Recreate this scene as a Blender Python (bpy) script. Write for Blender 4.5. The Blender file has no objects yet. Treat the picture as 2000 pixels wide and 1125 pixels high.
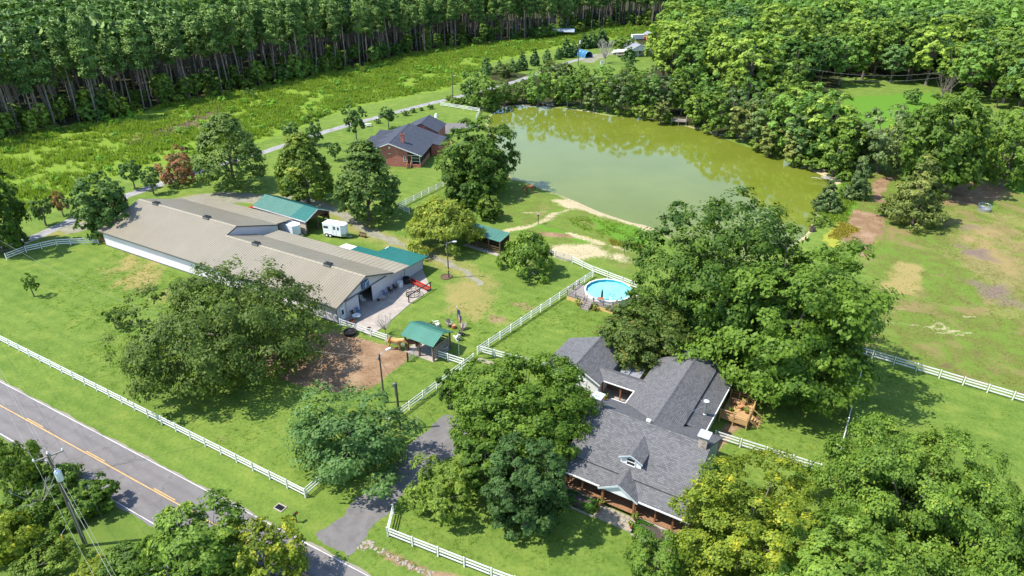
import bpy, bmesh, math, random
import numpy as np
from mathutils import Vector, Matrix, Euler

# ------------------------------------------------------------------ camera, world, sun
SC = bpy.context.scene
COL = SC.collection
R = math.radians
CAM_H, PITCH, FPX = 50.0, R(28.1), 1334.0
cam_d = bpy.data.cameras.new('camera'); cam = bpy.data.objects.new('camera', cam_d); COL.objects.link(cam)
cam.location = (0, 0, CAM_H); cam.rotation_euler = (R(90) - PITCH, 0, 0)
cam_d.sensor_width = 36; cam_d.lens = 36 * FPX / 2000; cam_d.clip_start = 1; cam_d.clip_end = 6000
SC.camera = cam

SUN_EL, SUN_AZ = R(56), R(8)          # shadows fall towards SUN_AZ (counter-clockwise from +X)
w = bpy.data.worlds.new('World'); SC.world = w; w.use_nodes = True
nt = w.node_tree; nt.nodes.clear()
sky = nt.nodes.new('ShaderNodeTexSky'); sky.sky_type = 'NISHITA'; sky.sun_disc = False
sky.sun_elevation = SUN_EL
tos = Vector((-math.cos(SUN_AZ), -math.sin(SUN_AZ)))      # horizontal direction towards the sun
sky.sun_rotation = math.atan2(tos.x, tos.y)
sky.air_density = 1.0; sky.dust_density = 0.4; sky.ozone_density = 2.0
bg = nt.nodes.new('ShaderNodeBackground'); bg.inputs['Strength'].default_value = 0.15
wo = nt.nodes.new('ShaderNodeOutputWorld')
nt.links.new(sky.outputs[0], bg.inputs[0]); nt.links.new(bg.outputs[0], wo.inputs[0])
sd = bpy.data.lights.new('sun', 'SUN'); sd.energy = 3.7; sd.angle = R(0.53); sd.color = (1.0, 0.955, 0.87)
sun = bpy.data.objects.new('sun', sd); COL.objects.link(sun)
to_sun = Vector((tos.x * math.cos(SUN_EL), tos.y * math.cos(SUN_EL), math.sin(SUN_EL)))
sun.rotation_euler = to_sun.to_track_quat('Z', 'Y').to_euler(); sun.location = (-60, 20, 120)
SC.view_settings.view_transform = 'Standard'; SC.view_settings.look = 'None'
SC.view_settings.gamma = 1.0; SC.view_settings.use_curve_mapping = False
SC.view_settings.exposure = 1.08
SC.render.engine = 'CYCLES'
cy = SC.cycles
cy.max_bounces = 6; cy.diffuse_bounces = 3; cy.glossy_bounces = 3; cy.transmission_bounces = 4
cy.transparent_max_bounces = 4; cy.use_adaptive_sampling = True; cy.adaptive_threshold = 0.015
cy.use_denoising = True; cy.sample_clamp_indirect = 6

# ------------------------------------------------------------------ helpers
def g(px, py, z=0.0):
    """Ground (height z) point seen at a pixel of the 2000x1125 survey photograph."""
    u = (px - 1000) / FPX; v = (562.5 - py) / FPX
    d = (u, math.cos(PITCH) + v * math.sin(PITCH), -math.sin(PITCH) + v * math.cos(PITCH))
    t = (z - CAM_H) / d[2]
    return Vector((t * d[0], t * d[1], z))
def depth(p):
    return p[1] * math.cos(PITCH) - (p[2] - CAM_H) * math.sin(PITCH)
def pyof(p):
    return 562.5 - FPX * (p[1] * math.sin(PITCH) + (p[2] - CAM_H) * math.cos(PITCH)) / depth(p)
def hgt(b, ty):
    lo, hi = 0.0, 45.0
    for _ in range(50):
        m = (lo + hi) / 2
        if pyof((b[0], b[1], m)) > ty: lo = m
        else: hi = m
    return lo
def PW(pts):
    return [tuple(g(*p)[:2]) for p in pts]

def tag(o, label=None, cat=None, group=None, kind=None):
    if label: o['label'] = label
    if cat: o['category'] = cat
    if group: o['group'] = group
    if kind: o['kind'] = kind
    return o
def thing(name, label, cat, loc=(0, 0, 0), rz=0.0, group=None):
    o = bpy.data.objects.new(name, None); COL.objects.link(o)
    o.location = loc; o.rotation_euler = (0, 0, rz); o.empty_display_size = .3
    return tag(o, label, cat, group)
def ob(name, me, parent=None, loc=(0, 0, 0), rot=(0, 0, 0), sc=(1, 1, 1)):
    o = bpy.data.objects.new(name, me); COL.objects.link(o)
    o.location = loc; o.rotation_euler = rot; o.scale = sc
    if parent is not None: o.parent = parent
    return o
def copy_tree(root, loc, rz=None, label=None, group=None, sc=None):
    r = root.copy(); COL.objects.link(r); r.location = loc
    if rz is not None: r.rotation_euler = (0, 0, rz)
    if sc is not None: r.scale = sc if hasattr(sc, '__len__') else (sc,) * 3
    if label: r['label'] = label
    if group: r['group'] = group
    for ch in list(root.children):
        c = ch.copy(); COL.objects.link(c); c.parent = r
        for q in list(ch.children):
            d = q.copy(); COL.objects.link(d); d.parent = c
    return r

class MB:
    """Collects simple solids; build() links them as one mesh object."""
    def __init__(s): s.v, s.f, s.mi = [], [], []
    def add(s, vs, fs, m=0):
        n = len(s.v); s.v += [tuple(v) for v in vs]
        for f in fs: s.f.append(tuple(i + n for i in f)); s.mi.append(m)
        return s
    def box(s, x0, x1, y0, y1, z0, z1, m=0):
        v = [(x0, y0, z0), (x1, y0, z0), (x1, y1, z0), (x0, y1, z0), (x0, y0, z1), (x1, y0, z1), (x1, y1, z1), (x0, y1, z1)]
        return s.add(v, [(0, 3, 2, 1), (4, 5, 6, 7), (0, 1, 5, 4), (1, 2, 6, 5), (2, 3, 7, 6), (3, 0, 4, 7)], m)
    def ext(s, poly, vec, m=0):
        """polygon (3-D points) extruded by a vector into a closed solid"""
        n = len(poly); a = [Vector(p) for p in poly]; vec = Vector(vec)
        nrm = sum(((a[i] - a[0]).cross(a[(i + 1) % n] - a[0]) for i in range(1, n)), Vector())
        if nrm.dot(vec) > 0: a.reverse()
        b = [p + vec for p in a]
        fs = [tuple(range(n)), tuple(range(2 * n - 1, n - 1, -1))]
        fs += [(i, i + n, (i + 1) % n + n, (i + 1) % n) for i in range(n)]
        return s.add(a + b, fs, m)
    def slab(s, q, th, m=0):
        """quad roof plane, its top at q, thickness th downwards"""
        a = [Vector(p) for p in q]; n = (a[1] - a[0]).cross(a[-1] - a[0]).normalized()
        if n.z > 0: n = -n
        return s.ext(a, n * th, m)
    def bar(s, p, q, w, h=None, m=0, up=(0, 0, 1)):
        p, q = Vector(p), Vector(q); h = w if h is None else h
        d = (q - p).normalized(); up = Vector(up)
        if abs(d.dot(up)) > .98: up = Vector((1, 0, 0))
        x = d.cross(up).normalized() * w / 2; y = x.cross(d).normalized() * h / 2
        return s.ext([p - x - y, p + x - y, p + x + y, p - x + y], q - p, m)
    def tube(s, path, rad, n=6, m=0, cap=True):
        P = [Vector(p) for p in path]; vs, fs = [], []
        if not hasattr(rad, '__len__'): rad = [rad] * len(P)
        for i, p in enumerate(P):
            d = (P[min(i + 1, len(P) - 1)] - P[max(i - 1, 0)])
            d = d.normalized() if d.length > 1e-6 else Vector((0, 0, 1))
            a = d.cross(Vector((0, 0, 1)) if abs(d.z) < .95 else Vector((1, 0, 0))).normalized(); b = d.cross(a)
            for k in range(n):
                t = 2 * math.pi * k / n
                vs.append(p + (a * math.cos(t) + b * math.sin(t)) * rad[i])
        for i in range(len(P) - 1):
            for k in range(n):
                fs.append((i * n + k, i * n + (k + 1) % n, (i + 1) * n + (k + 1) % n, (i + 1) * n + k))
        if cap: fs += [tuple(range(n - 1, -1, -1)), tuple(range((len(P) - 1) * n, len(P) * n))]
        return s.add(vs, fs, m)
    def lathe(s, prof, n=16, c=(0, 0), m=0):
        vs, fs = [], []
        for r, z in prof:
            for k in range(n):
                t = 2 * math.pi * k / n; vs.append((c[0] + r * math.cos(t), c[1] + r * math.sin(t), z))
        for i in range(len(prof) - 1):
            for k in range(n):
                fs.append((i * n + k, i * n + (k + 1) % n, (i + 1) * n + (k + 1) % n, (i + 1) * n + k))
        fs += [tuple(range(n - 1, -1, -1)), tuple(range((len(prof) - 1) * n, len(prof) * n))]
        return s.add(vs, fs, m)
    def mesh(s, name, mats):
        me = bpy.data.meshes.new(name); me.from_pydata(s.v, [], s.f)
        for m in (mats if isinstance(mats, (list, tuple)) else [mats]): me.materials.append(m)
        if any(s.mi): me.polygons.foreach_set('material_index', s.mi)
        me.update(); return me
    def build(s, name, mats, parent=None, loc=(0, 0, 0), rot=(0, 0, 0), smooth=False, bevel=0):
        me = s.mesh(name, mats)
        if smooth: me.polygons.foreach_set('use_smooth', [True] * len(me.polygons))
        if bevel:
            bm = bmesh.new(); bm.from_mesh(me)
            bmesh.ops.bevel(bm, geom=[e for e in bm.edges if e.calc_face_angle(0) > .5], offset=bevel, segments=1, affect='EDGES')
            bm.to_mesh(me); bm.free()
        return ob(name, me, parent, loc, rot)

# ------------------------------------------------------------------ materials
def newmat(name):
    m = bpy.data.materials.new(name); m.use_nodes = True; t = m.node_tree; t.nodes.clear()
    o = t.nodes.new('ShaderNodeOutputMaterial'); b = t.nodes.new('ShaderNodeBsdfPrincipled')
    t.links.new(b.outputs[0], o.inputs[0]); return m, t, b, o
def N(t, typ, **kw):
    n = t.nodes.new(typ)
    for k, v in kw.items():
        if k in n.inputs.keys(): n.inputs[k].default_value = v
        else: setattr(n, k, v)
    return n
def mixc(t, fac, a, b, mode='MIX'):
    n = t.nodes.new('ShaderNodeMix'); n.data_type = 'RGBA'; n.blend_type = mode; n.clamp_factor = True
    for sock, val in ((n.inputs[0], fac), (n.inputs[6], a), (n.inputs[7], b)):
        if hasattr(val, 'is_linked'): t.links.new(val, sock)
        elif isinstance(val, (tuple, list)): sock.default_value = (*val[:3], 1)
        else: sock.default_value = val
    return n.outputs[2]
def mth(t, op, a, b=None, c=None, clamp=False):
    n = t.nodes.new('ShaderNodeMath'); n.operation = op; n.use_clamp = clamp
    for s, v in zip(n.inputs, (a, b, c)):
        if v is None: continue
        if hasattr(v, 'is_linked'): t.links.new(v, s)
        else: s.default_value = v
    return n.outputs[0]
def rng_(t, v, a, b, c=0., d=1.):
    n = t.nodes.new('ShaderNodeMapRange'); n.clamp = True
    t.links.new(v, n.inputs[0]); n.inputs[1].default_value = a; n.inputs[2].default_value = b
    n.inputs[3].default_value = c; n.inputs[4].default_value = d; return n.outputs[0]
def noise(t, co, scale, detail=4., rough=.55, dist=0.):
    n = t.nodes.new('ShaderNodeTexNoise'); n.inputs['Scale'].default_value = scale
    n.inputs['Detail'].default_value = detail; n.inputs['Roughness'].default_value = rough; n.inputs['Distortion'].default_value = dist
    t.links.new(co, n.inputs['Vector']); return n.outputs[0]
def objco(t):
    return t.nodes.new('ShaderNodeTexCoord').outputs['Object']
def bump(t, b, h, dist=.02, strength=.6):
    n = t.nodes.new('ShaderNodeBump'); n.inputs['Distance'].default_value = dist; n.inputs['Strength'].default_value = strength
    t.links.new(h, n.inputs['Height']); t.links.new(n.outputs[0], b.inputs['Normal'])
def scaled(t, co, sx, sy, sz, rz=0):
    n = t.nodes.new('ShaderNodeMapping'); n.inputs['Scale'].default_value = (sx, sy, sz); n.inputs['Rotation'].default_value = (0, 0, rz)
    t.links.new(co, n.inputs['Vector']); return n.outputs[0]

def plain(name, c, rough=.6, var=.18, scale=1.5, metal=0., spec=.35, bmp=0.):
    m, t, b, o = newmat(name); co = objco(t)
    n1 = noise(t, co, scale, 5); n2 = noise(t, co, scale * 9, 3)
    f = mth(t, 'ADD', mth(t, 'MULTIPLY', n1, .65), mth(t, 'MULTIPLY', n2, .35))
    f = rng_(t, f, .3, .7)
    t.links.new(mixc(t, f, [x * (1 - var) for x in c], [min(1, x * (1 + var)) for x in c]), b.inputs['Base Color'])
    b.inputs['Roughness'].default_value = rough; b.inputs['Metallic'].default_value = metal; b.inputs['Specular IOR Level'].default_value = spec
    if bmp: bump(t, b, n2, bmp)
    return m
def ribbed(name, c, c2, period=.3, axis='X', rough=.45, var=.12, depthv=.02, spec=.4):
    """painted sheet metal or siding: fine ribs across one local axis, with weathering"""
    m, t, b, o = newmat(name); co = objco(t)
    sep = N(t, 'ShaderNodeSeparateXYZ'); t.links.new(co, sep.inputs[0])
    ph = mth(t, 'FRACT', mth(t, 'DIVIDE', sep.outputs['XYZ'.index(axis)], period))
    rib = rng_(t, mth(t, 'ABSOLUTE', mth(t, 'SUBTRACT', ph, .5)), .30, .42)
    n1 = noise(t, scaled(t, co, .35, .35, .35), 1., 6); n2 = noise(t, co, 6, 3)
    sheet = N(t, 'ShaderNodeTexWhiteNoise', noise_dimensions='1D')
    t.links.new(mth(t, 'FLOOR', mth(t, 'DIVIDE', sep.outputs['XYZ'.index(axis)], period * 3)), sheet.inputs['W'])
    f = mth(t, 'ADD', rng_(t, n1, .3, .7, 0, .6), mth(t, 'MULTIPLY', n2, .3))
    f = mth(t, 'ADD', f, mth(t, 'MULTIPLY', sheet.outputs[0], .25), clamp=True)
    col = mixc(t, f, [x * (1 - var) for x in c], [x * (1 + var) for x in c])
    col = mixc(t, mth(t, 'MULTIPLY', rib, .40), col, c2)
    t.links.new(col, b.inputs['Base Color']); b.inputs['Roughness'].default_value = rough; b.inputs['Specular IOR Level'].default_value = spec
    bump(t, b, rib, depthv, .8); return m
def shingle(name, c, row=.16, tab=.32, var=.35, axis_run='Y', rot=0.):
    """asphalt shingles: courses of tabs in plan projection"""
    m, t, b, o = newmat(name); co = objco(t)
    br = N(t, 'ShaderNodeTexBrick', offset=.5, squash=1.0)
    br.inputs['Scale'].default_value = 1.; br.inputs['Brick Width'].default_value = tab; br.inputs['Row Height'].default_value = row
    br.inputs['Mortar Size'].default_value = .02; br.inputs['Mortar Smooth'].default_value = .4; br.inputs['Bias'].default_value = 0.
    br.inputs['Color1'].default_value = (*[x * (1 - var) for x in c], 1); br.inputs['Color2'].default_value = (*[x * (1 + var) for x in c], 1)
    br.inputs['Mortar'].default_value = (*[x * .3 for x in c], 1)
    t.links.new(scaled(t, co, 1, 1, 1, R(90) if axis_run == 'X' else 0), br.inputs['Vector'])
    n1 = noise(t, co, .5, 5); n2 = noise(t, co, 30, 2)
    col = mixc(t, rng_(t, n1, .3, .7, 0, .35), br.outputs[0], [x * 1.25 for x in c])
    col = mixc(t, rng_(t, n2, .2, .8, 0, .4), col, [x * .7 for x in c])
    t.links.new(col, b.inputs['Base Color']); b.inputs['Roughness'].default_value = .85; b.inputs['Specular IOR Level'].default_value = .25
    bump(t, b, br.outputs['Fac'], .015, -.5); return m
def brickm(name, c):
    m, t, b, o = newmat(name); co = objco(t)
    sep = N(t, 'ShaderNodeSeparateXYZ'); t.links.new(co, sep.inputs[0])
    cb = N(t, 'ShaderNodeCombineXYZ'); t.links.new(mth(t, 'ADD', sep.outputs[0], sep.outputs[1]), cb.inputs[0]); t.links.new(sep.outputs[2], cb.inputs[1])
    br = N(t, 'ShaderNodeTexBrick'); br.inputs['Scale'].default_value = 1; br.inputs['Brick Width'].default_value = .3; br.inputs['Row Height'].default_value = .11
    br.inputs['Mortar Size'].default_value = .012; br.inputs['Color1'].default_value = (*[x * .7 for x in c], 1); br.inputs['Color2'].default_value = (*[x * 1.3 for x in c], 1)
    br.inputs['Mortar'].default_value = (.3, .27, .24, 1); t.links.new(cb.outputs[0], br.inputs['Vector'])
    n1 = noise(t, co, .8, 5)
    t.links.new(mixc(t, rng_(t, n1, .35, .7, 0, .45), br.outputs[0], [x * .55 for x in c]), b.inputs['Base Color']); b.inputs['Roughness'].default_value = .85
    return m
def stonem(name, c):
    m, t, b, o = newmat(name); co = objco(t)
    vo = N(t, 'ShaderNodeTexVoronoi'); vo.inputs['Scale'].default_value = 4.5; t.links.new(co, vo.inputs['Vector'])
    ve = N(t, 'ShaderNodeTexVoronoi', feature='DISTANCE_TO_EDGE'); ve.inputs['Scale'].default_value = 4.5; t.links.new(co, ve.inputs['Vector'])
    sp = N(t, 'ShaderNodeSeparateColor'); t.links.new(vo.outputs['Color'], sp.inputs[0])
    col = mixc(t, sp.outputs[0], [x * .55 for x in c], [x * 1.4 for x in c])
    col = mixc(t, mth(t, 'MULTIPLY', sp.outputs[1], .4), col, (.3, .2, .12))
    col = mixc(t, rng_(t, ve.outputs['Distance'], 0, .05, .7, 0), col, (.32, .3, .27))
    t.links.new(col, b.inputs['Base Color']); b.inputs['Roughness'].default_value = .9; bump(t, b, ve.outputs['Distance'], .05, .6); return m
def wood(name, c, along='X', rough=.7):
    m, t, b, o = newmat(name); co = objco(t)
    s = [4, 4, 4]; s['XYZ'.index(along)] = .5
    n1 = noise(t, scaled(t, co, *s), 3, 6); oi = N(t, 'ShaderNodeObjectInfo')
    f = mth(t, 'ADD', mth(t, 'MULTIPLY', n1, .7), mth(t, 'MULTIPLY', oi.outputs['Random'], .4))
    t.links.new(mixc(t, f, [x * .6 for x in c], [min(1, x * 1.25) for x in c]), b.inputs['Base Color']); b.inputs['Roughness'].default_value = rough
    return m
def leafm(name, dark, light, accent=None, acc=.0, trans=.40, objvar=.25, hv=1.):
    """leaves: dark-to-light by clump and by leaf, a share of accent-coloured leaves, thin enough to let light through"""
    m, t, b, o = newmat(name); co = objco(t)
    at = N(t, 'ShaderNodeAttribute', attribute_name='tint'); oi = N(t, 'ShaderNodeObjectInfo')
    n1 = noise(t, co, .22, 3); n2 = noise(t, co, 1.1, 2)
    f = mth(t, 'ADD', mth(t, 'MULTIPLY', at.outputs['Fac'], .75), mth(t, 'MULTIPLY', mth(t, 'SUBTRACT', n1, .5), .7 * hv))
    f = mth(t, 'ADD', f, mth(t, 'MULTIPLY', mth(t, 'SUBTRACT', oi.outputs['Random'], .5), objvar), clamp=True)
    col = mixc(t, f, dark, light)
    if accent: col = mixc(t, rng_(t, mth(t, 'ADD', n2, mth(t, 'MULTIPLY', at.outputs['Fac'], .25)), .78 - acc, .95 - acc), col, accent)
    t.links.new(col, b.inputs['Base Color']); b.inputs['Roughness'].default_value = .55; b.inputs['Specular IOR Level'].default_value = .22
    tr = N(t, 'ShaderNodeBsdfTranslucent'); t.links.new(mixc(t, 1., col, (1.0, 1.05, .45), 'MULTIPLY'), tr.inputs[0])
    mx = N(t, 'ShaderNodeMixShader'); mx.inputs[0].default_value = trans
    t.links.new(b.outputs[0], mx.inputs[1]); t.links.new(tr.outputs[0], mx.inputs[2]); t.links.new(mx.outputs[0], o.inputs[0])
    return m

M = {}
M['white'] = plain('white_vinyl', (.74, .735, .71), .4, .08)
M['white_wall'] = plain('white_siding', (.72, .72, .70), .55, .08)
M['white_metal'] = plain('white_metal', (.80, .81, .82), .3, .05)
M['black_metal'] = plain('black_metal', (.018, .018, .02), .45, .3)
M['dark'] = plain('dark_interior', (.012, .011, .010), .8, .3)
M['glass'] = plain('dark_glass', (.02, .025, .03), .06, .1, spec=.6)
M['galv'] = plain('galvanised_steel', (.42, .44, .46), .38, .15, metal=.7)
M['lead'] = plain('pale_metal_cap', (.62, .68, .74), .35, .08, metal=.25)
M['barn_roof'] = ribbed('barn_roof_metal', (.235, .203, .145), (.150, .130, .095), .45, 'X', .42, .10, .03)
M['barn_roof2'] = ribbed('leanto_roof_metal', (.275, .240, .170), (.18, .158, .115), .9, 'X', .42, .10, .03)
M['barn_wall'] = ribbed('barn_wall_metal', (.78, .71, .75), (.62, .57, .60), .3, 'X', .5, .06, .03)
M['barn_gable'] = ribbed('barn_gable_metal', (.58, .55, .57), (.46, .44, .45), .3, 'Y', .5, .06, .03)
M['barn_trim'] = plain('dark_grey_trim', (.10, .11, .11), .5, .15)
M['teal_roof'] = ribbed('teal_roof_metal', (.020, .138, .115), (.013, .095, .08), .3, 'X', .4, .10, .03)
M['green_roof'] = ribbed('green_roof_metal', (.060, .205, .145), (.038, .135, .095), .23, 'X', .42, .08, .03)
M['green_roof_pale'] = ribbed('pale_green_roof_metal', (.068, .175, .132), (.046, .125, .095), .3, 'X', .42, .1, .03)
M['shingle'] = shingle('grey_asphalt_shingle', (.138, .136, .139))
M['shingle_x'] = shingle('grey_asphalt_shingle_wing', (.138, .136, .139), axis_run='X')
M['shingle_blue'] = shingle('slate_blue_shingle', (.062, .070, .092), var=.22)
M['brick'] = brickm('red_brick', (.50, .125, .075))
M['stone'] = stonem('field_stone', (.34, .30, .25))
M['step_stone'] = plain('step_stone', (.30, .26, .20), .85, .35, 3, bmp=.03)
M['deck_new'] = wood('fresh_deck_board', (.46, .285, .125)); M['deck_newY'] = wood('fresh_deck_board_cross', (.46, .285, .125), 'Y')
M['porch'] = wood('porch_board', (.29, .155, .078), 'Y'); M['post_wood'] = wood('porch_post_wood', (.24, .10, .04), 'Z')
M['deck_old'] = wood('weathered_deck_board', (.27, .23, .20), 'X'); M['skirt'] = wood('yellow_pine_skirt', (.60, .40, .15), 'X')
M['brown_wood'] = wood('brown_wood', (.12, .07, .04), 'X'); M['grey_wood'] = wood('grey_wood', (.24, .21, .18), 'X')
M['pole_wood'] = wood('utility_pole_wood', (.10, .085, .065), 'Z')
M['bark'] = plain('grey_bark', (.15, .125, .10), .9, .4, 3, bmp=.03); M['bark_dark'] = plain('dark_bark', (.07, .055, .045), .9, .4, 3)
M['bark_pine'] = plain('pine_bark', (.21, .18, .155), .9, .5, 2); M['bark_pale'] = plain('pale_bark', (.36, .33, .29), .9, .25, 3)
M['wire'] = plain('weathered_wire', (.30, .31, .28), .6, .1)
M['red'] = plain('red_paint', (.42, .025, .018), .4, .1); M['blue'] = plain('blue_grey_paint', (.08, .14, .26), .5, .1)
M['tarp'] = plain('blue_tarp', (.03, .16, .30), .5, .2, .8); M['teal_wall'] = plain('teal_trim', (.46, .52, .52), .6, .1)
M['yellow'] = plain('yellow_plastic', (.7, .45, .03), .5, .1); M['terracotta'] = plain('terracotta', (.33, .11, .05), .8, .2)
M['concrete'] = plain('concrete', (.34, .295, .25), .85, .25, 1.2, bmp=.01)
M['rubber'] = plain('black_rubber', (.02, .02, .02), .8, .2)
M['beige'] = plain('beige_siding', (.52, .45, .36), .7, .1); M['tan_wood'] = plain('tan_wood', (.42, .22, .10), .7, .2)
M['silver'] = plain('silver_roof', (.50, .55, .60), .35, .15, metal=.5); M['grey_roof'] = plain('grey_roof', (.22, .23, .25), .8, .2)

L = {}
L['oak'] = leafm('oak_leaves', (0.046, 0.085, 0.014), (0.205, 0.285, 0.051))
L['pecan'] = leafm('pecan_leaves', (0.052, 0.118, 0.011), (0.254, 0.388, 0.046))
L['pecan_dark'] = leafm('pecan_leaves_deep', (0.040, 0.097, 0.011), (0.200, 0.309, 0.040))
L['maple'] = leafm('maple_leaves', (0.055, 0.127, 0.024), (0.232, 0.353, 0.086))
L['maple_deep'] = leafm('deep_maple_leaves', (.028, .068, .016), (.130, .235, .060))
L['blue'] = leafm('blue_green_leaves', (0.048, 0.115, 0.032), (0.241, 0.396, 0.104))
L['locust'] = leafm('yellow_green_leaves', (0.111, 0.166, 0.014), (0.430, 0.511, 0.050), (0.540, 0.511, 0.043), .06)
L['locust2'] = leafm('lime_yellow_leaves', (0.108, 0.168, 0.019), (0.455, 0.517, 0.073), (0.569, 0.504, 0.066), .06)
L['olive'] = leafm('olive_leaves', (0.066, 0.133, 0.016), (0.282, 0.432, 0.060), (0.401, 0.455, 0.053), .02)
L['pear'] = leafm('pear_leaves', (0.055, 0.118, 0.024), (0.264, 0.362, 0.076))
L['pear_lime'] = leafm('pear_leaves_lime', (0.062, 0.124, 0.014), (0.298, 0.400, 0.053), (0.573, 0.521, 0.053), .05)
L['rust'] = leafm('rust_tinged_leaves', (0.060, 0.105, 0.020), (0.242, 0.328, 0.061), (0.322, 0.189, 0.053), .03)
L['crape'] = leafm('red_tinged_leaves', (0.071, 0.108, 0.025), (0.233, 0.283, 0.074), (0.466, 0.184, 0.106), .24)
L['cedar'] = leafm('cedar_needles', (0.062, 0.109, 0.030), (0.232, 0.305, 0.089), trans=.15)
L['cedar_lime'] = leafm('cedar_needles_lime', (0.075, 0.114, 0.021), (0.370, 0.382, 0.083), trans=.15)
L['pine'] = leafm('pine_needles', (0.066, 0.138, 0.034), (0.292, 0.430, 0.095), trans=.15, objvar=.45)
L['wood_a'] = leafm('woodland_leaves', (0.062, 0.139, 0.025), (0.288, 0.473, 0.081), objvar=.8)
L['wood_b'] = leafm('woodland_leaves_light', (0.089, 0.175, 0.025), (0.437, 0.575, 0.087), objvar=.6)
L['wood_c'] = leafm('woodland_leaves_deep', (0.049, 0.116, 0.036), (0.214, 0.357, 0.097), objvar=.6)
L['shrub'] = leafm('shrub_leaves', (0.077, 0.140, 0.017), (0.341, 0.455, 0.060), objvar=.5)
L['hedge'] = leafm('hedge_leaves', (0.042, 0.118, 0.012), (0.160, 0.356, 0.042))
L['grass'] = leafm('tall_grass', (0.100, 0.181, 0.018), (0.320, 0.445, 0.053), (0.400, 0.384, 0.079), .03, trans=.5, objvar=0, hv=1.5)
L['weed'] = leafm('weeds', (0.090, 0.212, 0.021), (0.327, 0.576, 0.066), objvar=.3)
L['flower'] = leafm('yellow_flowers', (0.135, 0.147, 0.019), (0.465, 0.362, 0.038), trans=.2)
L['dry'] = leafm('dry_stalks', (0.193, 0.138, 0.089), (0.435, 0.322, 0.240), trans=.15)

# ------------------------------------------------------------------ foliage
def unit(a):
    return a / np.maximum(np.linalg.norm(a, axis=-1, keepdims=True), 1e-6)
def leaves(c, n, tint, LL, WW, rng, fold=.12):
    """bent diamond leaves (or leaf sprays) at centres c, facing n"""
    k = len(c); r = rng.normal(size=(k, 3)); n = unit(n)
    t = unit(np.cross(r, n)); b = np.cross(n, t)
    s = rng.uniform(.6, 1.35, (k, 1)); l = LL * s * .5; q = WW * s * .5
    v = np.stack([c - t * l, c + b * q - n * (q * fold * 2), c + t * l - n * l * fold, c - b * q - n * (q * fold * 2)], 1).reshape(-1, 3)
    return v, np.repeat(np.clip(tint, 0, 1), 4)
def quadmesh(name, v, tint, mat):
    nv = len(v); nf = nv // 4
    me = bpy.data.meshes.new(name)
    me.vertices.add(nv); me.vertices.foreach_set('co', np.asarray(v, np.float32).ravel())
    me.loops.add(nv); me.loops.foreach_set('vertex_index', np.arange(nv, dtype=np.int32))
    me.polygons.add(nf); me.polygons.foreach_set('loop_start', np.arange(0, nv, 4, dtype=np.int32))
    me.update(calc_edges=True)
    a = me.attributes.new('tint', 'FLOAT', 'POINT'); a.data.foreach_set('value', np.asarray(tint, np.float32))
    me.materials.append(mat); return me

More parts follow.
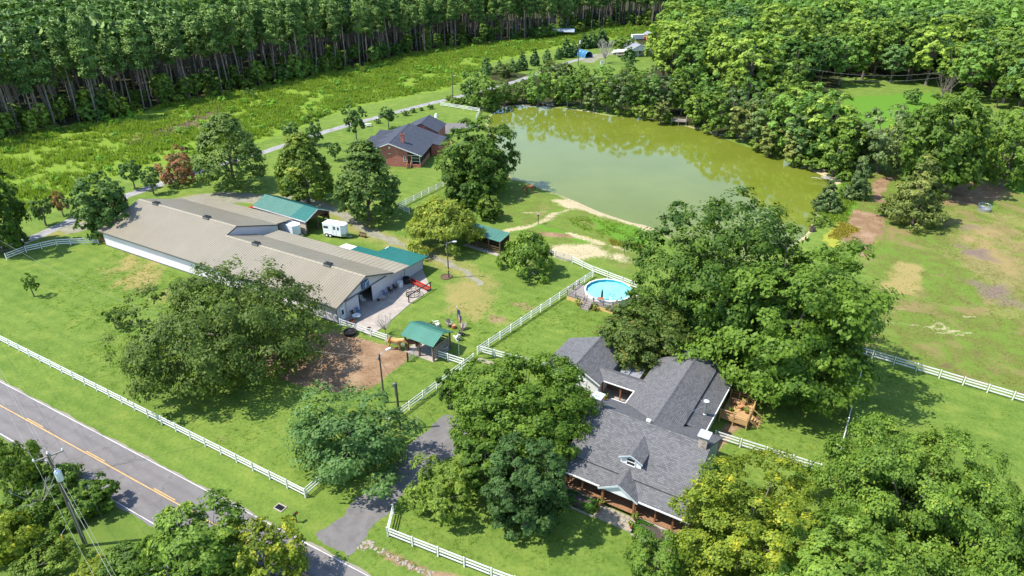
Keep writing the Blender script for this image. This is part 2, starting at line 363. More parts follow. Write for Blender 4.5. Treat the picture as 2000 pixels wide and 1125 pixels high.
def crown_np(seed, Rr, z0, z1, nb=40, m=20, l=30, leaf=(.24, .14), prof='round', rb=.30, flat=.72, up=1.15, inner=.22, cz=.45, low=-.8, lobes=.16):
    rng = np.random.default_rng(seed)
    ga = math.pi * (3 - math.sqrt(5)); B, D, RB = [], [], []
    k1, k2, k3 = rng.uniform(0, 6.28, 3)
    zc = z0 + (z1 - z0) * cz
    for i in range(nb):
        zz = 1 - (i + .5) / nb * (1 - low); a = i * ga + rng.normal(0, .25); rr = math.sqrt(max(0, 1 - zz * zz))
        lob = 1 + lobes * (math.sin(2 * a + k1) * .6 + math.sin(3 * a + k2 + zz * 2) * .6 + math.sin(5 * a + k3) * .3) + rng.normal(0, .07)
        f = rng.uniform(.66, .86) if rng.random() > inner else rng.uniform(.25, .6)
        if prof == 'cone':
            u = (i + .5) / nb; zrel = 1 - math.sqrt(u); hr = Rr * (1 - zrel) ** .85 * lob * rng.uniform(.5, .95)
            p = (math.cos(a) * hr, math.sin(a) * hr, z0 + (z1 - z0) * (zrel * .94 + .02)); r_i = rb * Rr * (1 - .55 * zrel) * rng.uniform(.75, 1.2)
        elif prof == 'egg':
            u = (i + .5) / nb; zrel = 1 - u; hr = Rr * (math.sin(math.pi * min(1, max(.03, zrel * .80 + .17)) ** .62) ** .75) * rng.uniform(.70, .80) * (1 + (lob - 1) * .6)
            p = (math.cos(a) * hr, math.sin(a) * hr, z0 + (z1 - z0) * (zrel * .9 + .03)); r_i = rb * Rr * rng.uniform(.8, 1.2)
        elif prof == 'flat':
            u = math.sqrt((i + .5) / nb) * .86; hr = Rr * u * lob
            p = (math.cos(a) * hr, math.sin(a) * hr, z0 + (z1 - z0) * (.86 * math.sqrt(max(.02, 1 - u * u * 1.15)) * rng.uniform(.72, 1.0))); r_i = rb * Rr * rng.uniform(.7, 1.2)
        else:
            hz = (z1 - zc) if zz > 0 else (zc - z0)
            rr = (1 - abs(zz) ** 2.7) ** (1 / 2.7) if zz > 0 else rr ** 1.15; p = (math.cos(a) * rr * Rr * f * lob, math.sin(a) * rr * Rr * f * lob, zc + zz * hz * f * (.9 + .1 * lob)); r_i = rb * Rr * rng.uniform(.65, 1.25)
        B.append(p); RB.append(r_i)
    B = np.array(B); RB = np.array(RB)
    D = unit((B - np.array([0, 0, zc])) / np.array([Rr, Rr, max(z1 - zc, .1)]))
    d = unit(rng.normal(size=(nb, m, 3)) + D[:, None] * .8 + np.array([0, 0, .55]))
    S = B[:, None] + d * RB[:, None, None] * np.array([1, 1, flat]) * rng.uniform(.7, 1.05, (nb, m, 1))
    rs = RB[:, None, None, None] * .36
    off = rng.normal(size=(nb, m, l, 3)) * rs * .46 * np.array([1, 1, .55])
    c = S[:, :, None] + off
    nrm = unit((c - B[:, None, None]) / np.array([1, 1, flat])) * .95 + D[:, None, None] * .25 + np.array([0, 0, up * .45]) + rng.normal(size=(nb, m, l, 3)) * .36
    tint = .5 + rng.normal(0, .13, (nb, 1, 1)) + rng.normal(0, .13, (nb, m, 1)) + rng.normal(0, .16, (nb, m, l))
    c = c.reshape(-1, 3); c[:, 2] = np.maximum(c[:, 2], .05)
    v, tt = leaves(c, nrm.reshape(-1, 3), tint.ravel(), leaf[0], leaf[1], rng)
    return v, tt, B, RB
def limbs(mb, seed, H, z0, B, tr, nl=14, lean=(0, 0), top=.72, sides=6):
    """tapered trunk with limbs that reach into the boughs"""
    rnd = random.Random(seed); zt = z0 + (H - z0) * top
    path = [(0, 0, -.3), (lean[0] * .1, lean[1] * .1, .25), (lean[0] * .35 + rnd.uniform(-.1, .1), lean[1] * .35 + rnd.uniform(-.1, .1), z0 * .7 + .2), (lean[0], lean[1], zt)]
    mb.tube(path, [tr * 1.55, tr * 1.1, tr * .85, tr * .25], sides + 2)
    order = list(range(len(B))); rnd.shuffle(order)
    for i in order[:nl]:
        b = Vector(B[i]); f = rnd.uniform(.25, .75)
        s = Vector(path[2]).lerp(Vector(path[3]), max(0, f - .2)); mid = s.lerp(b, .5) + Vector((0, 0, -.06 * (b - s).length))
        mb.tube([s, mid, b], [tr * .42, tr * .25, tr * .08], sides)
def tree_meshes(seed, Rr, H, z0, lm, bark='bark', tr=None, nl=14, exact=False, **kw):
    v, t, B, RB = crown_np(seed, Rr, z0, H * .98, **kw)
    if exact:
        x0, x1 = np.percentile(v[:, 0], (.6, 99.4)); y0, y1 = np.percentile(v[:, 1], (.6, 99.4)); zl_, zh = np.percentile(v[:, 2], (.5, 99.6))
        mp = lambda q: np.stack([(q[:, 0] - (x0 + x1) / 2) * 2 * Rr / (x1 - x0), (q[:, 1] - (y0 + y1) / 2) * 2 * Rr / (y1 - y0), z0 + (q[:, 2] - zl_) * (H - z0) / (zh - zl_)], 1)
        v = mp(v); v[:, 2] = np.maximum(v[:, 2], .04); B = mp(B)
    mb = MB(); limbs(mb, seed, H, z0, B, tr or max(.09, H * .024), nl)
    return mb.mesh('trunk', M[bark]), quadmesh('crown', v, t, L[lm])
def put_tree(name, label, cat, ms, loc, rz=0., sc=1., group=None):
    r = thing(name, label, cat, loc, rz, group); r.scale = sc if hasattr(sc, '__len__') else (sc,) * 3
    ob('trunk', ms[0], r); ob('crown', ms[1], r); return r
def fit(x0, y0, x1, y1, z0):
    """ground point, height and radius of a crown that fills a box of the photograph"""
    cx, cy = (x0 + x1) / 2, (y0 + y1) / 2; zc = 3.0
    for _ in range(40):
        c = g(cx, cy, zc); dp = depth(c); ph = PITCH + math.atan((cy - 562.5) / FPX)
        Rr = (x1 - x0) / 2 * dp / FPX; e = (y1 - y0) / 2 * dp / FPX
        a = math.sqrt(max(e * e - (Rr * math.sin(ph)) ** 2, (.34 * Rr * math.cos(ph)) ** 2)) / math.cos(ph)
        H = 2 * a / (1 - z0); zc = (z0 * H + H) / 2
    return c, H, Rr
TREES = []
def tree(name, label, lm, px, seed=1, bark='bark', z0=.12, cat='tree', nl=14, tr=None, **kw):
    b, H, Rr = fit(*px, z0); zf = z0
    v, t, B, RB = crown_np(seed, Rr, z0 * H, H * .98, **kw)
    lo_, hi_ = np.percentile(v, .8, axis=0), np.percentile(v, 99.2, axis=0)
    nrm = lambda q: (q - (lo_ + hi_) / 2) * 2 / (hi_ - lo_)
    nv, nB = nrm(v), nrm(B); k = nv[::max(1, len(nv) // 6000)]
    cw, ch = (px[0] + px[2]) / 2, (px[1] + px[3]) / 2; loc = Vector((b[0], b[1], 0))
    for _ in range(9):
        hz = H * (1 - zf) / 2; zc = H * (1 + zf) / 2
        X, Y, Z = k[:, 0] * Rr + loc.x, k[:, 1] * Rr + loc.y, k[:, 2] * hz + zc
        d = Y * math.cos(PITCH) - (Z - CAM_H) * math.sin(PITCH); U = 1000 + FPX * X / d; Vv = 562.5 - FPX * (Y * math.sin(PITCH) + (Z - CAM_H) * math.cos(PITCH)) / d
        u0, u1 = np.percentile(U, (.8, 99.2)); w0, w1 = np.percentile(Vv, (.8, 99.2))
        Rr *= ((px[2] - px[0]) / (u1 - u0)) ** .9; H *= min(1.25, max(.8, ((px[3] - px[1]) / (w1 - w0)))) ** .8; H = max(H, .75 * Rr)
        loc += g(cw, ch, zc) - g((u0 + u1) / 2, (w0 + w1) / 2, zc); loc.z = 0
    hz = H * (1 - zf) / 2; zc = H * (1 + zf) / 2; sc_ = np.array([Rr, Rr, hz]); v = nv * sc_ + np.array([0, 0, zc]); B = nB * sc_ + np.array([0, 0, zc])
    v[:, 2] = np.maximum(v[:, 2], .04); TREES.append((label, round(loc.x, 1), round(loc.y, 1), round(H, 1), round(Rr, 1), round(u1 - u0 - px[2] + px[0]), round(w1 - w0 - px[3] + px[1])))
    mb = MB(); limbs(mb, seed, H, zf * H, B, tr or max(.09, H * .024), nl)
    return put_tree(name, label, cat, (mb.mesh('trunk', M[bark]), quadmesh('crown', v, t, L[lm])), tuple(loc))

def pine_np(seed, H, lo=.56, Rr=2.7, nb=34, m=6, l=17, leaf=(.72, .34)):
    rng = np.random.default_rng(seed); z = H * (lo + (1 - lo) * np.sort(rng.uniform(0, 1, nb)) ** .9)
    rel = (z / H - lo) / (1 - lo); a = np.arange(nb) * 2.4 + rng.normal(0, .4, nb)
    rr = Rr * np.sqrt(np.clip(1 - rel, .03, 1)) * np.clip(.55 + rel * 1.6, .5, 1) * rng.uniform(.6, 1.1, nb)
    B = np.stack([np.cos(a) * rr * .55, np.sin(a) * rr * .55, z + rr * .1], 1)
    d = unit(rng.normal(size=(nb, m, 3)) + np.stack([np.cos(a), np.sin(a), a * 0 + .3], 1)[:, None] * .8)
    S = B[:, None] + d * (rr[:, None, None] * .48) * np.array([1, 1, .6])
    c = (S[:, :, None] + rng.normal(size=(nb, m, l, 3)) * np.array([.42, .42, .26])).reshape(-1, 3)
    n = (d[:, :, None] * .7 + np.array([0, 0, .6]) + rng.normal(size=(nb, m, l, 3)) * .4).reshape(-1, 3)
    tint = (.5 + rng.normal(0, .15, (nb, 1, 1)) + rng.normal(0, .12, (nb, m, 1)) + rng.normal(0, .12, (nb, m, l))).ravel()
    return leaves(c, n, tint, leaf[0], leaf[1], rng) + (B,)
def pine_meshes(seed, H, **kw):
    v, t, B = pine_np(seed, H, **kw); mb = MB(); rnd = random.Random(seed)
    mb.tube([(0, 0, -.3), (rnd.uniform(-.1, .1), .05, H * .35), (rnd.uniform(-.25, .25), rnd.uniform(-.2, .2), H * .97)], [.24, .18, .04], 7)
    for i in range(0, len(B), 3):
        mb.tube([(0, 0, B[i][2] - .5), tuple(B[i])], [.05, .02], 4)
    for k in range(5):       # dead stubs below the crown
        z = H * rnd.uniform(.3, .58); a = rnd.uniform(0, 6.28); q = rnd.uniform(.5, 1.3)
        mb.tube([(0, 0, z), (math.cos(a) * q, math.sin(a) * q, z + .2)], [.035, .012], 4)
    return mb.mesh('trunk', M['bark_pine']), quadmesh('crown', v, t, L['pine'])
def replicate(v, t, pos, rng, s0=.85, s1=1.15, sq=None):
    k = len(pos); a = rng.uniform(0, 6.28, k); s = rng.uniform(s0, s1, k); ca, sa = np.cos(a) * s, np.sin(a) * s
    x = v[None, :, 0] * ca[:, None] - v[None, :, 1] * sa[:, None] + pos[:, None, 0]
    y = v[None, :, 0] * sa[:, None] + v[None, :, 1] * ca[:, None] + pos[:, None, 1]
    zz = v[None, :, 2] * (s if sq is None else sq)[:, None] + pos[:, None, 2]
    tt = np.clip(t[None] + rng.normal(0, .14, (k, 1)), 0, 1)
    return np.stack([x, y, zz], -1).reshape(-1, 3), tt.ravel()

# ------------------------------------------------------------------ plane geometry
def inside(poly, X, Y):
    c = np.zeros(X.shape, bool); n = len(poly)
    for i in range(n):
        x0, y0 = poly[i]; x1, y1 = poly[(i + 1) % n]
        k = (y0 > Y) != (y1 > Y)
        c ^= k & (X < (x1 - x0) * (Y - y0) / ((y1 - y0) if y1 != y0 else 1e-9) + x0)
    return c
def segdist(pts, X, Y, closed=True):
    d = np.full(X.shape, 1e9); n = len(pts)
    for i in range(n if closed else n - 1):
        x0, y0 = pts[i]; x1, y1 = pts[(i + 1) % n]; dx, dy = x1 - x0, y1 - y0
        t = np.clip(((X - x0) * dx + (Y - y0) * dy) / (dx * dx + dy * dy + 1e-9), 0, 1)
        d = np.minimum(d, np.hypot(X - x0 - t * dx, Y - y0 - t * dy))
    return d
def sdist(poly, X, Y):
    d = segdist(poly, X, Y); return np.where(inside(poly, X, Y), d, -d)
def smooth(pts, n=6, closed=True):
    P = [np.array(p, float) for p in pts]; out = []; k = len(P)
    for i in range(k if closed else k - 1):
        p0, p1, p2, p3 = (P[(i + j) % k] if closed else P[min(max(i + j, 0), k - 1)] for j in (-1, 0, 1, 2))
        for q in range(n):
            t = q / n
            out.append(tuple(.5 * (2 * p1 + (p2 - p0) * t + (2 * p0 - 5 * p1 + 4 * p2 - p3) * t * t + (3 * p1 - p0 - 3 * p2 + p3) * t ** 3)))
    if not closed: out.append(tuple(P[-1]))
    return out
def vnoise(X, Y, s, seed):
    rng = np.random.default_rng(seed); T = rng.random((256, 256))
    x, y = X / s, Y / s; i, j = np.floor(x).astype(int), np.floor(y).astype(int); fx, fy = x - i, y - j
    fx = fx * fx * (3 - 2 * fx); fy = fy * fy * (3 - 2 * fy)
    q = lambda a, b: T[a % 256, b % 256]
    return (q(i, j) * (1 - fx) + q(i + 1, j) * fx) * (1 - fy) + (q(i, j + 1) * (1 - fx) + q(i + 1, j + 1) * fx) * fy
def ragged(poly, amp=.12, step=.35, seed=0):
    """polygon outline cut into short steps with an uneven edge"""
    rnd = random.Random(seed); out = []; n = len(poly); ph = rnd.uniform(0, 9)
    s = 0
    for i in range(n):
        a, b = Vector(poly[i]).to_2d(), Vector(poly[(i + 1) % n]).to_2d(); Ls = (b - a).length
        if Ls < 1e-4: continue
        nn = Vector((-(b - a).y, (b - a).x)) / Ls; k = max(1, int(Ls / step))
        for q in range(k):
            s += Ls / k
            o = amp * (rnd.uniform(-.6, .6) + .7 * math.sin(s * 1.3 + ph) + .5 * math.sin(s * .47 + 2 * ph))
            p = a.lerp(b, q / k) + nn * o; out.append((p.x, p.y))
    return out
def sheet(name, poly, z, mat, kind='structure', parent=None, label=None, cat=None):
    me = bpy.data.meshes.new(name); me.from_pydata([(x, y, z) for x, y in poly], [], [tuple(range(len(poly)))])
    if me.polygons[0].normal.z < 0: me.flip_normals()
    me.materials.append(mat); o = ob(name, me, parent)
    return tag(o, label, cat, None, kind)
def strip_poly(line, wd):
    Ls, Rs = [], []; k = len(line); wd = wd if hasattr(wd, '__len__') else [wd] * k
    for i, p in enumerate(line):
        a, b = Vector(line[max(0, i - 1)]), Vector(line[min(k - 1, i + 1)]); d = (b - a).normalized(); nn = Vector((-d.y, d.x))
        Ls.append(tuple(Vector(p) + nn * wd[i] / 2)); Rs.append(tuple(Vector(p) - nn * wd[i] / 2))
    return Ls + Rs[::-1]

# ------------------------------------------------------------------ the lie of the land
POND = smooth(PW([(972, 213), (1000, 204), (1060, 206), (1130, 213), (1190, 223), (1240, 227), (1290, 233), (1350, 246), (1400, 261), (1450, 280), (1520, 302),
                  (1580, 327), (1625, 350), (1622, 372), (1598, 405), (1588, 430), (1575, 455), (1520, 490), (1440, 505), (1360, 490), (1275, 442), (1230, 430), (1170, 410),
                  (1120, 388), (1060, 366), (1020, 350), (1000, 345), (985, 322), (968, 290), (955, 258), (955, 230)]), 5)
ROAD_R = [g(0, 745).to_2d(), g(720, 1125).to_2d()]
rdir = (ROAD_R[1] - ROAD_R[0]).normalized(); rnorm = Vector((-rdir.y, rdir.x))      # rnorm points to the barn side
def road_pt(s, off): return tuple(ROAD_R[0] + rdir * s + rnorm * off)
MEADOW = PW([(-160, 330), (-20, 275), (130, 250), (280, 216), (440, 182), (600, 152), (660, 138), (800, 108), (900, 90), (1050, 76), (1120, 64), (1200, 50), (1290, 55), (1330, 62),
             (1270, 72), (1195, 78), (1150, 86), (1080, 96), (1010, 112), (960, 122), (930, 145), (890, 168), (860, 178), (700, 208), (640, 228), (560, 262), (520, 272), (420, 296), (380, 300), (330, 322),
             (240, 345), (190, 372), (100, 400), (0, 430), (-160, 470)])
PINEWOOD = PW([(-160, 330), (-20, 275), (130, 250), (280, 216), (440, 182), (600, 152), (660, 138), (800, 108), (900, 90), (1050, 76), (1120, 64), (1200, 50), (1290, 55)])
LANE = smooth(PW([(-60, 500), (20, 482), (70, 462), (130, 436), (190, 408), (250, 382), (320, 357), (420, 325), (540, 289), (640, 256), (740, 228), (820, 207), (890, 190), (950, 175), (1010, 158), (1060, 140), (1110, 122), (1170, 106)]), 5, False)
FARM = smooth(PW([(120, 452), (300, 405), (420, 384), (490, 388), (590, 392), (660, 414), (705, 445), (760, 468), (820, 492), (870, 512), (915, 535), (938, 556)]), 5, False)
DRIVE = PW([(618, 1044), (640, 1064), (662, 1080), (684, 1090), (700, 1066), (720, 1040), (745, 1008), (775, 978), (806, 950), (850, 912), (885, 888), (914, 866), (914, 845), (903, 824), (885, 808), (868, 812), (848, 826),
            (822, 848), (800, 872), (775, 905), (735, 945), (695, 975), (670, 1002), (650, 1022), (634, 1036)])
PADDOCK = PW([(470, 700), (520, 680), (560, 662), (610, 650), (665, 650), (720, 664), (775, 678), (800, 690), (798, 702), (770, 725), (745, 745), (705, 766), (655, 768), (600, 755), (545, 735), (490, 722)])
PATIO = PW([(664, 626), (728, 576), (824, 524), (843, 566), (802, 593), (748, 640), (722, 656)])
PASTURE = PW([(1625, 668), (1700, 690), (2000, 785), (2300, 880), (2500, 500), (2000, 380), (1880, 345), (1740, 330), (1700, 330), (1640, 470), (1700, 520), (1720, 600)])

def axis(a, b, step, lo, hi, gr=1.13):
    m = list(np.arange(a, b + 1e-6, step)); s = step; x = b; up = []
    while x < hi: s = min(s * gr, 160); x += s; up.append(x)
    s = step; x = a; dn = []
    while x > lo: s = min(s * gr, 160); x -= s; dn.append(x)
    return np.array(dn[::-1] + m + up)
xs = axis(-88, 96, .62, -3000, 3000); ys1 = axis(32, 130, .55, -2500, 130); ys2 = axis(131, 262, .9, 131, 4000)
ys = np.concatenate([ys1, ys2[ys2 > 130.4]])
GX, GY = np.meshgrid(xs, ys); gx, gy = GX.ravel(), GY.ravel(); sh = GX.shape
wob = (vnoise(gx, gy, 1.3, 3) - .5) * 1.2 + (vnoise(gx, gy, 4.5, 4) - .5) * 1.8
def blob(px, soft=1.2, noisy=1.0, world=None):
    P = world or PW(px); s = np.zeros(gx.shape); A = np.array(P); pad = soft + 4
    k = (gx > A[:, 0].min() - pad) & (gx < A[:, 0].max() + pad) & (gy > A[:, 1].min() - pad) & (gy < A[:, 1].max() + pad)
    d = sdist(P, gx[k], gy[k]) + wob[k] * noisy; s[k] = np.clip(d / soft + .5, 0, 1); return s
def path_blob(line, wd, soft=.8, noisy=.6, world=False):
    P = line if world else PW(line); A = np.array(P); s = np.zeros(gx.shape); pad = wd + soft + 3
    k = (gx > A[:, 0].min() - pad) & (gx < A[:, 0].max() + pad) & (gy > A[:, 1].min() - pad) & (gy < A[:, 1].max() + pad)
    d = wd / 2 - segdist(P, gx[k], gy[k], False) + wob[k] * noisy; s[k] = np.clip(d / soft + .5, 0, 1); return s
mx = np.maximum
pk = (gx > -20) & (gx < 110) & (gy > 80) & (gy < 260); pd = np.full(gx.shape, -50.); pd[pk] = sdist(POND, gx[pk], gy[pk])
gz = np.where(pd > -2.5, -np.clip((pd + 2.5) / 6.5, 0, 1) ** 1.1 * 1.15, 0.)
soil = blob([(1667, 408), (1734, 425), (1690, 502), (1642, 465)], .8); soil = mx(soil, blob([(1703, 352), (1738, 347), (1726, 396), (1702, 394)], .8) * .9)
soil = mx(soil, blob([(1828, 368), (1900, 355), (1965, 366), (1960, 386), (1900, 398), (1835, 402)], 2) * .8)
soil = mx(soil, blob(None, .5, .35, PADDOCK)); soil = mx(soil, blob([(1040, 450), (1090, 455), (1118, 462), (1090, 466), (1050, 458)], 1) * .8)
soil = mx(soil, blob([(1396, 842), (1440, 800), (1482, 815), (1480, 832), (1436, 842), (1420, 870), (1390, 898), (1380, 880)], .8, .5) * .9)
soil = mx(soil, blob([(996, 592), (1030, 590), (1050, 600), (1030, 606)], 1.2) * .55); soil = mx(soil, blob([(952, 618), (985, 620), (1002, 634), (985, 638), (955, 626)], 1.2) * .6)
soil = mx(soil, path_blob([(706, 1074), (722, 1062), (740, 1076), (770, 1090), (810, 1108), (850, 1124), (900, 1140)], .7, .5, .3) * .9); soil = mx(soil, blob([(640, 640), (700, 655), (680, 660), (630, 652)], 1.5) * .7); soil = mx(soil, blob([(1860, 690), (1900, 640), (1940, 645), (1920, 660)], 3) * .3)
sand = np.clip(1 - np.abs(pd - .5) / 1.5 + wob * .55, 0, 1) * (pd > -4) * .72
sand = mx(sand, blob([(1085, 392), (1130, 385), (1200, 410), (1280, 440), (1275, 452), (1230, 440), (1180, 425), (1130, 412), (1100, 408)], 2.0, 1.3) * .8)
sand = mx(sand, blob([(1050, 492), (1080, 480), (1130, 478), (1200, 495), (1250, 503), (1250, 512), (1190, 506), (1140, 515), (1110, 508)], 3.0, 1.6) * .72)
sand = mx(sand, path_blob([(985, 452), (1030, 444), (1060, 430), (1085, 416), (1120, 408)], 1.9, 1.4, 1.0) * .72); sand = mx(sand, path_blob([(1110, 455), (1160, 470), (1220, 488), (1260, 500)], 1.0) * .7)
sand = mx(sand, path_blob([(1020, 416), (1060, 414), (1090, 410)], 1.0) * .7); sand = mx(sand, path_blob([(1500, 283), (1580, 320), (1632, 352)], 2.5) * .9)
for ln, wdt in (([(1722, 628), (1760, 631), (1820, 640), (1860, 646), (1905, 652)], .15), ([(1728, 612), (1760, 606), (1795, 602)], .1), ([(1815, 640), (1830, 632), (1818, 622), (1850, 618), (1905, 618)], .1), ([(1830, 628), (1850, 640)], .3), ([(1820, 648), (1880, 655)], .15)):
    sand = mx(sand, path_blob(ln, wdt, .6, .45) * .6)
for cx, cy_ in ((1012, 392), (1000, 398), (1018, 386)): sand = mx(sand, blob([(cx - 8, cy_), (cx, cy_ - 3), (cx + 8, cy_), (cx, cy_ + 3)], 1) * .7)
dry = blob([(1722, 575), (1748, 512), (1800, 518), (1808, 560), (1790, 578)], 2.5, 1.5) * .8; dry = mx(dry, blob([(1880, 440), (1960, 450), (2000, 520), (1960, 530), (1890, 490)], 7, 3) * .75)
dry = mx(dry, blob([(1840, 420), (1960, 400), (2060, 430), (2080, 640), (1960, 620), (1880, 560), (1820, 480)], 8, 4) * .42); soil = mx(soil, blob([(1870, 420), (1990, 410), (2060, 520), (2060, 640), (1900, 560), (1850, 500)], 9, 4.5) * .42); dry = mx(dry, blob([(200, 505), (260, 500), (310, 530), (300, 560), (230, 545)], 6, 3) * .8); dry = mx(dry, blob([(330, 545), (380, 570), (360, 600), (320, 570)], 5, 3) * .75)
dry = mx(dry, blob([(870, 560), (920, 545), (960, 580), (940, 630), (880, 620), (840, 615), (860, 590)], 4, 2) * .6); dry = mx(dry, blob([(1490, 1000), (1510, 960), (1600, 940), (1560, 1000)], 4) * .2)
dry = mx(dry, blob([(600, 640), (670, 640), (690, 652), (640, 660)], 2) * .6); dry = mx(dry, blob([(1880, 345), (1990, 372), (1960, 395), (1880, 380)], 2) * .7)
dry = mx(dry, path_blob(FARM, 7, 3, 1, True) * .5); dry = mx(dry, blob([(240, 270), (330, 240), (430, 205), (440, 215), (350, 262), (270, 275)], 5, 3) * .75)
pasture = blob(None, 2, 1.5, PASTURE); pasture = mx(pasture, blob([(1000, 360), (1090, 385), (1270, 445), (1250, 540), (1060, 490), (960, 420)], 3) * .55)
lush = blob([(1665, 330), (1700, 340), (1668, 405), (1660, 440), (1630, 430), (1600, 440), (1620, 400)], 1.5); lush = mx(lush, blob([(1150, 425), (1240, 440), (1275, 460), (1250, 490), (1180, 460)], 2) * .9)
lush = mx(lush, path_blob([(1020, 450), (1045, 438), (1080, 450), (1140, 470)], 1.6) * .9); lush = mx(lush, blob([(1960, 350), (2010, 360), (2000, 378), (1950, 368)], 1.5))
yel = blob([(1612, 462), (1640, 432), (1685, 448), (1640, 470), (1625, 480)], 1.0) * .8; yel = mx(yel, blob([(1195, 468), (1252, 478), (1255, 488), (1200, 478)], 1.2) * .7); yel = mx(yel, path_blob([(1690, 505), (1715, 470)], .8) * .6)
yel = mx(yel, path_blob([(1140, 460), (1170, 470), (1210, 483)], .6) * .6)
mud = blob([(1850, 535), (1900, 545), (1960, 560), (2020, 590), (2040, 620), (1980, 598), (1920, 570), (1860, 548)], 5, 2.2) * .8; mud = mx(mud, blob([(1875, 480), (1940, 490), (1930, 500), (1880, 494)], 5, 2.5) * .8); mud = mx(mud, blob([(1870, 440), (1900, 440), (1895, 455), (1870, 452)], 4, 2.5) * .6)
mud = mx(mud, blob([(420, 190), (440, 205), (400, 220), (340, 262), (280, 280), (240, 290), (330, 235)], 4, 2.5) * .5)
meadow = blob(None, 3, 1.5, MEADOW)
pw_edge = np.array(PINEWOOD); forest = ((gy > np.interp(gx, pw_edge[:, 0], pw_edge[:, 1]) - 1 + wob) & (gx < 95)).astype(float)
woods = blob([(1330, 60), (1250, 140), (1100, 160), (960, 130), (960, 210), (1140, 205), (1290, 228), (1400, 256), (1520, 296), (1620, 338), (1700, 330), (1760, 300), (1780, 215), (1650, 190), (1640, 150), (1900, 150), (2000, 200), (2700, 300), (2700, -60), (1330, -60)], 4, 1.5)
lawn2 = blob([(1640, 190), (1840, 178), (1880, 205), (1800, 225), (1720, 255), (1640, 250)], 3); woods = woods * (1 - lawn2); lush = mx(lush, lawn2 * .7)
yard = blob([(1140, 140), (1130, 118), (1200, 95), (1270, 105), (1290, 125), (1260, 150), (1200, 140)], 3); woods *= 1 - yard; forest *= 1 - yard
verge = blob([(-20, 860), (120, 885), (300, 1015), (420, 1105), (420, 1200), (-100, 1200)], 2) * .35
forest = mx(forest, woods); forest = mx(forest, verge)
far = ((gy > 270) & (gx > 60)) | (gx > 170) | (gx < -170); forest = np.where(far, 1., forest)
me = bpy.data.meshes.new('ground'); ny, nx = sh; nv = nx * ny
idx = np.arange(nv).reshape(sh); q = np.stack([idx[:-1, :-1], idx[:-1, 1:], idx[1:, 1:], idx[1:, :-1]], -1).reshape(-1, 4)
me.vertices.add(nv); me.vertices.foreach_set('co', np.stack([gx, gy, gz], -1).astype(np.float32).ravel())
me.loops.add(q.size); me.loops.foreach_set('vertex_index', q.ravel().astype(np.int32))
me.polygons.add(len(q)); me.polygons.foreach_set('loop_start', np.arange(0, q.size, 4, dtype=np.int32)); me.update(calc_edges=True)
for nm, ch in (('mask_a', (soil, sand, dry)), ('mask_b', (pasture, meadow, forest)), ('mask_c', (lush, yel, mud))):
    a = me.attributes.new(nm, 'FLOAT_COLOR', 'POINT'); a.data.foreach_set('color', np.stack([*ch, np.ones(nv)], -1).astype(np.float32).ravel())
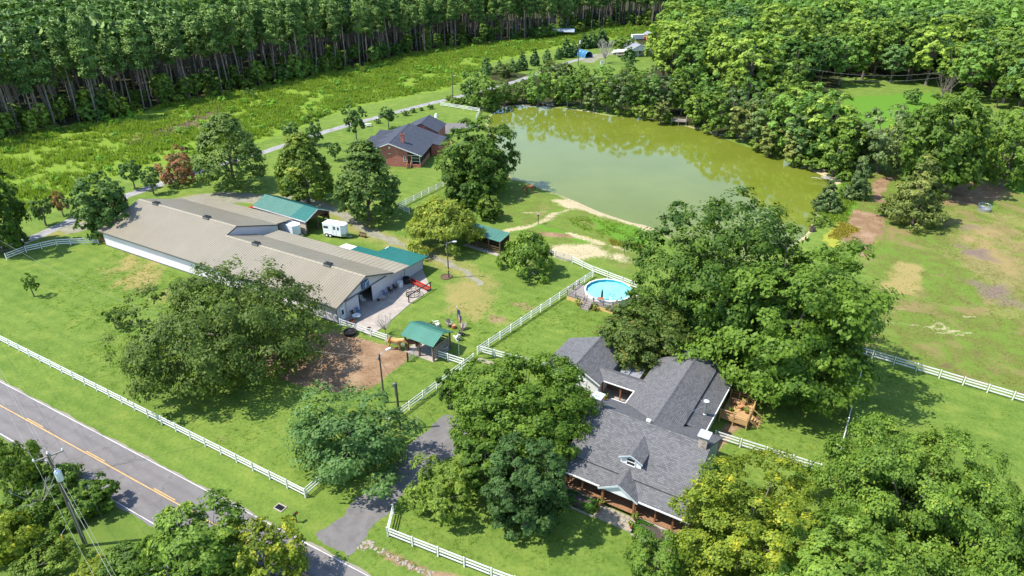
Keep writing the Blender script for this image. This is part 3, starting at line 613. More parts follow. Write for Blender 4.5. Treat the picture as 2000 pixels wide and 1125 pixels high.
def ground_mat():
    m, t, b, o = newmat('ground'); co = objco(t)
    def masks(nm):
        at = N(t, 'ShaderNodeAttribute', attribute_name=nm); s = N(t, 'ShaderNodeSeparateColor'); t.links.new(at.outputs['Color'], s.inputs[0]); return s.outputs
    A, Bm, C = masks('mask_a'), masks('mask_b'), masks('mask_c')
    big = noise(t, co, .045, 4, .6); mid = noise(t, co, .38, 5, .62, .4); fine = noise(t, co, 2.6, 5, .7); grain = noise(t, co, 11, 3, .7)
    stripes = N(t, 'ShaderNodeTexWave', wave_type='BANDS'); stripes.inputs['Scale'].default_value = .16; stripes.inputs['Distortion'].default_value = 1.4; stripes.inputs['Detail'].default_value = 2; stripes.inputs['Detail Scale'].default_value = .5
    ang = math.atan2(rdir.y, rdir.x); t.links.new(scaled(t, co, 1, 1, 1, R(90) - ang), stripes.inputs['Vector'])
    f = mth(t, 'ADD', mth(t, 'MULTIPLY', big, .45), mth(t, 'MULTIPLY', mid, .55)); f = mth(t, 'ADD', f, mth(t, 'MULTIPLY', mth(t, 'SUBTRACT', fine, .5), .62))
    f = mth(t, 'ADD', f, mth(t, 'MULTIPLY', mth(t, 'SUBTRACT', stripes.outputs[0], .5), .07))
    f = rng_(t, f, .32, .68)
    lawn = mixc(t, f, (.062, .114, .018), (.166, .222, .042))
    lawn = mixc(t, rng_(t, mid, .56, .74, 0, .6), lawn, (.205, .215, .048)); lawn = mixc(t, rng_(t, noise(t, co, .9, 5, .7, 1.2), .60, .72, 0, .5), lawn, (.24, .20, .085))
    lawn = mixc(t, rng_(t, fine, .28, .46, .45, 0), lawn, (.045, .098, .012))
    lawn = mixc(t, rng_(t, grain, .34, .70, .0, .5), lawn, (.165, .255, .038)); lawn = mixc(t, rng_(t, grain, .25, .42, .55, 0), lawn, (.040, .082, .010))
    def soft(mk, k=.55, a=.3, bb=.7):
        v = mth(t, 'ADD', mk, mth(t, 'MULTIPLY', mth(t, 'SUBTRACT', mth(t, 'ADD', mth(t, 'MULTIPLY', fine, .65), mth(t, 'MULTIPLY', mid, .35)), .5), k * 2))
        v = mth(t, 'MULTIPLY', rng_(t, v, a, bb), rng_(t, mk, 0.02, .18)); return v
    past = mixc(t, rng_(t, fine, .3, .7), (.060, .088, .014), (.155, .190, .032)); past = mixc(t, rng_(t, grain, .50, .68, 0, .7), past, (.27, .20, .095)); past = mixc(t, rng_(t, mid, .44, .60, 0, .75), past, (.125, .205, .028)); blo = noise(t, co, .11, 5, .65, .8); past = mixc(t, rng_(t, blo, .52, .64, 0, .75), past, (.23, .165, .075)); past = mixc(t, rng_(t, blo, .30, .42, .65, 0), past, (.115, .205, .026)); past = mixc(t, rng_(t, noise(t, co, .16, 5, .7, 1.), .60, .70, 0, .7), past, (.135, .085, .050)); past = mixc(t, rng_(t, fine, .28, .40, .7, 0), past, (.10, .070, .038))
    col = mixc(t, soft(Bm[0], .4), lawn, past)
    md = mixc(t, rng_(t, fine, .3, .7), (.10, .165, .018), (.21, .30, .036)); col = mixc(t, soft(Bm[1], .3), col, md)
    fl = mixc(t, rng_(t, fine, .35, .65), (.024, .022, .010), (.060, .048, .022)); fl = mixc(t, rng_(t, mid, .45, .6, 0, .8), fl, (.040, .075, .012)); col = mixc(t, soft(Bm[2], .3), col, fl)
    col = mixc(t, soft(A[2], .6), col, mixc(t, grain, (.20, .17, .055), (.36, .28, .11)))
    col = mixc(t, soft(C[0], .4), col, mixc(t, fine, (.055, .150, .012), (.140, .265, .030)))
    col = mixc(t, soft(C[1], .7), col, mixc(t, grain, (.20, .24, .03), (.36, .33, .05)))
    so = mixc(t, rng_(t, fine, .3, .7), (.150, .088, .044), (.29, .185, .110)); so = mixc(t, rng_(t, mid, .46, .66, 0, .75), so, (.33, .225, .135)); so = mixc(t, rng_(t, mid, .28, .42, .6, 0), so, (.13, .065, .035)); so = mixc(t, rng_(t, grain, .55, .75, 0, .4), so, (.37, .27, .17)); col = mixc(t, soft(A[0], .5), col, so)
    sa = mixc(t, rng_(t, fine, .3, .7), (.33, .26, .14), (.52, .44, .28)); col = mixc(t, soft(A[1], .85), col, sa)
    mu = mixc(t, rng_(t, fine, .3, .7), (.105, .070, .050), (.25, .19, .15)); col = mixc(t, soft(C[2], .7), col, mu)
    t.links.new(col, b.inputs['Base Color']); b.inputs['Roughness'].default_value = .95; b.inputs['Specular IOR Level'].default_value = .1
    h = mth(t, 'ADD', mth(t, 'MULTIPLY', grain, .5), fine); bump(t, b, h, .09, .7); return m
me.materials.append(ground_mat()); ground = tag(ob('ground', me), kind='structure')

def water_mat():
    m, t, b, o = newmat('pond_water'); co = objco(t)
    n1 = noise(t, co, .06, 4); n2 = noise(t, co, .7, 4)
    c = mixc(t, rng_(t, n1, .35, .65), (.130, .158, .016), (.155, .182, .024)); c = mixc(t, rng_(t, n2, .6, .8, 0, .2), c, (.20, .23, .04))
    t.links.new(c, b.inputs['Base Color']); b.inputs['Roughness'].default_value = .06; b.inputs['IOR'].default_value = 1.47; b.inputs['Specular IOR Level'].default_value = .5
    bump(t, b, noise(t, co, 1.2, 3), .01, .10); return m
M['water'] = water_mat()
A = np.array(POND); cen = A.mean(0); out = [tuple(p) for p in A]
def grow(poly, d):
    o = []; n = len(poly)
    for i in range(n):
        a, b = Vector(poly[i - 1]), Vector(poly[(i + 1) % n]); t = (b - a).normalized(); nn = Vector((-t.y, t.x))
        p = Vector(poly[i]); q1 = p + nn * d
        o.append(tuple(q1 if not inside(poly, np.array([p.x + nn.x * .5]), np.array([p.y + nn.y * .5]))[0] else p - nn * d))
    return o
sheet('pond_water', grow(POND, 1.2), -.42, M['water'])

# road, drive, lanes
def asphalt(name, c, c2, s=.25, tracks=False):
    m, t, b, o = newmat(name); co = objco(t)
    n1 = noise(t, scaled(t, co, 1, 1, 1), s, 6, .6, .6); n2 = noise(t, co, 14, 3, .7); n3 = noise(t, co, 1.6, 4)
    col = mixc(t, rng_(t, n1, .32, .68), c, c2); col = mixc(t, rng_(t, n2, .3, .8, 0, .35), col, [x * .65 for x in c]); col = mixc(t, rng_(t, n3, .6, .75, 0, .4), col, [x * 1.25 for x in c2])
    if tracks:
        sp = N(t, 'ShaderNodeSeparateXYZ'); t.links.new(co, sp.inputs[0])
        off = mth(t, 'ADD', mth(t, 'MULTIPLY', mth(t, 'SUBTRACT', sp.outputs[0], ROAD_R[0].x), rnorm.x), mth(t, 'MULTIPLY', mth(t, 'SUBTRACT', sp.outputs[1], ROAD_R[0].y), rnorm.y))
        wv = mth(t, 'SINE', mth(t, 'MULTIPLY', mth(t, 'ADD', off, mth(t, 'MULTIPLY', n3, .3)), 2 * math.pi / 1.34))
        col = mixc(t, rng_(t, wv, -.2, 1, 0, .30), col, [x * .72 for x in c])
        vo = N(t, 'ShaderNodeTexVoronoi', feature='DISTANCE_TO_EDGE'); vo.inputs['Scale'].default_value = .17; n5 = noise(t, co, .9, 4)
        av = N(t, 'ShaderNodeVectorMath', operation='ADD'); t.links.new(co, av.inputs[0]); cbn = N(t, 'ShaderNodeCombineXYZ'); t.links.new(mth(t, 'MULTIPLY', n5, 2.2), cbn.inputs[0]); t.links.new(mth(t, 'MULTIPLY', n3, 1.6), cbn.inputs[1]); t.links.new(cbn.outputs[0], av.inputs[1]); t.links.new(av.outputs[0], vo.inputs['Vector'])
        col = mixc(t, rng_(t, vo.outputs['Distance'], .003, .011, .32, 0), col, (.04, .038, .036))
        col = mixc(t, rng_(t, mth(t, 'ADD', off, mth(t, 'MULTIPLY', n5, .5)), .12, .38, 0, .7), col, (.30, .26, .20))
    t.links.new(col, b.inputs['Base Color']); b.inputs['Roughness'].default_value = .9; b.inputs['Specular IOR Level'].default_value = .2; bump(t, b, n2, .012, .5); return m
M['asphalt'] = asphalt('asphalt', (.160, .146, .140), (.210, .193, .184), .25, True); M['drive'] = asphalt('old_drive_asphalt', (.135, .126, .120), (.195, .182, .172), .9)
M['gravel'] = asphalt('grey_gravel', (.21, .205, .20), (.36, .345, .33), .6); M['gravel2'] = asphalt('thin_gravel', (.185, .18, .11), (.29, .27, .20), .7)
M['line_white'] = plain('road_paint_white', (.55, .54, .52), .7, .3, 2); M['line_yellow'] = plain('road_paint_yellow', (.58, .34, .11), .7, .25, 2)
WR = 5.35
def rect(s0, s1, o0, o1): return [road_pt(s0, o0), road_pt(s1, o0), road_pt(s1, o1), road_pt(s0, o1)]
sheet('road', ragged(rect(-140, 160, .22, -WR - .3), .10, .5, 2), .012, M['asphalt'])
sheet('road_marking', ragged(rect(-140, 160, .02, -.06), .014, 1.5, 3), .016, M['line_white']); sheet('road_marking', ragged(rect(-140, 160, -WR + .02, -WR - .06), .014, 1.5, 4), .016, M['line_white'])
ym = 2.47
sheet('road_marking', ragged(rect(-140, 160, -ym - .08, -ym - .19), .010, 1.5, 5), .016, M['line_yellow'])
s_d = [11.9 + 11.27 * k for k in range(-9, 13)]
for k, s in enumerate(s_d):
    sheet('road_marking', ragged(rect(s - 1.6, s + 1.6, -ym + .12, -ym + .02), .008, .7, k), .016, M['line_yellow'])
sheet('driveway', ragged(DRIVE, .24, .28, 7), .008, M['drive'])
sheet('lane', ragged(strip_poly(LANE, 2.7), .18, .5, 8), .004, M['gravel'])
sheet('farm_track', ragged(strip_poly(FARM, list(np.interp(range(len(FARM)), [0, 14, 22, 40, len(FARM)], [4.5, 5.5, 2.3, 1.7, .9]))), .3, .4, 9), .008, M['gravel2'])
sheet('house_driveway', ragged(PW([(846, 250), (866, 241), (905, 240), (935, 243), (935, 250), (900, 252), (870, 262), (852, 272)]), .1, .5, 12), .006, M['drive'])
sheet('yard_drive', ragged(strip_poly(smooth(PW([(1145, 122), (1165, 112), (1195, 104), (1222, 108)]), 4, False), 5), .3, .8, 13), .006, M['gravel2'])
pb = MB(); pb.ext([(x, y, .0) for x, y in PATIO], (0, 0, .07)); tag(pb.build('patio', M['concrete']), kind='structure')

# ------------------------------------------------------------------ fences
def fence(label, pts, mat='white', h=1.22, sp=2.45, rails=(.38, .76, 1.12), first=True, last=True, group=None, rw=.15, pw=.13, cat='fence', name='rail_fence'):
    P = [Vector((p[0], p[1])) for p in pts]; o = P[0]
    root = thing(name, label, cat, (o.x, o.y, 0), 0, group)
    k = ('post', mat, h, pw)
    if k not in MESH:
        mb = MB(); a = pw / 2; mb.box(-a, a, -a, a, -.2, h); a *= 1.25
        mb.add([(-a, -a, h), (a, -a, h), (a, a, h), (-a, a, h), (0, 0, h + .07)], [(3, 2, 1, 0), (0, 1, 4), (1, 2, 4), (2, 3, 4), (3, 0, 4)]); MESH[k] = mb.mesh('post', M[mat])
        mb = MB(); mb.box(pw / 2, 1 - pw / 2, -.022, .022, -rw / 2, rw / 2); MESH[('rail', mat, h, pw)] = mb.mesh('rail', M[mat])
    rnd = random.Random(len(label)); done = False
    for i in range(len(P) - 1):
        d = P[i + 1] - P[i]; n = max(1, round(d.length / sp)); a = math.atan2(d.y, d.x); st = d.length / n
        for q in range(n + 1):
            if q == 0 and (i > 0 or not first): continue
            if q == n and i == len(P) - 2 and not last: continue
            p = P[i] + d * (q / n) - o; ob('post', MESH[k], root, (p.x, p.y, 0), (rnd.gauss(0, .012), rnd.gauss(0, .012), a))
        for q in range(n):
            p = P[i] + d * (q / n) - o
            for z in rails:
                ob('rail', MESH[('rail', mat, h, pw)], root, (p.x, p.y, z + rnd.gauss(0, .008)), (0, rnd.gauss(0, .004), a), (st, 1, 1))
    return root
MESH = {}
def W(*px): return [tuple(g(*p)[:2]) for p in px]
fence('long white three-rail fence running beside the two-lane road', W((-60, 632), (0, 667), (597, 972), (633, 940)))
fence('white three-rail fence climbing from the driveway past the lamp poles to the flagpole', W((757, 832), (800, 800), (925, 706)))
fence('white three-rail fence from the flagpole gap straight up to the round pool', W((933, 692), (1158, 541)))
fence('white three-rail fence between the walnut tree and the gap by the flagpole', W((936, 690), (1090, 731)), first=False)
fence('short white three-rail fence from the small horse shelter to the flagpole', W((845, 696), (906, 716)))
fence('white three-rail fence between the barn corner and the metal gate', W((665, 637), (756, 668)))
fence('white three-rail fence between the sandy paddock and the round pool', W((1118, 514), (1158, 533), (1245, 566)), last=False)
fence('white three-rail fence half hidden under the sparse tree beside the sandy ground', W((1020, 486), (1084, 502)))
fence('white three-rail fence crossing the pasture from the big walnuts to the photo edge', W((1622, 676), (2080, 812)))
fence('white three-rail fence seen end-on dividing the lawn from the pasture', W((1690, 696), (1634, 905)), first=False)
fence('white three-rail fence on the verge below the round maple', W((769, 1003), (758, 1048), (960, 1128), (1100, 1180)))
fence('white three-rail fence curving from the dark tree to the back of the barn', W((14, 508), (52, 493), (112, 480), (193, 476)))
fence('white three-rail fence from the house chimney across the side lawn', W((1396, 858), (1600, 924)))
fence('white three-rail fence on the slope below the brick house', W((905, 345), (778, 408), (800, 418)))
fence('white three-rail fence beyond the brick house turning towards the pond', W((861, 207), (937, 219), (930, 234)), sp=3.0)

# tube gates
def gate(label, a, b, mat='galv', h=1.2, bars=6, posts=None):
    A_, B_ = g(*a), g(*b); d = B_ - A_; root = thing('field_gate', label, 'gate', A_, math.atan2(d.y, d.x)); Lg = d.length
    for i in range(bars): mb = MB(); mb.tube([(.06, 0, .2 + i * (h - .2) / (bars - 1)), (Lg - .06, 0, .2 + i * (h - .2) / (bars - 1))], .028, 6); mb.build('bar', M[mat], root)
    for x in (.04, Lg / 2, Lg - .04): mb = MB(); mb.tube([(x, .0, .15), (x, .0, h + .04)], .035, 6); mb.build('upright', M[mat], root)
    for x in posts or (): mb = MB(); mb.tube([(x * Lg + (-.14 if x < .5 else .14), 0, -.2), (x * Lg + (-.14 if x < .5 else .14), 0, h + .25)], .09, 8); mb.build('gate_post', M['black_metal'], root)
    return root
gate('grey tube gate between the white fence and the horse shelter', (757, 669), (796, 682))
gate('grey tube gate standing open in front of the horse shelter', (798, 706), (819, 690), posts=(0,))
gate('grey tube gate into the sandy paddock', (1085, 503), (1117, 513))
gate('brown plank gate against the back corner of the barn', (195, 476), (208, 478), 'brown_wood', 1.2, 5)

# ------------------------------------------------------------------ roofs with standing seams
def seams(mb, a, b, c, d, sp, w_=.05, h_=.035, m=0):
    """raised seams running from edge a-b (eave) up to edge d-c (ridge)"""
    a, b, c, d = map(Vector, (a, b, c, d)); n = max(2, int((b - a).length / sp)); nn = (b - a).cross(d - a).normalized()
    if nn.z < 0: nn = -nn
    for i in range(n + 1):
        t = i / n; p, q_ = a.lerp(b, t), d.lerp(c, t); s = (b - a).normalized() * w_ / 2
        mb.add([p - s, p + s, q_ + s, q_ - s, p + nn * h_, q_ + nn * h_], [(0, 4, 5, 3), (1, 2, 5, 4), (0, 1, 4), (2, 3, 5)], m)
def window(parent, name, c, w_, h_, nrm, frame='white', bars=True, mat='glass', d=.06):
    """framed window on a wall; c its centre, nrm the wall's outward axis ('x+','x-','y+','y-')"""
    ax = 0 if nrm[0] == 'x' else 1; sg = 1 if nrm[1] == '+' else -1
    def bx(u0, u1, z0, z1, d0, d1, mb):
        lo, hi = sorted((c[ax] + sg * d0, c[ax] + sg * d1)); o1 = c[1 - ax]
        if ax == 0: mb.box(lo, hi, o1 + u0, o1 + u1, c[2] + z0, c[2] + z1)
        else: mb.box(o1 + u0, o1 + u1, lo, hi, c[2] + z0, c[2] + z1)
    fr = MB(); t = .08
    for u0, u1, z0, z1 in ((-w_ / 2 - t, -w_ / 2, -h_ / 2 - t, h_ / 2 + t), (w_ / 2, w_ / 2 + t, -h_ / 2 - t, h_ / 2 + t), (-w_ / 2, w_ / 2, h_ / 2, h_ / 2 + t), (-w_ / 2, w_ / 2, -h_ / 2 - t, -h_ / 2)):
        bx(u0, u1, z0, z1, .003, d, fr)
    if bars: bx(-w_ / 2, w_ / 2, -.03, .03, .012, d * .9, fr)
    f = fr.build(name, M[frame], parent); p = MB(); bx(-w_ / 2, w_ / 2, -h_ / 2, h_ / 2, .003, .01, p); p.build('pane', M[mat], f); return f
def gable_roof(parent, xr, x0, x1, z0l, z0r, zr, y0, y1, mat, th=.12, sp=0, ridge=True, axis='y', name='roof_slope'):
    """two roof slopes with the ridge along y at x = xr"""
    S = []
    sw = (lambda x, y, z: (x, y, z)) if axis == 'y' else (lambda x, y, z: (y, x, z))
    for x, z in ((x0, z0l), (x1, z0r)):
        mb = MB(); q_ = [sw(x, y0, z), sw(x, y1, z), sw(xr, y1, zr), sw(xr, y0, zr)]
        mb.slab(q_, th)
        if sp: seams(mb, *q_, sp)
        S.append(mb.build(name, mat, parent))
    if ridge:
        mb = MB(); k = .18
        for sx, x, z in ((-1, x0, z0l), (1, x1, z0r)):
            zz = zr - (zr - z) * k / abs(xr - x); mb.ext([sw(xr, y0 - .02, zr + .045), sw(xr, y1 + .02, zr + .045), sw(xr + sx * k, y1 + .02, zz + .02), sw(xr + sx * k, y0 - .02, zz + .02)], (0, 0, -.03))
        mb.build('ridge_cap', mat, parent)
    return S

# ------------------------------------------------------------------ the long barn.  local x runs back along the barn, local y across it
BO, BA = Vector((-24.6, 82.9, 0)), math.atan2(.495, -.869)
# local axes: x = (-.869,.495), y = (.495,.869) would be left-handed, so the across axis t is stored as -y
barn = thing('barn', 'long metal barn with tan ribbed roofs, stepped gable and green lean-to', 'barn', BO, BA)
def bp(s, t, z): return (s, -t, z)
def bpart(name, mat, build_, **kw):
    mb = MB(); build_(mb); return mb.build(name, mat, barn, **kw)
Z0, SL = 2.9, .338
def zl(t): return Z0 + SL * (t + .5)
zr1, zr2 = zl(6.0), zl(8.3)
def roof(name, s0, s1, t0, z0, t1, z1, mat, sp, th=.10):
    mb = MB(); q_ = [bp(s0, t0, z0), bp(s1, t0, z0), bp(s1, t1, z1), bp(s0, t1, z1)]; mb.slab(q_, th); seams(mb, *q_, sp, .035, .018); return mb.build(name, M[mat], barn)
roof('roof_slope', -.6, 28.8, -.5, Z0, 6.0, zr1, 'barn_roof', .45); roof('roof_slope', 28.8, 54.3, -.5, Z0, 8.3, zr2, 'barn_roof', .45)
roof('roof_slope', -.6, 28.8, 12.0, 3.05, 6.0, zr1, 'barn_roof', .9); roof('roof_slope', 28.8, 54.3, 16.8, 3.05, 8.3, zr2, 'barn_roof', .9)
roof('lean_to_roof', -1.0, 27.4, 15.6, 2.72, 12.0, 3.02, 'barn_roof2', .9); roof('lean_to_roof', 29.4, 53.6, 20.7, 2.6, 16.8, 3.02, 'barn_roof2', .9)
roof('green_lean_to_roof', -1.1, 6.9, 20.4, 2.42, 15.6, 2.70, 'teal_roof', .45); roof('green_lean_to_roof', 6.9, 11.2, 17.6, 2.55, 15.6, 2.70, 'teal_roof', .45)
roof('white_lean_to_roof', 11.2, 13.6, 17.3, 2.58, 15.6, 2.70, 'white_metal', .45)
for s0, s1, t, z in ((-.6, 28.8, 6., zr1), (28.8, 54.3, 8.3, zr2)):
    def f(mb): mb.ext([bp(s0, t - .3, z - .07), bp(s0, t, z + .05), bp(s0, t + .3, z - .07), bp(s0, t, z + .0)], Vector(bp(s1 - s0, 0, 0)))
    bpart('ridge_cap', M['barn_roof2'], f)
bpart('fascia', M['barn_trim'], lambda mb: mb.box(-.6, 54.3, .44, .50, Z0 - .26, Z0 - .11))
def f(mb): mb.bar(bp(-.62, -.5, Z0 - .12), bp(-.62, 6, zr1 - .12), .05, .16); mb.bar(bp(-.62, 6, zr1 - .12), bp(-.62, 12, 2.93), .05, .16)
bpart('barge_board', M['barn_trim'], f)
def f(mb): mb.bar(bp(28.78, 6.3, zl(6.3) - .1), bp(28.78, 8.3, zr2 - .12), .05, .16); mb.bar(bp(28.78, 8.3, zr2 - .12), bp(28.78, 16.8, 2.93), .05, .16)
bpart('barge_board', M['barn_trim'], f)
bpart('side_wall', M['barn_wall'], lambda mb: mb.box(.13, 53.69, -.12, 0, 0, Z0 + .02))
def f(mb): mb.box(-.02, 53.82, .0, .02, 0, .18)
bpart('wall_base', M['barn_trim'], f)
# front gable: left panel, lintel with gable, the two sliding doors
bpart('front_wall', M['barn_gable'], lambda mb: (mb.box(0, .12, -4.4, 0, 0, 2.62), mb.ext([bp(0, .0, 2.62), bp(0, 12, 2.62), bp(0, 12, 2.86), bp(0, 6, zr1 - .14), bp(0, .0, zl(0) - .14)], (.12, 0, 0)), mb.box(0, .12, -12, -7.6, 0, 2.62)))
def f(mb): mb.box(-.10, -.03, -4.5, -1.9, .05, 2.55)
bpart('sliding_door', M['barn_gable'], f); bpart('sliding_door', M['barn_gable'], lambda mb: mb.box(-.10, -.03, -10.9, -7.5, .05, 2.75))
bpart('door_track', M['barn_trim'], lambda mb: (mb.box(-.14, -.02, -11.0, -1.7, 2.70, 2.82)))
bpart('door_jamb', M['barn_trim'], lambda mb: (mb.box(-.02, .10, -7.6, -7.5, 0, 2.62), mb.box(-.02, .1, -4.5, -4.4, 0, 2.62)))
bpart('front_wall', M['barn_gable'], lambda mb: mb.ext([bp(0.02, 12, 0), bp(.02, 15.4, 0), bp(.02, 15.4, 2.60), bp(.02, 12, 2.90)], (.12, 0, 0)))
bpart('front_wall', M['barn_gable'], lambda mb: mb.ext([bp(0.0, 15.4, 0), bp(.0, 20.2, 0), bp(.0, 20.2, 2.32), bp(.0, 15.4, 2.60)], (.12, 0, 0)))
bpart('corner_trim', M['barn_trim'], lambda mb: (mb.box(-.03, .05, -15.44, -15.38, 0, 2.6), mb.box(-.03, .05, -20.24, -20.18, 0, 2.3), mb.box(-.03, .05, -.04, .02, 0, 2.9)))
bpart('lean_to_wall', M['barn_wall'], lambda mb: (mb.box(.12, 6.8, -20.2, -20.08, 0, 2.32), mb.box(6.68, 6.8, -20.08, -15.4, 0, 2.5), mb.box(6.8, 27.2, -15.4, -15.28, 0, 2.6)))
bpart('step_gable_wall', M['barn_gable'], lambda mb: mb.ext([bp(28.9, 6.1, 0), bp(28.9, 16.7, 0), bp(28.9, 16.7, 2.92), bp(28.9, 8.3, zr2 - .13), bp(28.9, 6.1, zl(6.1) - .13)], (.12, 0, 0)))
bpart('rear_wall', M['barn_gable'], lambda mb: (mb.ext([bp(53.7, 0, 0), bp(53.7, 16.7, 0), bp(53.7, 16.7, 2.92), bp(53.7, 8.3, zr2 - .13), bp(53.7, 0, zl(0) - .13)], (.12, 0, 0)), mb.box(29.4, 53.4, -16.7, -16.58, 0, 2.9), mb.box(12.0, 28.9, -12.0, -11.88, 0, 2.9)))
bpart('lean_to_post', M['white_metal'], lambda mb: [mb.box(s - .07, s + .07, -20.45, -20.31, 0, 2.55) for s in (29.6, 34.4, 39.2, 44, 48.8, 53.4)])
bpart('floor', M['concrete'], lambda mb: mb.box(.12, 12, -11.8, -.12, -.05, .06))
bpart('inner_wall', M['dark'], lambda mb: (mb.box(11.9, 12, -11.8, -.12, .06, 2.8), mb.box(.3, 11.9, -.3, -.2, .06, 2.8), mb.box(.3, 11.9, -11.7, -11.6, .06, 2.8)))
for s in (6.9, 4.0): window(barn, 'window', (s, .0, 1.55), .62, 1.15, 'y+')
bpart('louvre', M['barn_trim'], lambda mb: [mb.box(4.95, 5.95, .0, .03, .55 + .1 * k, .61 + .1 * k) for k in range(4)])
window(barn, 'door', (0.0, -1.1, 1.15), .62, 1.7, 'x-', bars=False, mat='white'); window(barn, 'door_window', (-.02, -1.1, 1.35), .42, .8, 'x-', bars=False)
# hooded louvre above the door
lv = MB(); lv.box(-.30, -.01, -6.85, -5.45, 3.05, 4.1); lo = lv.build('gable_hood', M['blue'], barn)
hb = MB(); hb.bar(bp(-.34, 6.0, 3.75), bp(-.34, 6.75, 4.12), .07, .07); hb.bar(bp(-.34, 6.05, 3.75), bp(-.34, 6.0, 3.1), .07, .07); hb.build('hood_strut', M['white'], lo)
bpart('lamp', M['white'], lambda mb: mb.box(-.18, -.02, -1.35, -1.15, 2.35, 2.6))
# ridge cupolas
for s, t, z in ((6.6, 6, zr1), (21.8, 6, zr1), (36.0, 8.3, zr2), (49.4, 8.3, zr2)):
    mb = MB(); mb.box(s - .62, s + .62, -t - .42, -t + .42, z - .3, z + .28); cp = mb.build('cupola', M['teal_wall'] if 0 else M['barn_trim'], barn)
    mb = MB(); mb.box(s - .66, s + .66, -t - .46, -t + .46, z + .05, z + .13); mb.build('louvre_band', M['galv'], cp)
    mb = MB(); mb.box(s - .60, s + .60, -t - .40, -t + .40, z + .281, z + .33); mb.build('cupola_cap', M['dark'], cp)
    mb = MB(); mb.bar((s + .1, -t + .3, z + .3), (s + .1, -t + .3, z + .95), .06); mb.bar((s + .1, -t + .3, z + .92), (s - .5, -t - .2, z + .92), .05); mb.build('lightning_rod', M['galv'], cp)

# ------------------------------------------------------------------ green roofed equipment shed
shed = thing('equipment_shed', 'open-ended shed with a long teal metal roof beside the barn', 'shed', (-49.15, 121.56, 0), R(-32.4))
mb = MB(); q_ = [(-.1, 0, 2.75), (10.2, 0, 2.75), (10.9, 3.1, 4.15), (.1, 3.1, 4.15)]; mb.slab(q_, .09); seams(mb, *q_, .45, .05, .03); mb.build('roof_slope', M['green_roof_pale'], shed)
mb = MB(); q_ = [(10.2, 0, 2.752), (14.4, 0, 2.752), (14.4, 3.1, 4.152), (10.9, 3.1, 4.152)]; mb.slab(q_, .09); seams(mb, *q_, .45, .05, .03); mb.build('roof_slope', M['teal_roof'], shed)
mb = MB(); q_ = [(-.1, 6.2, 2.75), (14.4, 6.2, 2.75), (14.4, 3.1, 4.15), (-.1, 3.1, 4.15)]; mb.slab(q_, .09); seams(mb, *q_, .45, .05, .03); mb.build('roof_slope', M['teal_roof'], shed)
mb = MB(); mb.box(0, 14.2, .0, .05, 2.5, 2.66); mb.bar((14.42, 0, 2.7), (14.42, 3.1, 4.08), .05, .14); mb.bar((14.42, 3.1, 4.08), (14.42, 6.2, 2.7), .05, .14); mb.build('fascia', M['white_wall'], shed)
mb = MB(); mb.box(.2, 13.9, .3, .42, 0, 2.6); mb.build('side_wall', M['beige'], shed)
mb = MB(); mb.box(.2, .32, .42, 5.8, 0, 2.6); mb.box(.2, 13.9, 5.8, 5.92, 1.2, 2.6); mb.build('back_wall', M['brown_wood'], shed)
for y in (.36, 3.1, 4.5, 5.86): mb = MB(); mb.box(13.8, 13.98, y - .09, y + .09, 0, 2.7 if y in (.36, 5.86) else 3.6); mb.build('post', M['brown_wood'], shed)
mb = MB(); mb.ext([(13.85, .4, 2.62), (13.85, 5.8, 2.62), (13.85, 3.1, 3.95)], (.08, 0, 0)); mb.build('gable_board', M['brown_wood'], shed)
for k in range(3): mb = MB(); mb.box(13.99, 14.03, 4.6, 5.8, .5 + .6 * k, .72 + .6 * k); mb.build('rail', M['brown_wood'], shed)

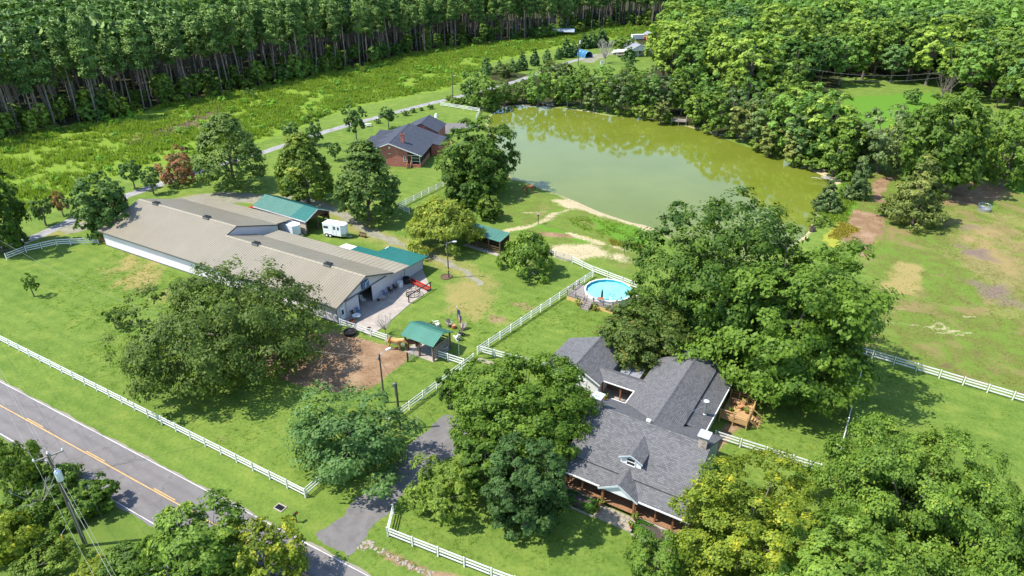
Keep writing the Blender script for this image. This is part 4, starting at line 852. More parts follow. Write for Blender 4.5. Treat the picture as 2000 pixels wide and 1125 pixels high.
# ------------------------------------------------------------------ trailers
def trailer(label, loc, rz, Lb=3.6, Wb=1.85, Hb=1.95, z0=.5, wheels=True, roofm='lead', nose=.7, windows=True, group=None):
    t = thing('horse_trailer', label, 'trailer', loc, rz, group)
    pl = [(0, 0), (Lb, 0), (Lb + nose, Wb * .28), (Lb + nose, Wb * .72), (Lb, Wb), (0, Wb)]
    mb = MB(); mb.ext([(x, y, z0) for x, y in pl], (0, 0, Hb)); mb.build('body', M['white_metal'], t, bevel=.04)
    c = (Lb / 2, Wb / 2); ins = [(x + (c[0] - x) * .07, y + (c[1] - y) * .12) for x, y in pl]
    rim = MB(); out_ = [(x - (c[0] - x) * .015, y - (c[1] - y) * .03) for x, y in pl]; rim.ext([(x, y, z0 + Hb - .06) for x, y in out_], (0, 0, .12)); rim.build('roof_rim', M['white_metal'], t, bevel=.03)
    rf = MB(); rf.ext([(x, y, z0 + Hb + .062) for x, y in ins], (0, 0, .03)); ro = rf.build('roof', M[roofm], t)
    for k in range(3 if not windows else 1): v_ = MB(); v_.box(Lb * (.3 + .2 * k) - .14, Lb * (.3 + .2 * k) + .14, Wb * .5 - .14, Wb * .5 + .14, z0 + Hb + .092, z0 + Hb + .17); v_.build('roof_vent', M['white_metal'], ro)
    if windows:
        for x0, x1, zz, hh in ((.2, 1.15, 1.25, .36), (2.25, 2.62, 1.2, .5), (3.08, 3.42, 1.2, .5)):
            mb = MB(); mb.box(x0, x1, -.022, -.002, z0 + zz, z0 + zz + hh); wn = mb.build('window', M['glass'], t)
            mb = MB(); mb.box(x0 - .05, x1 + .05, -.012, -.003, z0 + zz - .05, z0 + zz); mb.box(x0 - .05, x1 + .05, -.012, -.003, z0 + zz + hh, z0 + zz + hh + .05); mb.build('frame', M['galv'], wn)
        mb = MB(); mb.box(2.1, 2.13, -.014, -.002, z0 + .15, z0 + 1.8); mb.box(2.77, 2.8, -.014, -.002, z0 + .15, z0 + 1.8); mb.box(2.13, 2.77, -.013, -.002, z0 + 1.77, z0 + 1.8); mb.build('door', M['galv'], t)
        mb = MB(); mb.ext([(Lb + .03, -.004 + .02, z0 + .05), (Lb + nose + .01, Wb * .28, z0 + .05), (Lb + nose + .01, Wb * .72, z0 + .05), (Lb + .03, Wb - .02, z0 + .05)], (0, 0, .42)); mb.build('gravel_guard', M['galv'], t)
    for y in ((-.10, Wb - .12) if wheels else ()):
        for x in (.75, 1.5):
            wh = MB(); wh.lathe([(.16, -.0), (.34, .02), (.36, .11), (.34, .20), (.16, .22)], 18)
            o_ = wh.build('wheel', M['rubber'], t, (x, y + .22, .36), (R(90), 0, 0), smooth=False)
            hb_ = MB(); hb_.lathe([(.17, -.02), (.2, .0), (.2, .24), (.15, .26)], 14); hb_.build('rim', M['white_metal'], o_)
        fd = MB(); fd.tube([(.28, y + .09, .55), (.45, y + .09, .78), (1.1, y + .09, .82), (1.8, y + .09, .78), (1.97, y + .09, .55)], .06, 6); fd.build('fender', M['white_metal'], t)
    mb = MB(); mb.bar((Lb, Wb * .15, z0 - .03), (Lb + nose + .95, Wb * .5, z0 - .03), .09); mb.bar((Lb, Wb * .85, z0 - .03), (Lb + nose + .95, Wb * .5, z0 - .03), .09); mb.bar((Lb + nose + .55, Wb * .5, 0), (Lb + nose + .55, Wb * .5, z0 + .25), .08); mb.build('hitch', M['galv'], t)
    mb = MB(); mb.box(.05, Lb - .1, .1, Wb - .1, z0 - .14, z0 - .002); mb.build('chassis', M['black_metal'], t)
    return t
trailer('white horse trailer with two portholes parked on the grass by the track', (-34.07, 113.5, 0), R(-21), Lb=3.75, Hb=2.1)
trailer('low white trailer with three roof vents squeezed between barn and shed', (-42.3, 114.6, 0), R(-30.8), 3.4, 1.9, 1.75, .45, True, 'lead', .6, False)
trailer('white box trailer backed under the teal shed roof', (-39.2, 117.6, 0), R(148), 3.2, 1.8, 1.7, .9, True, 'white_metal', .4, False)

# ------------------------------------------------------------------ red pickup beyond the shed
def vehicle(name, label, cat, loc, rz, body, L0=5.2, W0=1.9, suv=False):
    t = thing(name, label, cat, loc, rz); h = W0 / 2
    prof = [(0, .45), (0, .95), (.12, 1.02), (1.45, 1.08), (2.0, 1.72), (3.2, 1.75), (3.45, 1.08), (L0, 1.05), (L0, .45)] if not suv else [(0, .45), (0, .9), (1.2, 1.05), (1.8, 1.62), (4.2, 1.66), (L0 - .1, 1.05), (L0, .45)]
    mb = MB(); mb.ext([(x, -h, z) for x, z in prof], (0, W0, 0)); mb.build('body', M[body], t, bevel=.06)
    gl = [(1.58, 1.12), (2.02, 1.66), (3.12, 1.68), (3.34, 1.12)] if not suv else [(1.35, 1.1), (1.85, 1.56), (4.1, 1.58), (4.6, 1.1)]
    for s in (-1, 1): mb = MB(); mb.ext([(x, s * (h + .004), z) for x, z in gl], (0, s * .012, 0)); mb.build('window', M['glass'], t)
    a, b_ = (prof[3], prof[4]) if not suv else (prof[2], prof[3])
    mb = MB(); mb.slab([(a[0] + .05, -h + .1, a[1] + .06), (a[0] + .05, h - .1, a[1] + .06), (b_[0] - .02, h - .15, b_[1] + .0), (b_[0] - .02, -h + .15, b_[1] + .0)], .02); mb.build('windscreen', M['glass'], t)
    for x in (.95, L0 - 1.05):
        for s in (-1, 1):
            wh = MB(); wh.lathe([(.15, -.1), (.36, -.1), (.38, 0), (.36, .1), (.15, .1)], 16); o_ = wh.build('wheel', M['rubber'], t, (x, s * (h - .06), .38), (R(90), 0, 0)); hb_ = MB(); hb_.lathe([(.1, -.12), (.21, -.11), (.21, .11), (.1, .12)], 12); hb_.build('rim', M['galv'], o_)
    for s in (-1, 1): mb = MB(); mb.box(-.03, .05, s * (h - .28) - .17, s * (h - .28) + .17, .72, .9); mb.build('headlight', M['white'], t)
    mb = MB(); mb.box(-.08, .0, -h, h, .45, .62); mb.build('bumper', M['galv'], t); return t
vehicle('red_pickup', 'red vehicle with its nose sticking out behind the teal roofed shed', 'truck', (-51.6, 125.4, 0), R(-28), 'red')
vehicle('parked_car', 'white car parked on the drive of the far white house', 'car', g(1196, 106), R(20), 'white_metal', 4.8, 1.9, True)

# ------------------------------------------------------------------ horse shelter and run-in lean-to
hs = thing('horse_shelter', 'small open horse shelter with a ribbed green gable roof', 'shelter', (-14.45, 75.83, 0), R(-32.4))
for y0, y1, z0, z1 in ((-.1, 2.1, 2.55, 3.5), (4.3, 2.1, 2.5, 3.5)):
    mb = MB(); q_ = [(-.1, y0, z0), (5.3, y0, z0), (5.3, y1, z1), (-.1, y1, z1)]; mb.slab(q_, .07); seams(mb, *q_, .23, .05, .03); mb.build('roof_slope', M['green_roof'], hs)
mb = MB(); mb.box(-.12, 5.32, 2.0, 2.2, 3.49, 3.54); mb.build('ridge_cap', M['green_roof'], hs)
for x in (.3, 2.6, 4.9):
    for y in (.35, 3.9): mb = MB(); mb.box(x - .09, x + .09, y - .09, y + .09, 0, 2.6); mb.build('post', M['brown_wood'], hs)
mb = MB(); mb.box(.2, 5.0, .28, .42, 2.42, 2.58); mb.box(.2, 5.0, 3.83, 3.97, 2.42, 2.58); mb.build('beam', M['brown_wood'], hs)
for k in range(4): mb = MB(); mb.box(.4, 4.8, 3.82, 3.86, .3 + k * .45, .52 + k * .45); mb.build('rail', M['brown_wood'], hs)
for k in range(5): mb = MB(); mb.box(4.92, 4.96, .45, 3.8, .25 + k * .38, .5 + k * .38); mb.build('rail', M['grey_wood'], hs)
mb = MB(); mb.box(.1, 5.0, .1, 4.0, -.04, .05); mb.build('slab', M['concrete'], hs)
mb = MB(); mb.box(2.4, 4.6, 3.2, 3.7, .05, .75); mb.build('manger', M['brown_wood'], hs)
ru = thing('run_in_shed', 'low run-in shed with a plain sage green roof under the yellow tree', 'shed', (-6.41, 108.82, 0), R(-35.8))
mb = MB(); q_ = [(-2.4, 0, 2.4), (5.4, 0, 2.4), (5.4, 3.0, 3.0), (-2.4, 3.0, 3.0)]; mb.slab(q_, .08); seams(mb, *q_, .6, .05, .02); mb.build('roof_slope', M['green_roof_pale'], ru)
for x in (-2.2, .3, 2.8, 5.2):
    for y in (.2, 2.8): mb = MB(); mb.box(x - .08, x + .08, y - .08, y + .08, 0, 2.36 + y * .2); mb.build('post', M['brown_wood'], ru)
mb = MB(); mb.box(-2.2, 5.2, 2.86, 2.92, 0, 2.85); mb.build('back_wall', M['brown_wood'], ru)
for k in range(3): mb = MB(); mb.box(-2.1, 5.1, .1, .14, .3 + k * .4, .45 + k * .4); mb.build('rail', M['brown_wood'], ru)
mb = MB(); mb.box(-2.2, 5.4, -.7, .3, -.05, .04); mb.build('slab', M['concrete'], ru)

# ------------------------------------------------------------------ brick house by the pond
BHR = R(-8.0)
bh = thing('brick_house', 'red brick house with a slate blue roof and brick chimney near the pond', 'house', (-21.2, 152.9, 0), BHR)
def hpart(root, name, mat, build_, parent=None, **kw):
    mb = MB(); build_(mb); return mb.build(name, M[mat] if isinstance(mat, str) else mat, parent or root, **kw)
gable_roof(bh, -7.1, -13.2, .5, 3.25, 2.95, 5.6, -.45, 17.5, M['shingle_blue'], .16)
def f(mb): mb.ext([(-12.8, 0, 0), (-3.0, 0, 0), (-3.0, 0, 3.9), (-7.1, 0, 5.36), (-12.8, 0, 3.2)], (0, .2, 0)); mb.box(-12.8, -12.6, .2, 17.2, 0, 3.2); mb.ext([(-12.8, 17.2, 0), (.1, 17.2, 0), (.1, 17.2, 2.9), (-7.1, 17.2, 5.36), (-12.8, 17.2, 3.2)], (0, .2, 0))
hpart(bh, 'brick_wall', 'brick', f)
hpart(bh, 'brick_wall', 'brick', lambda mb: (mb.box(-3.0, -.0, 0.0, .2, 0, .75), mb.box(-.2, 0, .2, 5.0, 0, .85), mb.box(-.2, 0, 5.0, 9, 0, 1.0)))
hpart(bh, 'brick_wall', 'brick', lambda mb: (mb.box(-3.05, -2.85, .2, 17.0, 0, 3.8),))
hpart(bh, 'porch_beam', 'beige', lambda mb: (mb.box(-3.0, .1, -.02, .18, 2.72, 2.92), mb.box(-.12, .1, .2, 17.2, 2.62, 2.80)))
hpart(bh, 'gable_trim', 'white', lambda mb: (mb.bar((-13.1, -.47, 3.16), (-7.1, -.47, 5.48), .05, .2), mb.bar((-7.1, -.47, 5.48), (.5, -.47, 2.84), .05, .2), mb.box(.42, .47, -.4, 17.4, 2.74, 2.9)))
for x in (-2.0, -.1): hpart(bh, 'porch_post', 'white', lambda mb: mb.box(x - .06, x + .06, .02, .16, .75, 2.72))
for y in (3.2, 6.2, 9.2, 12.2, 15.2): hpart(bh, 'porch_post', 'brown_wood', lambda mb: mb.box(-.16, -.02, y - .07, y + .07, .85, 2.62))
hpart(bh, 'porch_screen', 'glass', lambda mb: (mb.box(-1.94, -.16, .08, .1, 1.45, 2.2), mb.box(-.10, -.08, .2, 9, .85, 2.62)))
hpart(bh, 'porch_rail', 'white', lambda mb: (mb.box(-1.94, -.16, .03, .14, 1.35, 1.43), mb.box(-1.94, -.16, .03, .14, 2.22, 2.30)))
hpart(bh, 'porch_floor', 'brown_wood', lambda mb: mb.box(-2.85, -.2, .2, 17, .62, .75))
window(bh, 'screen_door', (-2.55, 0.0, 1.75), .72, 1.9, 'y-', 'red', False); window(bh, 'window', (-3.6, 0, 1.9), .38, 1.1, 'y-')
hpart(bh, 'round_vent', 'white', lambda mb: mb.lathe([(.26, 0), (.26, .05)], 18), loc=(-7.1, -.01, 4.45), rot=(R(90), 0, 0))
hpart(bh, 'address_plaque', 'white', lambda mb: mb.box(-7.5, -6.8, -.03, -.003, 3.0, 3.09))
st = hpart(bh, 'stair', 'brown_wood', lambda mb: [mb.box(-2.95, -2.1, -1.2 + .24 * k, -.95 + .24 * k, .0, .14 + .15 * k) for k in range(5)])
for x in (-3.0, -2.05): hpart(bh, 'stair_rail', 'tan_wood', lambda mb: (mb.bar((x, -1.25, .95), (x, .0, 1.75), .07), mb.bar((x, -1.2, 0), (x, -1.2, 1.0), .07), mb.bar((x, -.6, 0), (x, -.6, 1.36), .06)), parent=st)
ch = hpart(bh, 'chimney', 'brick', lambda mb: (mb.box(-5.3, -4.55, 3.2, 3.95, 3.9, 6.7), mb.box(-5.36, -4.49, 3.14, 4.01, 6.7, 6.85))); hpart(bh, 'chimney_cap', 'dark', lambda mb: mb.box(-5.2, -4.65, 3.3, 3.85, 6.851, 6.95), parent=ch)
# raised wing on the pond side
mb = MB(); mb.slab([(.5, 9.6, 2.952), (2.4, 9.6, 2.55), (2.4, 17.4, 2.55), (.5, 17.4, 2.952)], .15); mb.build('roof_slope', M['shingle_blue'], bh)
hpart(bh, 'brick_wall', 'brick', lambda mb: (mb.box(1.9, 2.1, 9.9, 17.2, 0, 2.4), mb.box(.1, 1.9, 9.9, 10.1, 0, 2.5)))
for y in (10.2, 12.2, 14.2, 16.2): hpart(bh, 'deck_post', 'tan_wood', lambda mb: mb.box(3.3, 3.42, y, y + .12, 0, 1.9))
hpart(bh, 'deck', 'tan_wood', lambda mb: mb.box(2.1, 3.5, 9.8, 18.5, .9, 1.02)); hpart(bh, 'deck_rail', 'tan_wood', lambda mb: (mb.box(3.38, 3.46, 9.8, 18.5, 1.75, 1.85), mb.box(3.38, 3.44, 9.8, 18.5, 1.35, 1.42)))
# garage block
gable_roof(bh, -4.7, -9.6, -.2, 3.0, 3.0, 5.15, 19.2, 28.3, M['shingle_blue'], .16)
hpart(bh, 'brick_wall', 'brick', lambda mb: (mb.ext([(-9.3, 19.6, 0), (-.5, 19.6, 0), (-.5, 19.6, 2.95), (-4.7, 19.6, 4.9), (-9.3, 19.6, 2.95)], (0, .2, 0)), mb.ext([(-9.3, 28, 0), (-.5, 28, 0), (-.5, 28, 2.9), (-4.7, 28, 4.95), (-9.3, 28, 2.9)], (0, -.2, 0)), mb.box(-.7, -.5, 19.8, 27.8, 0, 2.9), mb.box(-9.3, -9.1, 19.8, 27.8, 0, 2.9)))
mb = MB(); mb.slab([(-9.5, 17.5, 3.6), (-3.0, 17.5, 3.9), (-3.0, 19.3, 3.6), (-9.5, 19.3, 3.4)], .14); mb.build('link_roof', M['shingle_blue'], bh)
# three stepped hips on the lane side
for k, (y0, y1, xo, zr_) in enumerate(((1.2, 6.4, -15.4, 4.7), (7.4, 11.6, -15.8, 4.35), (12.4, 16.6, -15.2, 4.5))):
    ym_ = (y0 + y1) / 2
    for ya in (y0, y1):
        mb = MB(); mb.slab([(xo, ya, 2.95), (-10.5, ya, 2.95), (-9.4, ym_, zr_), (xo + 1.2, ym_, zr_)], .13); mb.build('roof_slope', M['shingle_blue'], bh)
    mb = MB(); mb.ext([(xo, y0, 2.95), (xo, y1, 2.95), (xo + 1.2, ym_, zr_)], (.05, 0, -.12)); mb.build('hip_slope', M['shingle_blue'], bh)
    hpart(bh, 'brick_wall', 'brick', lambda mb: mb.box(xo + .3, -12.81, y0 + .3, y1 - .3, 0, 2.85))
for x, y, z in ((-5.6, 14.2, 5.1), (-2.2, 9.8, 3.9), (-6.3, 1.6, 5.3)): hpart(bh, 'vent_pipe', 'galv', lambda mb: mb.tube([(x, y, z - .3), (x, y, z + .35)], .07, 8))

# ------------------------------------------------------------------ farmhouse.  local x along the porch, y back into the plot
FR = R(-31.35); M['side_green'] = plain('grey_green_siding', (.25, .31, .29), .6, .1)
fh = thing('farmhouse', 'rambling grey shingled farmhouse with a brown porch, dormer and stone chimneys', 'house', (4.95, 51.0, 0), FR)
EZ, RZ, RV = 2.62, 5.85, 7.05
sl = (RZ - EZ) / RV
def fp(name, mat, build_, parent=None, **kw): return hpart(fh, name, mat, build_, parent, **kw)
# porch roof a step below the main front slope
mb = MB(); mb.slab([(-.3, -.15, EZ - .07), (13.0, -.15, EZ - .07), (13.0, 1.75, EZ + sl * 1.6 - .02), (-.3, 1.75, EZ + sl * 1.6 - .02)], .14); mb.build('porch_roof', M['shingle'], fh)
mb = MB(); mb.slab([(-.3, 1.42, EZ + sl * 1.42 + .13), (12.3, 1.42, EZ + sl * 1.42 + .13), (12.3, RV, RZ), (-.3, RV, RZ)], .16); mb.build('roof_slope', M['shingle'], fh)
BV, BZ = 12.35, 3.0
mb = MB(); mb.slab([(-.3, BV, BZ), (12.3, BV, BZ), (12.3, RV, RZ), (-.3, RV, RZ)], .16); mb.build('roof_slope', M['shingle'], fh)
fp('ridge_cap', 'shingle', lambda mb: mb.ext([(-.3, RV - .2, RZ - .06), (-.3, RV, RZ + .05), (-.3, RV + .2, RZ - .08)], (12.6, 0, 0)))
fp('gutter', 'white', lambda mb: (mb.box(-.3, 4.2, -.24, -.152, EZ - .2, EZ - .06), mb.box(8.02, 13.0, -.24, -.152, EZ - .2, EZ - .06), mb.box(-.3, 1.3, BV + .002, BV + .09, BZ - .14, BZ - .0)))
fp('wall', 'white_wall', lambda mb: (mb.ext([(0, 1.9, 0), (0, 12, 0), (0, 12, 2.95), (0, RV, RZ - .2), (0, 1.9, 3.35)], (.15, 0, 0)), mb.box(.15, 11.85, 11.85, 12, 0, 2.95)))
fp('gable_wall', 'side_green', lambda mb: mb.ext([(12.0, 1.9, 0), (12.0, 12, 0), (12.0, 12, 2.95), (12.0, RV, RZ - .2), (12.0, 1.9, 3.35)], (-.15, 0, 0)))
fp('front_wall', 'brown_wood', lambda mb: mb.box(.15, 11.85, 1.9, 2.05, .5, 3.3))
for x in (1.6, 3.3, 9.3, 10.9): window(fh, 'window', (x, 1.9, 1.6), .8, 1.3, 'y-')
window(fh, 'front_door', (6.1, 1.9, 1.55), .9, 2.0, 'y-', 'white', False, 'tan_wood')
# porch floor, board by board
pl = MB(); pl.box(-.065, .065, 0, 1.8, 0, .05); plm = pl.mesh('plank', M['porch']); nb_ = int(13.0 / .145)
for k in range(nb_): ob('plank', plm, fh, (-.05 + .145 * k, .02 + random.Random(k).uniform(-.015, .015), .52))
fp('porch_edge', 'concrete', lambda mb: mb.box(-.15, 4.5, -.25, .0, 0, .50)); fp('porch_edge', 'concrete', lambda mb: mb.box(7.9, 13.1, -.25, .0, 0, .50))
for x in (.35, 2.2, 4.45, 7.75, 9.7, 11.4, 12.85): fp('porch_post', 'post_wood', lambda mb: (mb.box(x - .08, x + .08, .12, .28, .57, 2.46), mb.bar((x - .4, .2, 2.42), (x, .2, 2.0), .07), mb.bar((x + .4, .2, 2.42), (x, .2, 2.0), .07)))
fp('porch_beam', 'post_wood', lambda mb: mb.box(-.2, 12.95, .12, .28, 2.462, 2.60))
# entrance gablet
GX0, GX1, GM, GP = 4.1, 8.05, 6.1, 3.8
gv = (GP - EZ) / sl
for x in (GX0, GX1):
    mb = MB(); vb = .25; a_ = [(x, -.45, EZ - .05), (x, (EZ - EZ) / sl + .35, EZ - .05), (GM, gv + .35, GP), (GM, -.45, GP)]; mb.slab(a_, .12); mb.build('porch_gable_roof', M['shingle_x'], fh)
fp('porch_gable', 'white_wall', lambda mb: mb.ext([(GX0 + .15, -.28, EZ - .16), (GX1 - .15, -.28, EZ - .16), (GM, -.28, GP - .16)], (0, .1, 0)))
fp('porch_gable_trim', 'teal_wall', lambda mb: (mb.bar((GX0 - .02, -.47, EZ - .14), (GM, -.47, GP - .08), .05, .18), mb.bar((GM, -.47, GP - .08), (GX1 + .02, -.47, EZ - .14), .05, .18)))
for x in (4.5, 7.7): fp('porch_post', 'post_wood', lambda mb: mb.box(x - .1, x + .1, -.3, -.1, .0, 2.46))
# dormer
DX0, DX1, DM = 5.0, 7.1, 6.05; DV = 2.55; dz = EZ + sl * DV; DE, DP = dz + .95, dz + 1.5
for x in (DX0 - .15, DX1 + .15):
    mb = MB(); mb.slab([(x, DV - .2, DE - .08), (x, (DE - .08 - EZ) / sl + .2, DE - .08), (DM, (DP - EZ) / sl + .2, DP), (DM, DV - .2, DP)], .1); mb.build('dormer_roof', M['shingle_x'], fh)
dm = fp('dormer_wall', 'white_wall', lambda mb: (mb.ext([(DX0, DV, dz - .25), (DX1, DV, dz - .25), (DX1, DV, DE - .1), (DM, DV, DP - .13), (DX0, DV, DE - .1)], (0, .12, 0)),
    mb.ext([(DX0, DV + .12, dz - .2), (DX0, DV + .12, DE - .14), (DX0, (DE - EZ) / sl, DE - .14)], (.1, 0, 0)), mb.ext([(DX1, DV + .12, dz - .2), (DX1, DV + .12, DE - .14), (DX1, (DE - EZ) / sl, DE - .14)], (-.1, 0, 0))))
window(fh, 'dormer_window', (DM, DV, dz + .55), .78, .80, 'y-')
fp('dormer_trim', 'teal_wall', lambda mb: (mb.bar((DX0 - .18, DV - .22, DE - .14), (DM, DV - .22, DP - .07), .04, .12), mb.bar((DM, DV - .22, DP - .07), (DX1 + .18, DV - .22, DE - .14), .04, .12)))
# chimneys
for x, v_, zt in ((.35, 7.0, 7.05), (11.55, 6.9, 6.95)):
    c_ = fp('chimney', 'stone', lambda mb: mb.box(x - .42, x + .42, v_ - .45, v_ + .45, 4.4 if x < 2 else 4.4, zt)); fp('chimney_cap', 'lead', lambda mb: mb.box(x - .56, x + .56, v_ - .58, v_ + .58, zt, zt + .10), parent=c_)
    fp('flue_hood', 'lead', lambda mb: mb.ext([(x - .5, v_ - .5, zt + .101), (x + .5, v_ - .5, zt + .101), (x, v_ - .5, zt + .2)], (0, 1.0, 0)), parent=c_)
# rear wing
WZ, WX, WL, WRx = 5.05, 5.95, 1.25, 10.35
wsl = (WZ - 2.62) / (WX - WL)
wf = lambda x: WZ - wsl * abs(x - WX)
vback = lambda z: RV + (RZ - z) / ((RZ - BZ) / (BV - RV))
mb = MB(); mb.slab([(WL, 13.0, wf(WL)), (WL, 23.4, wf(WL)), (WX, 23.8, WZ), (WX, vback(WZ) - .3, WZ)], .15); mb.build('roof_slope', M['shingle_x'], fh)
mb = MB(); mb.slab([(2.7, 23.2, wf(2.7) + .02), (2.7, 24.6, wf(2.7) + .02), (WX - .1, 24.6, WZ), (WX - .1, 23.2, WZ)], .15); mb.build('roof_slope', M['shingle_x'], fh)
mb = MB(); mb.slab([(8.45, vback(wf(8.45)) - .4, wf(8.45) + .12), (8.45, 24.1, wf(8.45) + .12), (WX, 24.1, WZ + .015), (WX, vback(WZ) - .3, WZ + .015)], .17); mb.build('roof_slope', M['shingle_x'], fh)
mb = MB(); mb.slab([(WRx, 12.3, 2.68), (WRx, 23.6, 2.68), (8.3, 23.6, wf(8.3) - .10), (8.3, 11.6, wf(8.3) - .10)], .14); mb.build('roof_slope', M['shingle_x'], fh)
fp('ridge_cap', 'shingle_x', lambda mb: mb.ext([(WX - .2, vback(WZ) - .3, WZ - .06), (WX, vback(WZ) - .3, WZ + .06), (WX + .2, vback(WZ) - .3, WZ - .06)], (0, 24.1 - vback(WZ) + .3, 0)))
fp('gutter', 'white', lambda mb: (mb.box(WRx + .002, WRx + .10, 12.4, 23.7, 2.54, 2.68), mb.box(WL - .1, WL - .002, 13.0, 15.4, 2.5, 2.63)))
fp('wing_wall', 'white_wall', lambda mb: (mb.box(9.8, 9.95, 12.1, 23.1, 0, 2.6), mb.box(1.6, 1.75, 12.1, 23.0, 0, 2.55), mb.ext([(1.75, 23.0, 0), (9.8, 23.0, 0), (9.8, 23.0, 2.7), (WX, 23.0, WZ - .2), (1.75, 23.0, 2.6)], (0, .1, 0))))
window(fh, 'patio_door', (9.95, 20.8, 1.95), 1.6, 1.5, 'x+', 'white', True)
pp = fp('stove_pipe', 'galv', lambda mb: (mb.tube([(9.5, 15.0, 2.9), (9.5, 15.0, 4.75)], .17, 12), mb.lathe([(.30, 2.86), (.25, 3.15), (.18, 3.2)], 14, (9.5, 15.0)))); fp('pipe_cap', 'lead', lambda mb: mb.lathe([(.30, 4.75), (.31, 4.85), (.05, 4.97)], 14, (9.5, 15.0)), parent=pp)
fp('pipe_stay', 'galv', lambda mb: (mb.tube([(9.45, 15.0, 4.2), (8.0, 13.2, 3.75)], .025, 4), mb.tube([(9.45, 15.05, 4.3), (8.3, 16.6, 3.65)], .025, 4)), parent=pp)
fp('roof_vent', 'white', lambda mb: mb.box(5.5, 5.95, 7.45, 7.75, 5.45, 5.85))
# garage and the breezeway that ties it to the wing
gable_roof(fh, -6.0, -10.4, -2.7, 2.55, 2.5, 4.2, 14.6, 21.9, M['shingle_x'], .15)
fp('garage_wall', 'white_wall', lambda mb: (mb.ext([(-10.0, 15.1, 0), (-3.1, 15.1, 0), (-3.1, 15.1, 2.5), (-6.0, 15.1, 4.02), (-10.0, 15.1, 2.55)], (0, .15, 0)), mb.box(-3.25, -3.1, 15.25, 21.35, 0, 2.5), mb.box(-10, -9.85, 15.25, 21.35, 0, 2.52), mb.ext([(-10.0, 21.5, 0), (-3.1, 21.5, 0), (-3.1, 21.5, 2.5), (-6.0, 21.5, 4.02), (-10.0, 21.5, 2.55)], (0, -.15, 0))))
fp('garage_trim', 'white', lambda mb: (mb.bar((-10.4, 14.56, 2.43), (-6.0, 14.56, 4.1), .05, .16), mb.bar((-6.0, 14.56, 4.1), (-2.68, 14.56, 2.4), .05, .16)))
gd = fp('garage_door', 'white', lambda mb: mb.box(-7.6, -4.6, 15.05, 15.09, 0, 2.1)); fp('door_seam', 'galv', lambda mb: [mb.box(-7.6, -4.6, 15.035, 15.049, z, z + .03) for z in (.5, 1.0, 1.55)], parent=gd)
wv = fp('weather_vane', 'black_metal', lambda mb: (mb.tube([(-6, 21.7, 4.2), (-6, 21.7, 5.1)], .025, 6), mb.ext([(-6.35, 21.7, 4.95), (-6.1, 21.7, 5.02), (-5.9, 21.7, 5.3), (-5.75, 21.7, 5.05), (-5.55, 21.7, 5.0)], (0, .03, 0)), mb.bar((-6.3, 21.7, 4.75), (-5.7, 21.7, 4.75), .03)))
for v0, z0_, in ((15.7, 2.5), (18.3, 2.5)):
    mb = MB(); mb.slab([(-5.2, v0, z0_), (2.4, v0, z0_), (2.6, 17.0, 3.12), (-5.2, 17.0, 3.12)], .13); mb.build('breezeway_roof', M['shingle'], fh)
fp('gutter', 'white', lambda mb: mb.box(-4.4, 1.2, 15.60, 15.69, 2.38, 2.5))
fp('courtyard_floor', 'concrete', lambda mb: mb.box(-3.1, 1.6, 12.4, 18.2, 0, .12))
fp('courtyard_fence', 'brown_wood', lambda mb: [mb.box(-3.0 + .17 * k, -2.9 + .17 * k, 17.6, 17.66, .1, 1.5) for k in range(26)])
for x in (-2.9, -.6, 1.3): fp('breezeway_post', 'post_wood', lambda mb: mb.box(x - .07, x + .07, 15.85, 15.99, .12, 2.36))
# side lean-to roofs behind the garage
hpart(fh, 'pump_house_roof', 'grey_roof', lambda mb: (mb.slab([(-2.4, 18.9, 1.5), (-1.1, 18.9, 1.5), (-1.1, 21.4, 1.75), (-2.4, 21.4, 1.75)], .08), mb.slab([(-1.0, 18.9, 1.5), (.3, 18.9, 1.5), (.3, 21.4, 1.75), (-1.0, 21.4, 1.75)], .08)))
hpart(fh, 'pump_house_wall', 'brown_wood', lambda mb: mb.box(-2.3, .2, 19.0, 21.3, 0, 1.42))
# stone steps, stone by stone
sm = {}
for k, (v0, z1_) in enumerate(((-.62, .40), (-.98, .28), (-1.34, .16), (-1.70, .07))):
    x = 4.75; rnd = random.Random(20 + k); x1 = 7.9
    while x < x1 - .2:
        wd = min(rnd.choice((.5, .62, .78)), x1 - x)
        if x1 - x - wd < .3: wd = x1 - x
        mb = MB(); mb.box(0, wd - .025, 0, .40, -.15, .0); key = round(wd, 2)
        if key not in sm:
            o_ = mb.build('stone', M['step_stone'], fh, bevel=.02); sm[key] = o_.data
        else: o_ = ob('stone', sm[key], fh)
        o_.location = (x, v0 + rnd.uniform(-.015, .015), z1_ + rnd.uniform(-.008, .008)); x += wd
for x in (4.55, 8.0):
    for k in range(3):
        mb = MB(); mb.box(x - .2, x + .2, -.75 - .5 * k, -.28 - .5 * k, 0, .55 - .14 * k); mb.build('stone', M['step_stone'], fh, bevel=.02)
fp('flower_border', 'concrete', lambda mb: mb.box(.5, 4.3, -1.85, -1.7, 0, .10)); fp('flower_border', 'concrete', lambda mb: mb.box(8.25, 12.8, -1.95, -1.8, 0, .10))
FHM = Matrix.Translation((4.95, 51.0, 0)) @ Matrix.Rotation(FR, 4, 'Z')
def fw(x, y, z=0): return FHM @ Vector((x, y, z))

